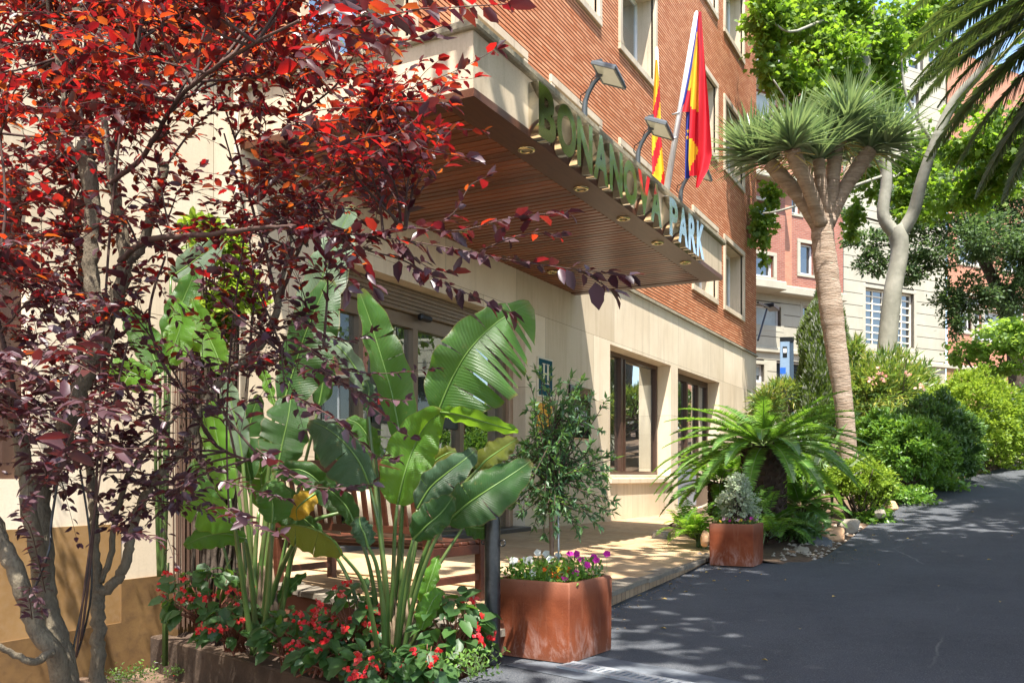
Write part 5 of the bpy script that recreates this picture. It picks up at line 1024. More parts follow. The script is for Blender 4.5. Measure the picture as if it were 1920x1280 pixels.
fern('small light fern at the right edge below the hedge', 1900, 850, 21, 26, .5, 45, L_fern, .12, .02)
# ---------------------------------------------------------------- shrubs
def shrub(name, label, cat, blobs, n, L, W, mat, tpl='ovate', stem=True, seed=1, up=.5, out=.8, clumps=60, spread=.11, shell=.78, smat=None, group=None, low=-.6, base=None, jitter=.5):
    """blobs: (px, py, D, rx_px, rz_px)"""
    rg = np.random.RandomState(seed); x, y, d, rx, rz = blobs[0]; c0 = V3(P(x, y, d)); k0 = d/F; zb_ = c0[2]-rz*k0 if base is None else base; t = thing(name, label, cat, (c0[0], c0[1], zb_), 0, group)
    PP, OO = [], []; tot = sum(b_[3]*b_[4] for b_ in blobs); sb = MB(); root = np.array([c0[0], c0[1], zb_])
    for (x, y, d, rx, rz) in blobs:
        k = d/F; c = V3(P(x, y, d)); p, o = crown_pts(c, (rx*k, rx*k, rz*k), int(n*rx*rz/tot), clumps, spread, shell, rg, low=low); PP.append(p); OO.append(o)
        if stem:
            for j in range(14): e = p[rg.randint(len(p))]; m_ = root*.35+e*.65; m_[2] = root[2]*.5+e[2]*.5; q = spline([root+rg.normal(size=3)*[.08, .08, 0], m_+rg.normal(size=3)*rx*k*.08, e], 4); sb.tube(q, np.linspace(.018*max(1, rx*k), .004, len(q)), 5)
    if stem: sb.build('stem', smat or B_dark, t, True, world=True)
    p = np.concatenate(PP); o = np.concatenate(OO); LL = L*rg.uniform(.65, 1.25, len(p)); leafmesh('foliage', mat, t, p, o*out+rg.normal(size=p.shape)*jitter, rg.normal(size=p.shape)*.45+UP*up+o*.4, LL, LL*W, tpl); return t
shrub('clipped_hedge', 'large round clipped yellow green hedge ball at the right', 'hedge', [(1820, 798, 20.5, 102, 88), (1836, 850, 20.5, 80, 50)], 30000, .085, .55, L_hedge, 'diamond', seed=51, clumps=520, spread=.055, shell=.95)
shrub('round_shrub', 'dark green rounded shrub left of the yellow hedge ball', 'shrub', [(1748, 832, 18.2, 80, 78), (1785, 862, 18.2, 46, 54)], 22000, .10, .42, L_bush, 'ovate', seed=52, clumps=300, spread=.07, shell=.9)
shrub('round_shrub', 'bright leaved pittosporum shrub in front of the dark one', 'shrub', [(1700, 855, 16.4, 76, 62), (1650, 830, 16.8, 50, 50)], 17000, .10, .42, L_bush2, 'ovate', seed=53, clumps=240, spread=.08, shell=.86)
shrub('clipped_hedge', 'small clipped light green hedge with bare stems near the drive edge', 'hedge', [(1618, 902, 13.8, 56, 36), (1580, 905, 13.8, 36, 34), (1640, 930, 13.7, 34, 34)], 11000, .055, .55, L_hedge, 'diamond', seed=54, clumps=160, spread=.1, shell=.72, base=float(gz(13.2)))
shrub('oleander', 'broad oleander with pink blossoms in front of the plane tree', 'shrub', [(1660, 745, 22, 92, 72), (1610, 770, 22, 60, 70), (1720, 730, 22.5, 40, 40), (1600, 690, 22.5, 24, 50)], 9000, .24, .17, L_olean, 'lance', seed=55, clumps=150, spread=.12, shell=.55, out=1.2)
shrub('oleander', 'low oleander left of the cypress with yellowing leaves', 'shrub', [(1472, 745, 22, 46, 34), (1440, 770, 20, 30, 40)], 2200, .22, .17, L_olean, 'lance', seed=56, clumps=60, spread=.14, shell=.5, out=1.2)
shrub('ground_cover', 'ivy like ground cover along the drive edge under the shrubs', 'ground cover', [(1690, 935, 15.5, 60, 22), (1640, 975, 13.6, 30, 18), (1740, 905, 17, 60, 24)], 4200, .08, .7, L_bush2, 'ovate', stem=False, seed=57, clumps=60, spread=.16, shell=.4)
shrub('leafy_shrub', 'low mixed green shrub filling the bed behind the cycad', 'shrub', [(1500, 850, 16, 60, 50), (1480, 905, 14, 50, 40), (1560, 800, 19, 60, 40)], 6500, .11, .4, L_bush2, 'ovate', seed=58, clumps=120, spread=.12, shell=.5)
shrub('leafy_shrub', 'dark low shrub in the shade around the cycad trunk', 'shrub', [(1400, 985, 11.6, 60, 40), (1480, 1000, 11.6, 60, 30)], 3000, .10, .35, L_bush, 'ovate', seed=59, clumps=60, spread=.13, shell=.4)
shrub('leafy_shrub', 'bushes filling the slope at the far right edge', 'shrub', [(1912, 800, 24, 30, 60), (1950, 820, 23, 50, 60), (1560, 760, 25, 80, 50)], 6500, .14, .45, L_bush2, 'ovate', seed=60, clumps=120, spread=.12, shell=.5)
# oleander blossoms
fl_ = [o for o in bpy.data.objects if o.name == 'oleander'][0]
p = []; 
for (x, y) in ((1648, 706), (1652, 712), (1643, 712), (1697, 700), (1720, 722)):
    c = V3(P(x, y, 20.7)); p += [c+np.random.RandomState(int(x)).normal(size=3)*.05 for _ in range(9)]
p = np.array(p); p = p+nr.normal(size=p.shape)*.05; leafmesh('blossom', mat_leaf('salmon_petal', [(.80, .30, .24), (.85, .42, .34)], [(.9, .5, .4)], .3), fl_, p, rdir(len(p)), rdir(len(p), .5), .09, .07, 'diamond')
# cypresses
def cypress(label, blobs, n, seed):
    rg = np.random.RandomState(seed); (x0, yt, yb, w_, d, rnd_) = blobs; k = d/F; c = V3(P(x0, yb, d)); H = (yb-yt)*k; t = thing('cypress', label, 'tree', tuple(c), 0)
    b = MB(); b.tube([c+[0, 0, -.4], c+[0, 0, H*.9]], [.09, .02], 8); b.build('trunk', B_dark, t, True, world=True)
    u = rg.rand(n)**.85; prof = np.minimum(1, (u/.12)**.5)*(np.clip((1-u)/.28, 0, 1)**.5 if rnd_ else (1-u)**.62*1.1); a = rg.rand(n)*6.283; rr = w_*k*prof*(.86+.2*rg.rand(n))*(1+.09*np.sin(a*3+u*14)+.07*np.sin(a*7-u*23))
    p = np.stack([c[0]+rr*np.cos(a), c[1]+rr*np.sin(a), c[2]+u*H], 1); ax = np.stack([np.cos(a)*.5, np.sin(a)*.5, np.ones(n)], 1)+rg.normal(size=(n, 3))*.22; leafmesh('foliage', L_cyp, t, p, ax, np.stack([np.cos(a), np.sin(a), 0*a+.3], 1)+rg.normal(size=(n, 3))*.3, .13*rg.uniform(.6, 1.3, n), .035, 'diamond')
cypress('round topped clipped cypress column left of the dragon tree trunk', (1536, 568, 790, 33, 21.5, True), 15000, 71)
cypress('slim pointed cypress behind the dragon tree trunk', (1552, 498, 790, 46, 25, False), 17000, 72)
# strelitzia-like clump in the sun
def strap_plant(name, label, px_, py_, D, n, L, W, mat, seed, tilt=(.5, 1.35)):
    rg = np.random.RandomState(seed); c = V3(P(px_, py_, D)); t = thing(name, label, 'plant', tuple(c)); a = rg.rand(n)*6.28; e = rg.uniform(*tilt, n); d = np.stack([np.cos(a)*np.cos(e), np.sin(a)*np.cos(e), np.sin(e)], 1); b = MB(); p1 = c+d*(L*rg.uniform(.5, .9, n))[:, None]
    for k in range(n): b.tube([c+rg.normal(size=3)*[.04, .04, 0], c+(p1[k]-c)*.5+[0, 0, .02], p1[k]], [.008, .007, .005], 5)
    b.build('stalk', B_green, t, True, world=True); leafmesh('leaves', mat, t, p1, d+rg.normal(size=(n, 3))*.25, UP*.5+rg.normal(size=(n, 3))*.6, L*rg.uniform(.4, .65, n), W, 'ovate')
L_sun = mat_leaf('paddle_leaf', [(.16, .26, .10), (.22, .32, .15), (.12, .22, .07)], [(.36, .55, .12)], .3, .35, .5)
for i, (x, y, d, n, L, lb_) in enumerate(((1505, 930, 13.5, 16, .75, 'pale paddle leaved clump right of the cycad trunk'), (1560, 925, 14, 14, .7, 'paddle leaved clump before the dragon tree base'), (1470, 900, 14.5, 12, .8, 'yellowish paddle leaved clump close behind the cycad trunk'), (1535, 900, 15, 12, .7, 'pale paddle leaved clump farther back near the dragon tree'))): strap_plant('paddle_plant', lb_, x, y, d, n, L, .11, L_sun, 80+i)
p = P(1505, 890, 15.2); 
# ---------------------------------------------------------------- variegated shrub and pansies in the far planter
x2, y2 = px_of((PL2[0], PL2[1], 0))[:2]
shrub('variegated_shrub', 'small pale variegated shrub growing in the far planter', 'shrub', [(1386, 948, 10.0, 38, 34), (1384, 915, 10.0, 22, 24)], 3000, .042, .6, L_vari, 'ovate', seed=91, clumps=120, spread=.12, shell=.4, base=PL2[2]+PH-.05)
def flowers(name, label, c, half, z, mats, nfl, r, seed, green, gl=.05, ng=700, parent_group=None, hgt=.1, only=None):
    rg = np.random.RandomState(seed); t = thing(name, label, 'flowers', (c[0], c[1], z), 0)
    p = np.stack([c[0]+rg.uniform(-half, half, ng), c[1]+rg.uniform(-half, half, ng), z+rg.rand(ng)**1.5*hgt-.01], 1); leafmesh('foliage', green, t, p, rg.normal(size=(ng, 3))+[0, 0, .7], rg.normal(size=(ng, 3))*.5+UP, gl*rg.uniform(.6, 1.2, ng), gl*.42, 'ovate')
    sb = MB(); pos = only if only is not None else [(rg.uniform(-half, half), rg.uniform(-half, half), rg.uniform(.5, 1.2)*hgt, rg.randint(len(mats))) for _ in range(nfl)]
    for m_i, (mt_, nm) in enumerate(mats):
        pp, aa, nn = [], [], []
        for (x, y, h, mi) in pos:
            if mi != m_i: continue
            cc = np.array([c[0]+x, c[1]+y, z+h]); face = np.array([.35-CT*0-ST*.2, -.75, .55])+rg.normal(size=3)*.3; face /= np.linalg.norm(face); s_ = np.cross(face, UP); s_ /= np.linalg.norm(s_); u_ = np.cross(s_, face); sb.tube([cc-[0, 0, h*.7], cc-face*.01], [.0015, .0015], 4)
            for k in range(5): a = k*2*math.pi/5; dd = s_*math.cos(a)+u_*math.sin(a)+face*.25; pp.append(cc); aa.append(dd); nn.append(face)
        if pp: leafmesh(nm, mt_, t, pp, aa, nn, r, r*1.15, 'ovate')
    sb.build('stalk', B_green, t, world=True); return t
h2 = .20; flowers('pansies', 'pink and yellow pansies round the variegated shrub in the far planter', PL2, h2, PL2[2]+PH-.02, [(L_pinkp, 'pink_blossom'), (L_yellowp, 'yellow_blossom'), (L_magenta, 'magenta_blossom')], 34, .02, 92, L_bush2, .035, 500, hgt=.07)
h1 = .235; ps = []
rg_ = random.Random(4)
for k in range(9): ps.append((rg_.uniform(-.22, -.06), rg_.uniform(-.2, .1), rg_.uniform(.09, .17), 0))
ps += [(-.04, -.2, .06, 0), (0.0, -.05, .13, 0), (-.02, .1, .14, 0)]
for k in range(7): ps.append((rg_.uniform(-.05, .16), rg_.uniform(-.23, .0), rg_.uniform(.03, .09), 1))
for k in range(3): ps.append((rg_.uniform(-.1, .1), rg_.uniform(-.2, .2), rg_.uniform(.05, .1), 2))
for (x, y, h) in ((.10, .02, .16), (.14, .10, .12), (.2, -.12, .06), (.22, .0, .10), (.24, .1, .12), (.3, .12, .16), (.18, .2, .13), (.08, .16, .15), (.16, -.18, .04)): ps.append((x, y, h, 3))
flowers('petunias', 'white, orange and magenta petunias under the olive tree in the front planter', PL1, h1, PL1[2]+PH-.02, [(L_whitep, 'white_blossom'), (L_orangep, 'orange_blossom'), (L_yellowp, 'yellow_blossom'), (L_magenta, 'magenta_blossom')], 0, .026, 93, L_bush2, .05, 900, hgt=.12, only=ps)
# ---------------------------------------------------------------- olive tree in the front planter
rg = np.random.RandomState(101); ob = np.array([PL1[0]-.02, PL1[1]+.02, PL1[2]+PH-.04]); Do = px_of(ob)[2]
ot = thing('olive_tree', 'slim young olive tree with narrow dark leaves in the front planter', 'tree', tuple(ob))
b = MB(); tp = [ob, V3(P(1034, 1000, Do)), V3(P(1032, 930, Do)), V3(P(1038, 860, Do)), V3(P(1045, 780, Do))]; b.tube(spline(tp, 5), np.linspace(.016, .009, 21), 8); b.build('trunk', mat_noise('olive_bark', (.16, .09, .06), (.25, .16, .11), 30, .9, .5, .003), ot, True, world=True)
b = MB(); b.tube([ob+[.04, .01, 0], V3(P(1046, 900, Do))], .006, 6); b.build('stake', M_galv, ot, True, world=True)
b = MB(); PP, AA, NN, LN = [], [], [], []
tips = [(1002, 690), (1050, 712), (1085, 728), (1112, 740), (985, 770), (1000, 800), (960, 830), (950, 880), (930, 890), (945, 930), (975, 960), (1000, 990), (1020, 1010), (1120, 860), (1145, 880), (1125, 900), (1130, 970), (1100, 950), (1095, 990), (1060, 960), (1105, 800), (1110, 830), (1075, 770), (1030, 760), (1020, 820), (1060, 830), (1080, 870), (1000, 860), (990, 910), (1050, 900), (1090, 920), (970, 900), (1020, 870), (1070, 800), (1100, 880), (1020, 940), (1000, 940), (1075, 940), (1040, 800), (960, 950), (1140, 940), (1060, 740), (1090, 760), (980, 830), (1040, 960)]
sp = spline(tp, 8)
for i, (x, y) in enumerate(tips*3):
    if i >= len(tips): x += rg.uniform(-28, 28); y += rg.uniform(-24, 24)
    e = V3(P(x, y, Do+rg.uniform(-.32, .32))); s0 = sp[min(len(sp)-1, rg.randint(14, len(sp)))]; s0 = s0 if y < 950 else sp[rg.randint(14, 24)]; m_ = (s0+e)/2+rg.normal(size=3)*.03+[0, 0, .02]; q = spline([s0, m_, e], 8); b.tube(q, np.linspace(.005, .0015, len(q)), 4)
    for k in range(3, len(q)):
        tn = q[k]-q[k-1]; tn /= np.linalg.norm(tn)
        for s_ in range(2 if k < len(q)-3 else 4): dd = tn*.9+rg.normal(size=3)*.75; PP.append(q[k]-tn*rg.rand()*.02); AA.append(dd); NN.append(rg.normal(size=3)*.6+UP); LN.append(rg.uniform(.03, .058))
b.build('branches', B_twig, ot, True, world=True); LN = np.array(LN); leafmesh('foliage', L_olive, ot, PP, AA, NN, LN*1.1, LN*.36, 'lance')
# ================================================================== NEAR PLANTS
# ---------------------------------------------------------------- big paddle leaves (bird of paradise)
def mat_paddle(name, c1, c2, tr, tf=.35, rough=.45, vein=(.35, .5, .15)):
    m, n, b = newmat(name); t = n.nodes.new('ShaderNodeTexCoord'); s_ = n.nodes.new('ShaderNodeSeparateXYZ'); n.links.new(t.outputs['UV'], s_.inputs[0])
    # side veins: fine ridges running out and forward from the midrib
    ab = n.nodes.new('ShaderNodeMath'); ab.operation = 'ABSOLUTE'; n.links.new(s_.outputs['X'], ab.inputs[0]); k = n.nodes.new('ShaderNodeMath'); k.operation = 'MULTIPLY_ADD'; k.inputs[1].default_value = -.10; n.links.new(ab.outputs[0], k.inputs[0]); n.links.new(s_.outputs['Y'], k.inputs[2])
    c = n.nodes.new('ShaderNodeCombineXYZ'); n.links.new(k.outputs[0], c.inputs[1]); wv = N(n, 'TexWave', Scale=14.0, Distortion=.6, Detail=2.0); wv.inputs['Detail Scale'].default_value = 3; wv.bands_direction = 'Y'; n.links.new(c.outputs[0], wv.inputs['Vector'])
    wf = N(n, 'TexWave', Scale=62.0, Distortion=.4, Detail=1.0); wf.bands_direction = 'Y'; n.links.new(c.outputs[0], wf.inputs['Vector'])
    big = noise(n, coords(n, 'Object'), 5, 3); col = ramp(n, big, [(.3, c1), (.7, c2)]).outputs[0]
    col = mix(n, ramp(n, wf.outputs['Color'], [(.6, (0, 0, 0)), (1, (.22, .22, .22))]).outputs[0], col, vein)
    ed = ramp(n, ab.outputs[0], [(.95, (0, 0, 0)), (1.0, (.9, .9, .9))]).outputs[0]; tip = ramp(n, s_.outputs['Y'], [(.94, (0, 0, 0)), (1.0, (.85, .85, .85))]).outputs[0]; ed = mix(n, 1.0, ed, tip, 'SCREEN'); col = mix(n, ed, col, (.16, .11, .035))
    sp = noise(n, coords(n, 'Object'), 24, 4, .7); col = mix(n, ramp(n, sp, [(.62, (0, 0, 0)), (.74, (.6, .6, .6))]).outputs[0], col, (.20, .17, .05))
    du = noise(n, coords(n, 'Object'), 3.1, 5, .7); col = mix(n, ramp(n, du, [(.5, (0, 0, 0)), (.75, (.35, .35, .35))]).outputs[0], col, (.13, .15, .09))
    n.links.new(col, b.inputs['Base Color']); b.inputs['Roughness'].default_value = rough; b.inputs['Specular IOR Level'].default_value = .38
    hh = mix(n, .35, wv.outputs['Color'], wf.outputs['Color']); bp = bump(n, b, hh, .55, .006)
    tl = N(n, 'BsdfTranslucent'); tcol = mix(n, ramp(n, wf.outputs['Color'], [(.4, (.25, .25, .25)), (1, (0, 0, 0))]).outputs[0], tr, tuple(x*.6 for x in tr)); n.links.new(tcol, tl.inputs[0])
    x = N(n, 'MixShader'); x.inputs[0].default_value = tf; n.links.new(b.outputs[0], x.inputs[1]); n.links.new(tl.outputs[0], x.inputs[2]); n.links.new(x.outputs[0], n.nodes['Material Output'].inputs[0]); return m
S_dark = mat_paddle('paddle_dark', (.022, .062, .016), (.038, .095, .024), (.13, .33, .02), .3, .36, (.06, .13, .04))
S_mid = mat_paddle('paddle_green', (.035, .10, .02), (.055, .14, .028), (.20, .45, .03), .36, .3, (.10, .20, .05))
S_lit = mat_paddle('paddle_bright', (.07, .18, .02), (.10, .24, .03), (.34, .62, .03), .42, .28, (.18, .34, .06))  # brighter yellow-green copy: sunlight on these leaves put into the colour
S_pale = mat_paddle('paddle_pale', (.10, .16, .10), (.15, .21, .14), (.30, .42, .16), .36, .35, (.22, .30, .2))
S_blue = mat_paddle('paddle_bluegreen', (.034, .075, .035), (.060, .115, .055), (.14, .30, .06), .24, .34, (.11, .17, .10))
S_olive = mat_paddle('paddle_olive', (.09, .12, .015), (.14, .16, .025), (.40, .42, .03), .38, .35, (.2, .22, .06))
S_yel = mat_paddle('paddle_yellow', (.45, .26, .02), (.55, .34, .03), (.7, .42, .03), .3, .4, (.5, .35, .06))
S_rib = mat_plain('midrib_green', (.12, .21, .045), .4); S_stem = mat_noise('petiole', (.055, .11, .025), (.10, .17, .04), 9, .35, .1, .002, (.16, .12, .06), 12, 0, .5, (1, 1, .3))
S_sheath = mat_noise('dry_sheath', (.12, .08, .05), (.22, .16, .10), 14, .8, .3)
FWD = Vector((-ST, CT, 0))
def bigleaf(parent, mid, wl, wr, mat, fl=20, fr=20, tears=(), curl=.25, sag=.0, label=None, seed=0, prof=.62, rib=True, n=34, m=6):
    """mid: (px,py,D) from leaf base to tip; wl / wr half widths in photo pixels on either side; fl / fr tilt of the halves towards the viewer (deg)"""
    rg = random.Random(seed+int(mid[0][0])); q = spline([tuple(P(*p)) for p in mid], 8); L = np.concatenate([[0], np.cumsum(np.linalg.norm(np.diff(q, axis=0), axis=1))]); tt = np.linspace(0, L[-1], n+1); C_ = np.stack([np.interp(tt, L, q[:, i]) for i in range(3)], 1); T_ = unit(np.gradient(C_, axis=0)); k = sum(p[2] for p in mid)/len(mid)/F
    vs, fs, uv = [], [], []; T = [Vector(t) for t in T_]; Cc = [Vector(c) for c in C_]
    for s_, w_, f_ in ((-1, wl, fl), (1, wr, fr)):
        cuts = [0]+sorted(int(t*n) for sd, t in [(a, b_) for a, b_ in tears] if sd == s_)+[n]; ang = R(f_)
        for ci in range(len(cuts)-1):
            i0, i1 = cuts[ci], cuts[ci+1]
            if i1 <= i0: continue
            base = len(vs); drop = rg.uniform(-.02, .05) if len(cuts) > 2 else 0; gap = .035 if len(cuts) > 2 else 0; yaw = rg.uniform(-.05, .08) if len(cuts) > 2 else 0
            for i in range(i0, i1+1):
                t = i/n; w = (math.sin(math.pi*min(1, t*.97+.015)**.8))**prof*w_*k; a = ang+.06*math.sin(t*19+seed)
                lat = T[i].cross(FWD).normalized()*s_
                if lat.dot(Vector((CT, ST, 0)))*s_ < 0 and False: lat = -lat
                for j in range(m+1):
                    u = j/m; aa = a-curl*u*1.3; dv = lat*math.cos(aa)-FWD*math.sin(aa); 
                    p = Cc[i]+dv*w*u+T[i]*w*(.16+yaw)*u*u; p.z -= (sag+drop)*u*u*w*3
                    if gap and i == i0 and i0 > 0: p += T[i]*gap*u*w_*k*1.2
                    if gap and i == i1 and i1 < n: p -= T[i]*gap*u*w_*k*1.2
                    p += FWD*(.0035*math.sin(t*60+u*3)*u+.010*math.sin(t*23+seed*1.7+s_)*u*u); p += lat*(.006*math.sin(t*31+seed+s_*2)*u*u); vs.append(p); uv.append((s_*u, t))
            for i in range(i1-i0):
                for j in range(m):
                    f = (base+i*(m+1)+j, base+i*(m+1)+j+1, base+(i+1)*(m+1)+j+1, base+(i+1)*(m+1)+j); fs.append(f if s_ > 0 else f[::-1])
    me = bpy.data.meshes.new('leaf'); vl = local(parent, vs); me.from_pydata([tuple(v) for v in vl], [], fs); me.materials.append(mat); me.polygons.foreach_set('use_smooth', [True]*len(me.polygons)); ul = me.uv_layers.new(name='UVMap'); li = [0]*len(me.loops); me.loops.foreach_get('vertex_index', li); ul.data.foreach_set('uv', [c for i in li for c in uv[i]]); me.update(); o = link_mesh('leaf', me, parent)
    if label: o['label'] = label
    if rib: b = MB(); b.tube([c+FWD*(-.001) for c in Cc], np.linspace(.0075, .0015, n+1), 6); b.build('midrib', S_rib, o, True); bpy.data.objects[-1] if False else None; rr_ = o.children[0]; rr_.data.transform(Matrix.Translation(-Vector(parent.location)))
    return o
def stems(parent, lst, r0=.017, r1=.008, mat=None):
    for l in lst:
        q = spline([tuple(P(*p)) for p in l], 7); b = MB(); b.tube(q, np.linspace(r0, r1, len(q)), 9); b.build('stem', mat or S_stem, parent, True, world=True)
Dc = 5.3; s1 = thing('bird_of_paradise', 'large clump of broad paddle leaves in the flower bed before the bench', 'plant', P(735, 1245, Dc), 0, 'paddle leaved clumps in the flower bed')
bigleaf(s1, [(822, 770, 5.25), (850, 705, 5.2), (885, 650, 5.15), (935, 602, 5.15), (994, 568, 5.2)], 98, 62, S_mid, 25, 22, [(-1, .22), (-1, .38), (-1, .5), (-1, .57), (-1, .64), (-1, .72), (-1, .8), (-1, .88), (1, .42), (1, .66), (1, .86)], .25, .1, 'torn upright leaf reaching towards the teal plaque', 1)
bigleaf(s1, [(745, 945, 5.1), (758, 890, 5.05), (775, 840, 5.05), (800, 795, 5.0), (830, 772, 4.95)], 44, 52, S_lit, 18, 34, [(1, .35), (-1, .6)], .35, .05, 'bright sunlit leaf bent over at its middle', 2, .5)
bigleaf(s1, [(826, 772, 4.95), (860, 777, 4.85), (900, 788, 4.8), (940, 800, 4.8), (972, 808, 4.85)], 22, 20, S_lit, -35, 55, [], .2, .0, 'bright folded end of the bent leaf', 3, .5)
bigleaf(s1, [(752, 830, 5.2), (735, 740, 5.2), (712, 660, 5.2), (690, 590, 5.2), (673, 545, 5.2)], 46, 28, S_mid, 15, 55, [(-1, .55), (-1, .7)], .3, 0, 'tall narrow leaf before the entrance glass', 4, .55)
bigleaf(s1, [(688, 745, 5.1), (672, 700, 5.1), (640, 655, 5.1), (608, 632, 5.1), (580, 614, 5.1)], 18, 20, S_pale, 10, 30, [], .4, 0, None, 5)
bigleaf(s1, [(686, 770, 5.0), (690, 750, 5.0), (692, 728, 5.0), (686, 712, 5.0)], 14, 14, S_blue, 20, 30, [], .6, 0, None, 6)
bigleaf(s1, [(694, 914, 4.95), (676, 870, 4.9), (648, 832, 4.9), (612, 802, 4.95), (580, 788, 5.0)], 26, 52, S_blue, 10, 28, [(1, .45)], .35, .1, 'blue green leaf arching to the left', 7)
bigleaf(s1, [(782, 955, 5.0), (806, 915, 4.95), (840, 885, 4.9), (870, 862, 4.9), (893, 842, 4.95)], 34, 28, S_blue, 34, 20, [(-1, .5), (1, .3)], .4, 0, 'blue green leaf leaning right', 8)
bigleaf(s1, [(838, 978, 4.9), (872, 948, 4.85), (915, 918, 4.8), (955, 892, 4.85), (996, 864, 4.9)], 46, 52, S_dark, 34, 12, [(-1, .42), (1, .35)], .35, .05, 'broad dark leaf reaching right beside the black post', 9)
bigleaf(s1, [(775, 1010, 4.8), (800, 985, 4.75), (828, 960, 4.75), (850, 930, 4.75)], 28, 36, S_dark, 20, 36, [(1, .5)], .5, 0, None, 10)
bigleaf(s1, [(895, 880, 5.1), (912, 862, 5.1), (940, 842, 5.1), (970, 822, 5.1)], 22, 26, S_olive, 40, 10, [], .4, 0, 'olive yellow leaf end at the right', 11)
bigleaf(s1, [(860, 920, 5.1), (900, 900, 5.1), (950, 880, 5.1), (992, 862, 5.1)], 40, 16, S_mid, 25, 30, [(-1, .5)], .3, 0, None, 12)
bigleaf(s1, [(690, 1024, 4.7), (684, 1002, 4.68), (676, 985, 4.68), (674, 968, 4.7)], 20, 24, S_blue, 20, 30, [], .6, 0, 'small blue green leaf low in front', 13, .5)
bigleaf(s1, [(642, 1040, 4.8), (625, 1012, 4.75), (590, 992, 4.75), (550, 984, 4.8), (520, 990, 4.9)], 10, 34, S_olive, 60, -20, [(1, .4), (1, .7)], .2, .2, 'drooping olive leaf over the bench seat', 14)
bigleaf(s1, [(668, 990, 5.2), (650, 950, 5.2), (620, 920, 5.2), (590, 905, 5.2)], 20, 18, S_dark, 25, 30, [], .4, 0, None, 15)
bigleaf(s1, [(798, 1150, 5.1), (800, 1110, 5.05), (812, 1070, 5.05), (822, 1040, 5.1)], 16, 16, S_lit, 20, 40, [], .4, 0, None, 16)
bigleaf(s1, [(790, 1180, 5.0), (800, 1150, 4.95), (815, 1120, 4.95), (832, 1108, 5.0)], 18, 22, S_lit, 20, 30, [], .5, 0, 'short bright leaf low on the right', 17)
stems(s1, [[(735, 1250, 5.3), (765, 1100, 5.2), (800, 900, 5.2), (822, 770, 5.25)], [(720, 1250, 5.3), (735, 1120, 5.15), (740, 1000, 5.1), (745, 945, 5.1)], [(725, 1250, 5.35), (745, 1080, 5.25), (755, 930, 5.2), (752, 830, 5.2)], [(730, 1250, 5.2), (722, 1100, 5.1), (700, 880, 5.1), (688, 745, 5.1)], [(722, 1250, 5.2), (726, 1120, 5.0), (712, 1000, 4.95), (694, 914, 4.95)], [(740, 1250, 5.2), (755, 1150, 5.1), (772, 1040, 5.0), (782, 955, 5.0)], [(755, 1240, 5.1), (775, 1130, 5.0), (808, 1030, 4.9), (838, 978, 4.9)], [(740, 1245, 5.1), (748, 1150, 4.95), (760, 1070, 4.85), (775, 1010, 4.8)], [(722, 1240, 5.0), (718, 1140, 4.85), (706, 1060, 4.75), (690, 1024, 4.7)], [(710, 1240, 5.1), (700, 1170, 5.0), (680, 1090, 4.9), (642, 1040, 4.8)], [(716, 1245, 5.3), (705, 1130, 5.25), (690, 1050, 5.2), (668, 990, 5.2)], [(760, 1230, 5.2), (780, 1190, 5.15), (798, 1150, 5.1)], [(745, 1240, 5.3), (775, 1100, 5.2), (830, 960, 5.1), (895, 880, 5.1)], [(740, 1240, 5.3), (750, 1120, 5.25), (756, 1000, 5.25)]])
b = MB()
for k in range(9): x = 715+k*7; b.tube([P(x, 1250, 5.2), P(x+2+k, 1195, 5.18), P(x+rnd.uniform(-4, 8), 1120, 5.2)], [.02, .016, .004], 7)
b.build('old_sheaths', S_sheath, s1, True, world=True)
bigleaf(s1, [(870, 985, 5.2), (900, 990, 5.2), (930, 985, 5.2)], 16, 20, S_dark, 25, 30, [], .4, .1, None, 50)
bigleaf(s1, [(800, 900, 5.2), (812, 868, 5.2), (838, 850, 5.2), (856, 846, 5.25)], 14, 18, S_olive, 25, 35, [], .4, 0, None, 51)
bigleaf(s1, [(705, 860, 5.4), (690, 820, 5.4), (672, 795, 5.4), (650, 785, 5.4)], 20, 22, S_mid, 25, 30, [(1, .5)], .4, 0, None, 52)
bigleaf(s1, [(610, 1010, 5.5), (585, 985, 5.5), (555, 960, 5.5), (530, 940, 5.5)], 16, 22, S_dark, 30, 25, [(1, .4)], .4, .1, None, 53)
stems(s1, [[(745, 1245, 5.3), (800, 1100, 5.2), (870, 985, 5.2)], [(735, 1245, 5.4), (715, 1000, 5.4), (705, 860, 5.4)], [(700, 1245, 5.4), (660, 1100, 5.45), (610, 1010, 5.5)]])
s2 = thing('bird_of_paradise', 'tall clump of paddle leaves at the left of the bed against the cream pillar', 'plant', P(480, 1195, 6.0), 0, 'paddle leaved clumps in the flower bed')
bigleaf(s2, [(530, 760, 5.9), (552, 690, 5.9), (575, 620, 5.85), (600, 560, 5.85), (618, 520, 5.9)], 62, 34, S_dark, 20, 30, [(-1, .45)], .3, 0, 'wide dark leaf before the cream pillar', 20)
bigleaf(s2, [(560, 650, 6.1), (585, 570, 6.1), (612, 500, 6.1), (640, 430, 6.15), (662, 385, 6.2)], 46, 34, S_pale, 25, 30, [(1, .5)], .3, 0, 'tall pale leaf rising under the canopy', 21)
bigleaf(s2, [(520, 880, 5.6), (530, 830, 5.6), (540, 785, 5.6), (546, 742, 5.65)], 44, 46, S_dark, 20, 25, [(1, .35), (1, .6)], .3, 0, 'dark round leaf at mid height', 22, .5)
bigleaf(s2, [(430, 935, 5.9), (420, 880, 5.9), (405, 810, 5.9), (395, 740, 5.9)], 24, 30, S_lit, 20, 45, [], .3, 0, 'bright upright leaf left of the dark one', 23)
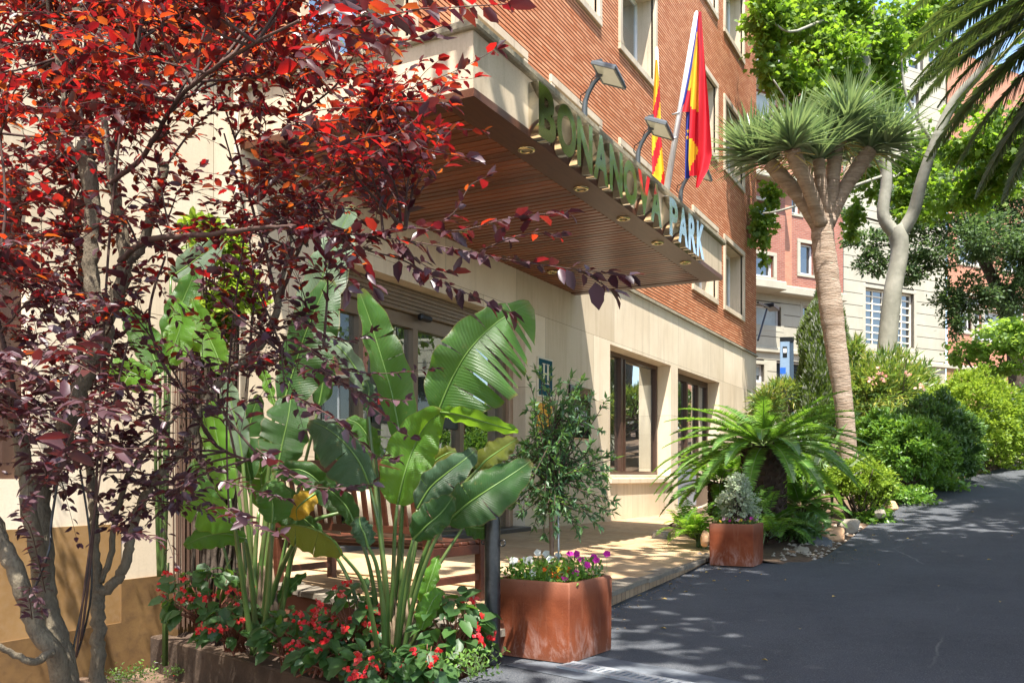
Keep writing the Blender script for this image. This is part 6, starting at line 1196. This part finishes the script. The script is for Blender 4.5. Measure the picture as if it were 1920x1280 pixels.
bigleaf(s2, [(455, 860, 6.0), (445, 800, 6.0), (430, 740, 6.0), (424, 700, 6.0)], 22, 26, S_pale, 20, 45, [], .3, 0, None, 24)
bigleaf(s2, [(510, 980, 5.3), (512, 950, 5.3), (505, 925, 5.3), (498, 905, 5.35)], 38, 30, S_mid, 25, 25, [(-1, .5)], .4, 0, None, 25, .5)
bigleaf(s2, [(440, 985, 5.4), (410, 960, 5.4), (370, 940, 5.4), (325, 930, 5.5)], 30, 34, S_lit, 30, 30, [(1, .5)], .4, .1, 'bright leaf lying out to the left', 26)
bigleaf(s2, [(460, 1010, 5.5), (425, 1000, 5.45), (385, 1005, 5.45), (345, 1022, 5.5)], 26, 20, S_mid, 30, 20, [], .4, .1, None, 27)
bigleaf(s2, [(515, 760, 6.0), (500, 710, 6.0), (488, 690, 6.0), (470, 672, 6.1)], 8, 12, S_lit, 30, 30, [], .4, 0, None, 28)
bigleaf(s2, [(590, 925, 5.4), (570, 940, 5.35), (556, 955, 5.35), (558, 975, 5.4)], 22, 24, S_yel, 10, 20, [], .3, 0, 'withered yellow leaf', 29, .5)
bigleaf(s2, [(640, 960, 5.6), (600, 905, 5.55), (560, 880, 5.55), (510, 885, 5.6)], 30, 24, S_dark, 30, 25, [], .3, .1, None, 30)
bigleaf(s2, [(520, 1130, 5.9), (555, 1090, 5.85), (575, 1075, 5.85)], 10, 14, S_dark, 20, 40, [], .4, 0, None, 31)
bigleaf(s2, [(470, 900, 6.1), (462, 850, 6.1), (470, 790, 6.1), (486, 740, 6.1)], 30, 26, S_dark, 25, 30, [(-1, .5)], .3, 0, None, 32)
bigleaf(s2, [(500, 960, 6.2), (490, 900, 6.2), (500, 840, 6.2), (520, 800, 6.2)], 32, 30, S_mid, 25, 30, [(1, .4)], .3, 0, None, 33)
bigleaf(s2, [(560, 1010, 6.2), (548, 970, 6.2), (530, 930, 6.2), (505, 900, 6.2)], 26, 30, S_dark, 25, 30, [(1, .6)], .4, 0, None, 34)
bigleaf(s2, [(415, 1010, 6.2), (395, 960, 6.2), (372, 905, 6.2), (362, 860, 6.2)], 26, 26, S_mid, 25, 30, [(1, .4)], .4, 0, None, 35)
bigleaf(s2, [(420, 700, 6.4), (400, 650, 6.4), (376, 600, 6.4), (360, 560, 6.4)], 26, 28, S_lit, 25, 30, [(1, .5)], .3, 0, None, 36)
bigleaf(s2, [(598, 760, 6.2), (606, 710, 6.2), (600, 660, 6.2), (588, 620, 6.2)], 24, 26, S_dark, 25, 30, [(-1, .5)], .3, 0, None, 37)
stems(s2, [[(476, 1195, 6.1), (472, 1050, 6.1), (470, 900, 6.1)], [(488, 1195, 6.2), (494, 1080, 6.2), (500, 960, 6.2)], [(500, 1195, 6.2), (530, 1100, 6.2), (560, 1010, 6.2)], [(470, 1195, 6.2), (440, 1100, 6.2), (415, 1010, 6.2)], [(474, 1195, 6.3), (450, 950, 6.4), (420, 700, 6.4)], [(496, 1195, 6.2), (545, 980, 6.2), (598, 760, 6.2)]], .017, .009)
stems(s2, [[(478, 1195, 6.0), (490, 1050, 5.95), (515, 880, 5.9), (530, 760, 5.9)], [(485, 1195, 6.05), (505, 1000, 6.1), (540, 780, 6.1), (560, 650, 6.1)], [(490, 1200, 5.8), (505, 1050, 5.65), (515, 950, 5.6), (520, 880, 5.6)], [(470, 1200, 6.0), (455, 1080, 5.9), (438, 990, 5.9), (430, 935, 5.9)], [(476, 1195, 6.1), (470, 1050, 6.05), (460, 930, 6.0), (455, 860, 6.0)], [(495, 1200, 5.5), (505, 1090, 5.35), (510, 980, 5.3)], [(470, 1200, 5.6), (455, 1090, 5.5), (440, 985, 5.4)], [(480, 1200, 5.7), (472, 1090, 5.6), (460, 1010, 5.5)], [(500, 1200, 5.9), (515, 1100, 5.85), (570, 990, 5.6), (640, 960, 5.6)], [(520, 1195, 5.9), (545, 1050, 5.8), (570, 950, 5.6), (590, 925, 5.4)], [(490, 1195, 6.1), (495, 1000, 6.1), (515, 760, 6.0)], [(505, 1195, 6), (520, 1130, 5.9)], [(483, 1195, 5.9), (478, 1060, 5.9), (485, 960, 5.9)], [(498, 1195, 5.9), (503, 1050, 5.9), (512, 930, 5.9)]], .021, .011)
b = MB()
for k in range(8): x = 462+k*7; b.tube([P(x, 1200, 5.9), P(x+k, 1140, 5.88), P(x+rnd.uniform(-4, 6), 1060, 5.9)], [.022, .018, .004], 7)
b.build('old_sheaths', S_sheath, s2, True, world=True)
s3 = thing('bird_of_paradise', 'broad bright leaved plant by the wall behind the plum trunks', 'plant', P(300, 1080, 6.4), 0, 'paddle leaved clumps in the flower bed')
for i, l in enumerate(([(300, 700, 6.3), (280, 650, 6.3), (250, 600, 6.3), (225, 575, 6.3)], [(310, 690, 6.3), (330, 640, 6.3), (340, 600, 6.3), (330, 560, 6.3)], [(320, 520, 6.6), (350, 500, 6.6), (390, 470, 6.6), (420, 450, 6.6)], [(290, 720, 6.2), (250, 700, 6.2), (220, 690, 6.2), (200, 700, 6.2)], [(310, 640, 6.5), (345, 560, 6.5), (370, 500, 6.5)])):
    bigleaf(s3, l, 30, 28, (S_mid, S_lit, S_pale, S_lit, S_mid)[i], 25, 30, [(1, .5)] if i % 2 else [], .3, .05, None, 40+i)
stems(s3, [[(300, 1080, 6.4), (300, 900, 6.35), (300, 700, 6.3)], [(304, 1080, 6.4), (312, 880, 6.35), (310, 690, 6.3)], [(308, 1080, 6.5), (316, 800, 6.55), (320, 520, 6.6)], [(298, 1080, 6.4), (292, 880, 6.3), (290, 720, 6.2)], [(300, 1080, 6.4), (308, 860, 6.45), (310, 640, 6.5)]], .015, .009)
shrub('climbing_shrub', 'bright yellow green small leaved shrub against the sunny wall under the canopy corner', 'shrub', [(410, 470, 6.9, 46, 44), (450, 560, 6.9, 40, 50), (370, 430, 6.9, 24, 22), (400, 620, 6.9, 30, 60)], 2600, .075, .62, L_hedge, 'ovate', seed=61, clumps=70, spread=.14, shell=.4, base=.0)
# ---------------------------------------------------------------- begonias
def begonia(label, px_, py_, D, rx, rz, n, nf, seed):
    rg = np.random.RandomState(seed); k = D/F; c = V3(P(px_, py_, D)); t = thing('begonia', label, 'flowers', (c[0], c[1], c[2]-rz*k), 0, 'red flowering begonias in the bed')
    d = unit(rg.normal(size=(n, 3))); d[:, 2] = np.abs(d[:, 2])*1.4-.5; d = unit(d); rr = rg.uniform(.5, 1, (n, 1))**.6; p = c+d*rr*np.array([rx*k, min(rx*k, .28), rz*k]); root = np.array([c[0], c[1], c[2]-rz*k*1.1]); sb = MB()
    for j in range(0, n, 3): m_ = root*.4+p[j]*.6; m_[2] += .03; sb.tube([root+rg.normal(size=3)*[.05, .05, 0], m_, p[j]], [.006, .004, .002], 5)
    LL = .105*rg.uniform(.55, 1.25, n); leafmesh('foliage', L_beg, t, p, d*np.array([1, 1, .2])+rg.normal(size=(n, 3))*.35+[0, 0, -.45], d*.75+UP*.55+rg.normal(size=(n, 3))*.3-np.array(FWD)*.35, LL, LL*.66, 'ovate', smooth=True)
    pp, aa, nn, ll = [], [], [], []; fb = sb
    for j in range(nf):
        dd = unit(rg.normal(size=(1, 3)))[0]; dd[2] = abs(dd[2])*.9-.25; dd -= np.array(FWD)*.7; dd /= np.linalg.norm(dd); cc = c+dd*np.array([rx*k*1.05, min(rx*k, .28)*1.15, rz*k*1.1]); fb.tube([cc-dd*.10+[0, 0, .02], cc-dd*.04+[0, 0, .03], cc], [.0022, .002, .0015], 4)
        for q in range(rg.randint(2, 6)):
            fc = cc+rg.normal(size=3)*.022
            for r_ in range(4): pp.append(fc); a = unit(rg.normal(size=(1, 3)))[0]-np.array([0, 0, .5]); aa.append(a); nn.append(-np.array(FWD)+rg.normal(size=3)*.5); ll.append(.026*rg.uniform(.7, 1.2))
    fb.build('stalk', mat_stalk, t, True, world=True); ll = np.array(ll); leafmesh('blossom', L_red, t, pp, aa, nn, ll, ll*.85, 'ovate'); return t
mat_stalk = mat_plain('reddish_stalk', (.20, .07, .04), .5)
begonia('red begonia at the left end of the bed against the plinth', 395, 1120, 6.0, 88, 66, 162, 10, 201)
begonia('red begonia between the two paddle leaved clumps', 560, 1190, 5.4, 72, 52, 148, 10, 202)
begonia('tall red begonia in front of the right paddle clump', 665, 1165, 5.3, 70, 66, 148, 14, 203)
begonia('low red begonia at the front edge of the bed', 720, 1245, 4.85, 84, 34, 148, 7, 204)
begonia('red begonia at the right end of the bed by the black post', 850, 1180, 5.1, 66, 70, 121, 8, 205)
begonia('small red begonia low between the stems', 610, 1225, 5.1, 60, 36, 94, 6, 206)
begonia('small red begonia at the corner right of the stems', 800, 1240, 4.8, 50, 34, 81, 4, 207)
begonia('red begonia spilling over the left part of the bed wall', 440, 1172, 5.75, 62, 44, 120, 9, 208)
def weed(label, x, y, D, n, r, seed, h=.1, L=.03):
    rg = np.random.RandomState(seed); c = V3(P(x, y, D)); t = thing('weed', label, 'weed', tuple(c)); p = c+rg.normal(size=(n, 3))*[r, r, .0]+[0, 0, 1]*(rg.rand(n, 1)*h); leafmesh('foliage', L_weed, t, p, rg.normal(size=(n, 3))+[0, 0, .4], rg.normal(size=(n, 3))*.5+UP, L, L*.5, 'ovate')
    b = MB(); 
    for k in range(12): e = p[rg.randint(n)]; b.tube([c+rg.normal(size=3)*[r*.4, r*.4, 0], e], .0015, 4)
    b.build('stalk', B_green, t, world=True)
weed('low green weed on the soil between the plum trunks and the bed wall', 245, 1275, 6.6, 260, .13, 301, .09)
weed('small green weed at the bottom edge beside the black post', 890, 1265, 4.7, 160, .07, 302, .14)
weed('tiny green weed on the soil beside the bed wall', 330, 1262, 6.75, 60, .05, 303, .06)
b = MB(); b.tube(spline([tuple(P(*q)) for q in ((500, 1222, 5.2), (580, 1245, 5.0), (660, 1268, 4.9), (740, 1275, 4.8))], 6), .006, 6); tag(b.build('drip_hose', mat_plain('brown_hose', (.13, .05, .03), .5), None, True), 'thin brown watering hose lying along the inner edge of the bed wall', 'hose')
fd = random.Random(8)
for k in range(16): x = fd.uniform(560, 860); y = 1205+(x-560)*.2+fd.uniform(0, 25)
for i, (x, y, z) in enumerate(((312, 1191, -.36), (420, 1245, -.62), (345, 1285, -.62), (560, 1258, -.25), (595, 1262, -.24), (330, 1268, -.62))): fallen(x, y, .035, M_petal, 'red petal dropped '+('on the bed wall' if z > -.5 else 'on the bare soil'), 'petal', 'red petals dropped around the bed', z+.01)
# ================================================================== THE PURPLE PLUM TREES
def limb(l): return spline(PT(l), 7)
Z1 = 4.15; Z2 = 4.45
t1 = thing('plum_tree', 'purple leaved plum tree with several stems at the left edge', 'tree', P(125, 1560, Z1), 0, 'purple leaved plum trees at the left'); t2 = thing('plum_tree', 'purple leaved plum tree with one slender trunk right of the many stemmed one', 'tree', P(184, 1470, Z2), 0, 'purple leaved plum trees at the left')
limbs1 = [limb(l) for l in (
 [(128, 1560, Z1, .075), (125, 1290, Z1, .068), (100, 1180, Z1, .058), (84, 1110, Z1, .056), (78, 1010, Z1, .054), (74, 920, Z1, .052), (92, 882, Z1, .052), (112, 840, Z1, .05), (135, 760, Z1, .046), (165, 690, Z1, .044), (192, 640, Z1, .046), (196, 600, Z1, .044)],
 [(196, 605, Z1, .040), (172, 540, Z1, .040), (172, 440, Z1, .038), (174, 370, Z1, .038), (164, 310, Z1, .040), (160, 276, Z1, .042)],
 [(194, 610, Z1, .038), (222, 550, Z1-.05, .036), (236, 490, Z1-.1, .034), (226, 420, Z1-.1, .030), (216, 370, Z1-.1, .026), (205, 290, Z1-.1, .02), (190, 200, Z1, .016)],
 [(236, 490, Z1-.1, .026), (262, 470, Z1-.1, .024), (285, 410, Z1-.15, .024), (300, 350, Z1-.15, .024), (308, 304, Z1-.15, .026)],
 [(125, 1330, Z1, .05), (105, 1235, Z1-.1, .047), (62, 1165, Z1-.15, .045), (30, 1070, Z1-.2, .042), (5, 1020, Z1-.2, .040), (-30, 930, Z1-.2, .03), (-60, 780, Z1-.2, .02)],
 [(82, 1100, Z1, .040), (58, 960, Z1-.2, .038), (45, 880, Z1-.25, .036), (34, 810, Z1-.3, .034), (10, 750, Z1-.3, .032), (-20, 690, Z1-.3, .028), (-60, 560, Z1-.3, .02)],
 [(96, 1220, Z1-.2, .022), (60, 1240, Z1-.3, .018), (0, 1212, Z1-.4, .014), (-60, 1190, Z1-.5, .01)],
 [(225, 490, Z1-.15, .016), (280, 450, Z1-.5, .013), (380, 440, Z1-.8, .011), (480, 428, Z1-1.0, .009), (560, 424, Z1-1.1, .006)],
 [(160, 350, Z1, .018), (150, 310, Z1, .016), (115, 250, Z1, .014), (120, 170, Z1, .012), (95, 60, Z1, .009), (85, -60, Z1, .006)],
 [(162, 300, Z1, .014), (130, 270, Z1, .013), (115, 210, Z1, .012), (140, 100, Z1, .009), (165, 0, Z1, .006), (170, -90, Z1, .004)],
 [(205, 300, Z1-.1, .014), (240, 180, Z1-.2, .011), (262, 60, Z1-.3, .008), (285, -60, Z1-.3, .005)],
 [(200, 350, Z1-.1, .014), (270, 290, Z1-.3, .012), (330, 190, Z1-.5, .010), (400, 130, Z1-.8, .008), (480, 80, Z1-1.1, .006), (560, 40, Z1-1.4, .005)],
 [(176, 300, Z1, .012), (150, 200, Z1, .009), (160, 100, Z1, .007), (150, -60, Z1, .004)],
 [(34, 810, Z1-.3, .014), (20, 700, Z1-.4, .012), (-10, 560, Z1-.5, .01), (10, 400, Z1-.5, .007), (0, 250, Z1-.5, .005)])]
limbs2 = [limb(l) for l in (
 [(184, 1470, Z2, .045), (184, 1280, Z2, .040), (183, 1200, Z2, .038), (184, 1130, Z2, .038), (184, 1100, Z2, .036)],
 [(186, 1110, Z2, .030), (222, 1085, Z2, .028), (238, 1050, Z2, .027), (246, 1000, Z2, .026), (262, 950, Z2, .026), (290, 900, Z2, .025), (322, 866, Z2, .024), (350, 830, Z2, .022), (372, 780, Z2, .022), (400, 730, Z2, .021), (440, 690, Z2, .021), (470, 665, Z2, .021), (505, 620, Z2, .022), (522, 570, Z2, .020), (530, 520, Z2, .014), (545, 440, Z2, .010), (550, 340, Z2-.1, .008), (560, 200, Z2-.2, .006)],
 [(184, 1105, Z2, .028), (178, 1040, Z2, .026), (178, 980, Z2, .025), (172, 930, Z2+.05, .024), (166, 850, Z2+.1, .022), (160, 760, Z2+.1, .022), (150, 680, Z2+.15, .02), (155, 560, Z2+.2, .018), (145, 420, Z2+.2, .014), (170, 280, Z2+.2, .01), (165, 120, Z2+.2, .006)],
 [(190, 1090, Z2, .018), (208, 1040, Z2, .017), (212, 990, Z2, .016), (225, 940, Z2, .016), (240, 890, Z2, .015), (270, 850, Z2, .014), (310, 800, Z2, .013), (340, 770, Z2, .01)],
 [(400, 735, Z2, .012), (330, 720, Z2, .010), (280, 600, Z2, .008), (310, 480, Z2, .006)],
 [(440, 692, Z2, .010), (500, 680, Z2-.2, .009), (560, 660, Z2-.6, .007), (620, 650, Z2-.9, .005)],
 [(372, 780, Z2, .010), (400, 830, Z2-.2, .009), (460, 860, Z2-.5, .007), (520, 850, Z2-.8, .005)],
 [(520, 575, Z2, .012), (500, 480, Z2, .01), (470, 380, Z2, .008), (440, 260, Z2, .006), (400, 140, Z2, .004)],
 [(525, 560, Z2, .012), (560, 470, Z2-.2, .01), (600, 380, Z2-.5, .008), (640, 300, Z2-.8, .006), (700, 230, Z2-1, .005)],
 [(545, 440, Z2, .009), (600, 420, Z2-.4, .008), (680, 440, Z2-.9, .007), (760, 430, Z2-1.2, .005)]) ]
def tree_wood(t, limbs, thick=.016):
    b = MB(); s_ = MB()
    for q in limbs:
        q = np.array(q); n = len(q); q[1:-1, :3] += nr.normal(size=(n-2, 3))*.0035*np.clip(q[1:-1, 3:4]/.02, .3, 1.2); (b if q[0, 3] > thick else s_).tube(q[:, :3], q[:, 3]*.9*(1+.035*np.sin(np.arange(n)*1.9)), 12 if q[0, 3] > thick else 7)
    b.build('trunk', B_plum, t, True, world=True); return s_
w1 = tree_wood(t1, limbs1); w2 = tree_wood(t2, limbs2)
rg = np.random.RandomState(77)
class Leaves:
    def __init__(s): s.p = []; s.a = []; s.n = []; s.L = []
    def twig(s, wood, q, L, gap, r0=.003, end=True, jit=.5, droop=.12, skip=.0):
        q = np.asarray(q, float)[:, :3]; wood.tube(q, np.linspace(r0, .0009, len(q)), 4, cap=False); seg = np.linalg.norm(np.diff(q, axis=0), axis=1); cum = np.concatenate([[0], np.cumsum(seg)]); tot = cum[-1]; d = skip*tot+gap*rg.rand(); sgn = 1
        while d < tot:
            i = min(len(seg)-1, int(np.searchsorted(cum, d)-1)); i = max(i, 0); f = (d-cum[i])/max(seg[i], 1e-6); c = q[i]*(1-f)+q[i+1]*f; tn = (q[i+1]-q[i])/max(seg[i], 1e-6); sd = np.cross(tn, UP); sd /= max(np.linalg.norm(sd), 1e-3); a = tn*rg.uniform(.2, .9)+sd*sgn*rg.uniform(.5, 1)+rg.normal(size=3)*.28*jit*2; a[2] -= droop
            s.p.append(c+a*.006); s.a.append(a); s.n.append(UP+rg.normal(size=3)*jit); s.L.append(L*rg.uniform(.5, 1.35)*(1-.25*d/tot)); sgn = -sgn; d += gap*rg.uniform(.6, 1.4)
        if end:
            tn = q[-1]-q[-2]; tn /= np.linalg.norm(tn)
            for _ in range(2): s.p.append(q[-1]); s.a.append(tn+rg.normal(size=3)*.4); s.n.append(UP+rg.normal(size=3)*jit); s.L.append(L*rg.uniform(.6, .95))
    def build(s, t, wr=.54):
        p, a, n_, L = (np.array(x) for x in (s.p, s.a, s.n, s.L)); low = (p[:, 2]+rg.normal(size=len(p))*.3) < 1.75  # split by height: lower leaves take the shade-coloured material
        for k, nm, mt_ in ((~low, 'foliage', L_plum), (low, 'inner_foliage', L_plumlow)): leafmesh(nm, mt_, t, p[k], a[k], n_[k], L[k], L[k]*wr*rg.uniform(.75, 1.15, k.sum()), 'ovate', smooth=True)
def populate(t, wood, limbs, regions, LV):
    nodes = np.concatenate([np.array(q)[len(q)//4:, :3] for q in limbs]); 
    for (x0, x1, y0, y1, d0, d1, ns, nt_, Lf) in regions:
        for _ in range(ns):
            e = V3(P(rg.uniform(x0, x1), rg.uniform(y0, y1), rg.uniform(d0, d1))); dd = nodes-e; dist = np.linalg.norm(dd*[1, 1, .8], axis=1)+np.where(dd[:, 2] > .15, .6, 0)+rg.rand(len(nodes))*.25; s0 = nodes[np.argmin(dist)]; v = e-s0; m_ = s0+v*.5+np.array([0, 0, .06])*np.linalg.norm(v)+rg.normal(size=3)*.05; q = spline([s0, m_, e], 6); wood.tube(q, np.linspace(.0065, .002, len(q)), 5, cap=False); LV.twig(wood, q[4:], Lf, .04, .002, jit=.45)
            ev = v/max(np.linalg.norm(v), .05)
            for k in range(nt_):
                i = rg.randint(3, len(q)); s1_ = q[i]; dr = ev*.5+rg.normal(size=3)*[.6, .6, .45]+[0, 0, .18]; dr /= np.linalg.norm(dr); Lt = rg.uniform(.16, .4); e2 = s1_+dr*Lt; e2m = (s1_+e2)/2+[0, 0, .02*Lt*5]; LV.twig(wood, spline([s1_, e2m, e2], 4), Lf*rg.uniform(.75, 1.35), .028, .0018, jit=.45)
LV1 = Leaves(); LV2 = Leaves()
populate(t1, w1, limbs1, [(-90, 330, -130, 240, 3.3, 4.9, 34, 8, .058), (-90, 300, -60, 520, 4.7, 5.6, 26, 7, .058), (-90, 160, 240, 700, 3.3, 4.7, 25, 7, .060), (280, 660, -130, 150, 2.9, 4.5, 34, 8, .058), (-60, 200, 700, 1000, 3.1, 4.3, 9, 6, .066), (160, 420, 150, 420, 3.5, 4.8, 8, 5, .058)], LV1)
populate(t2, w2, limbs2, [(200, 560, 400, 720, 3.7, 5.0, 18, 7, .056), (450, 720, 60, 400, 3.2, 4.6, 14, 8, .060), (600, 800, 170, 330, 2.9, 3.5, 8, 6, .052), (150, 460, 680, 960, 3.6, 4.7, 14, 5, .06), (480, 620, 420, 640, 3.4, 4.5, 4, 6, .056), (0, 240, 520, 820, 4.2, 5.0, 9, 5, .055)], LV2)
def spray(LV, wood, pts, L=.066, gap=.028, jit=.5, r=.0026, skip=0.): LV.twig(wood, spline([tuple(P(*p)) for p in pts], 6), L, gap, r, True, jit, .15, skip)
for pts, L, gap in (([(560, 120, 2.9), (640, 60, 2.5), (760, 22, 2.1), (850, 14, 1.95), (950, 8, 1.85)], .066, .034), ([(640, 60, 2.5), (740, 80, 2.3), (830, 50, 2.1)], .06, .03), ([(600, 20, 2.6), (700, -20, 2.3), (830, -15, 2.1)], .066, .03),
    ([(560, 230, 3.1), (660, 220, 3.0), (760, 170, 2.95), (850, 135, 2.9), (932, 92, 2.9)], .048, .024), ([(700, 200, 3.0), (770, 190, 2.9), (850, 200, 2.9)], .055, .024), ([(590, 290, 3.0), (680, 260, 2.8), (760, 240, 2.7), (860, 130, 2.8)], .055, .03),
    ([(580, 360, 3.0), (680, 300, 2.9), (760, 260, 2.85), (800, 280, 2.8), (880, 296, 2.8)], .06, .026), ([(540, 420, 3.1), (660, 440, 2.9), (760, 428, 2.8), (860, 432, 2.7), (960, 408, 2.7), (1064, 398, 2.7)], .062, .022), ([(800, 430, 2.75), (850, 400, 2.7), (880, 350, 2.7), (912, 332, 2.7)], .055, .03),
    ([(560, 425, 3.1), (640, 436, 2.9), (740, 448, 2.85), (860, 468, 2.8), (960, 488, 2.75), (1080, 505, 2.7), (1180, 516, 2.7)], .062, .024), ([(640, 440, 2.9), (672, 480, 2.8), (700, 540, 2.8)], .075, .03), ([(640, 440, 2.9), (650, 480, 2.85), (650, 540, 2.8)], .07, .03), ([(690, 470, 2.9), (760, 490, 2.85), (830, 530, 2.8), (900, 560, 2.8), (955, 585, 2.8)], .062, .024),
    ([(740, 450, 2.85), (800, 500, 2.8), (850, 510, 2.8)], .06, .026), ([(900, 470, 2.8), (980, 440, 2.75), (1050, 440, 2.75)], .055, .026), ([(1080, 505, 2.7), (1110, 520, 2.7), (1145, 545, 2.7)], .07, .03),
    ([(560, 640, 3.2), (640, 690, 3.0), (720, 700, 2.95), (815, 690, 2.9)], .048, .026), ([(560, 680, 3.2), (640, 720, 3.0), (720, 780, 2.9), (770, 820, 2.9)], .05, .026), ([(540, 740, 3.2), (620, 780, 3.0), (700, 850, 2.95), (740, 860, 2.9)], .05, .026), ([(560, 600, 3.2), (640, 640, 3.1), (700, 620, 3.0)], .046, .026), ([(600, 690, 3.1), (680, 740, 3.0), (760, 750, 2.95)], .048, .026),
    ([(480, 840, 3.3), (560, 900, 3.1), (620, 915, 3.05), (700, 905, 3.0)], .05, .02), ([(420, 900, 3.4), (480, 920, 3.3), (540, 935, 3.2)], .045, .018), ([(420, 950, 3.3), (470, 985, 3.1), (525, 1000, 3.05)], .058, .022)):
    spray(LV2, w2, pts, L*1.08, gap*.62)
for pts, L, gap in (([(120, 860, 3.0), (140, 800, 2.9), (185, 770, 2.85), (225, 765, 2.8)], .085, .03), ([(130, 850, 3.0), (170, 830, 2.9), (215, 850, 2.8)], .08, .028), ([(150, 820, 2.9), (160, 760, 2.9), (150, 750, 2.8), (120, 745, 2.8)], .08, .03), ([(85, 1110, 3.9), (60, 1000, 3.5), (40, 960, 3.3), (60, 930, 3.2)], .05, .018), ([(60, 1160, 3.9), (55, 1100, 3.6), (80, 1140, 3.5)], .05, .018), ([(240, 1000, 4.0), (250, 1000, 3.6), (290, 1010, 3.4), (300, 1020, 3.4)], .06, .03), ([(300, 960, 4.0), (330, 1060, 3.9)], .04, .03)):
    spray(LV1, w1, pts, L, gap, .4)
# long bare whips and the hanging black cable
for (l, r_) in (([(152, 1200, 4.2), (175, 1000, 4.1), (190, 700, 4.0), (205, 450, 4.0), (225, 250, 4.0)], .006), ([(143, 1230, 4.0), (165, 1050, 3.95), (200, 820, 3.9), (240, 640, 3.9)], .005), ([(430, 980, 4.4), (425, 800, 4.4), (435, 620, 4.3), (460, 430, 4.3)], .005), ([(470, 660, 4.4), (475, 520, 4.3), (455, 380, 4.3), (420, 250, 4.2)], .004)): w1.tube(spline([tuple(P(*p)) for p in l], 6), r_, 6)
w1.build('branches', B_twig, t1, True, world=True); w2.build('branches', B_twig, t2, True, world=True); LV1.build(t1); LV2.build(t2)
print('LEAVES', len(LV1.p), len(LV2.p))
b = MB(); b.tube(spline([tuple(P(*p)) for p in ((115, 830, 3.95), (108, 900, 3.95), (96, 980, 3.95), (92, 1030, 3.9), (70, 1090, 3.9), (60, 1105, 3.9))], 6), .006, 6); b.tube(spline([tuple(P(*p)) for p in ((150, 880, 4.2), (168, 1000, 4.2), (170, 1120, 4.2), (145, 1225, 4.2), (138, 1215, 4.2), (160, 1100, 4.25), (186, 900, 4.3))], 6), .005, 6)
tag(b.build('garden_cable', M_blackpaint, None, True), 'black cable looped down among the stems of the plum trees', 'cable')
# ================================================================== ROOT EVERY PLANT IN THE GROUND
def ground_at(x, y):
    if x < edge_x(y) and y > 10.2: return bed_z(x, y)
    if x < -2.5 and y < 5.4:
        w_ = float(np.interp(x, [p[0] for p in RW[:5]], [p[1] for p in RW[:5]])); return bedz(x)-.02 if y > w_-.62 else left_z(x, y)
    return gz(y)
bpy.context.view_layer.update()
for o in [o for o in bpy.data.objects if o.parent is None and o.get('category') in ('tree', 'shrub', 'hedge', 'plant', 'flowers', 'fern', 'cycad', 'ground cover', 'palm tree')]:
    if o['label'].find('planter') > 0 and o['category'] in ('flowers', 'shrub', 'tree'): continue
    best = None
    for c in o.children:
        if c.type != 'MESH' or not c.data.vertices: continue
        a = np.empty(len(c.data.vertices)*3); c.data.vertices.foreach_get('co', a); a = a.reshape(-1, 3)+np.array(o.location); i = a[:, 2].argmin()
        if best is None or a[i, 2] < best[2]: best = a[i]; near = a[a[:, 2] < a[i, 2]+.12]
    m_ = near.mean(0); sp = near[:, :2].std(0).max(); g_ = ground_at(m_[0], m_[1])
    if best[2]-g_ < .02 or (o['category'] == 'flowers' and m_[0] < -2.5 and m_[1] < 5.4): continue
    b = MB(); n_ = o.name.split('.')[0]; r_ = {'dragon_tree': .165, 'plane_tree': .28, 'redbud_tree': .055, 'broadleaf_tree': .3, 'cypress': .09}.get(n_, 0); top = best[2]+.1
    if r_: b.tube([(m_[0], m_[1], g_-.06), (m_[0], m_[1], g_+.03), (m_[0], m_[1], top)], [r_*1.2, r_*1.05, r_], 16)
    else:
        for k in range(7): dx, dy = rnd.gauss(0, max(.02, sp*.4)), rnd.gauss(0, max(.02, sp*.4)); b.tube([(m_[0]+dx*.5, m_[1]+dy*.5, g_-.04), (m_[0]+dx, m_[1]+dy, top)], [.012, .008], 5)
    mt_ = {'dragon_tree': B_drac, 'plane_tree': B_plane}.get(n_, S_stem if n_ in ('bird_of_paradise', 'paddle_plant', 'begonia', 'fern') else B_dark)
    b.build('trunk_base' if r_ else 'stem_base', mt_, o, True, world=True)
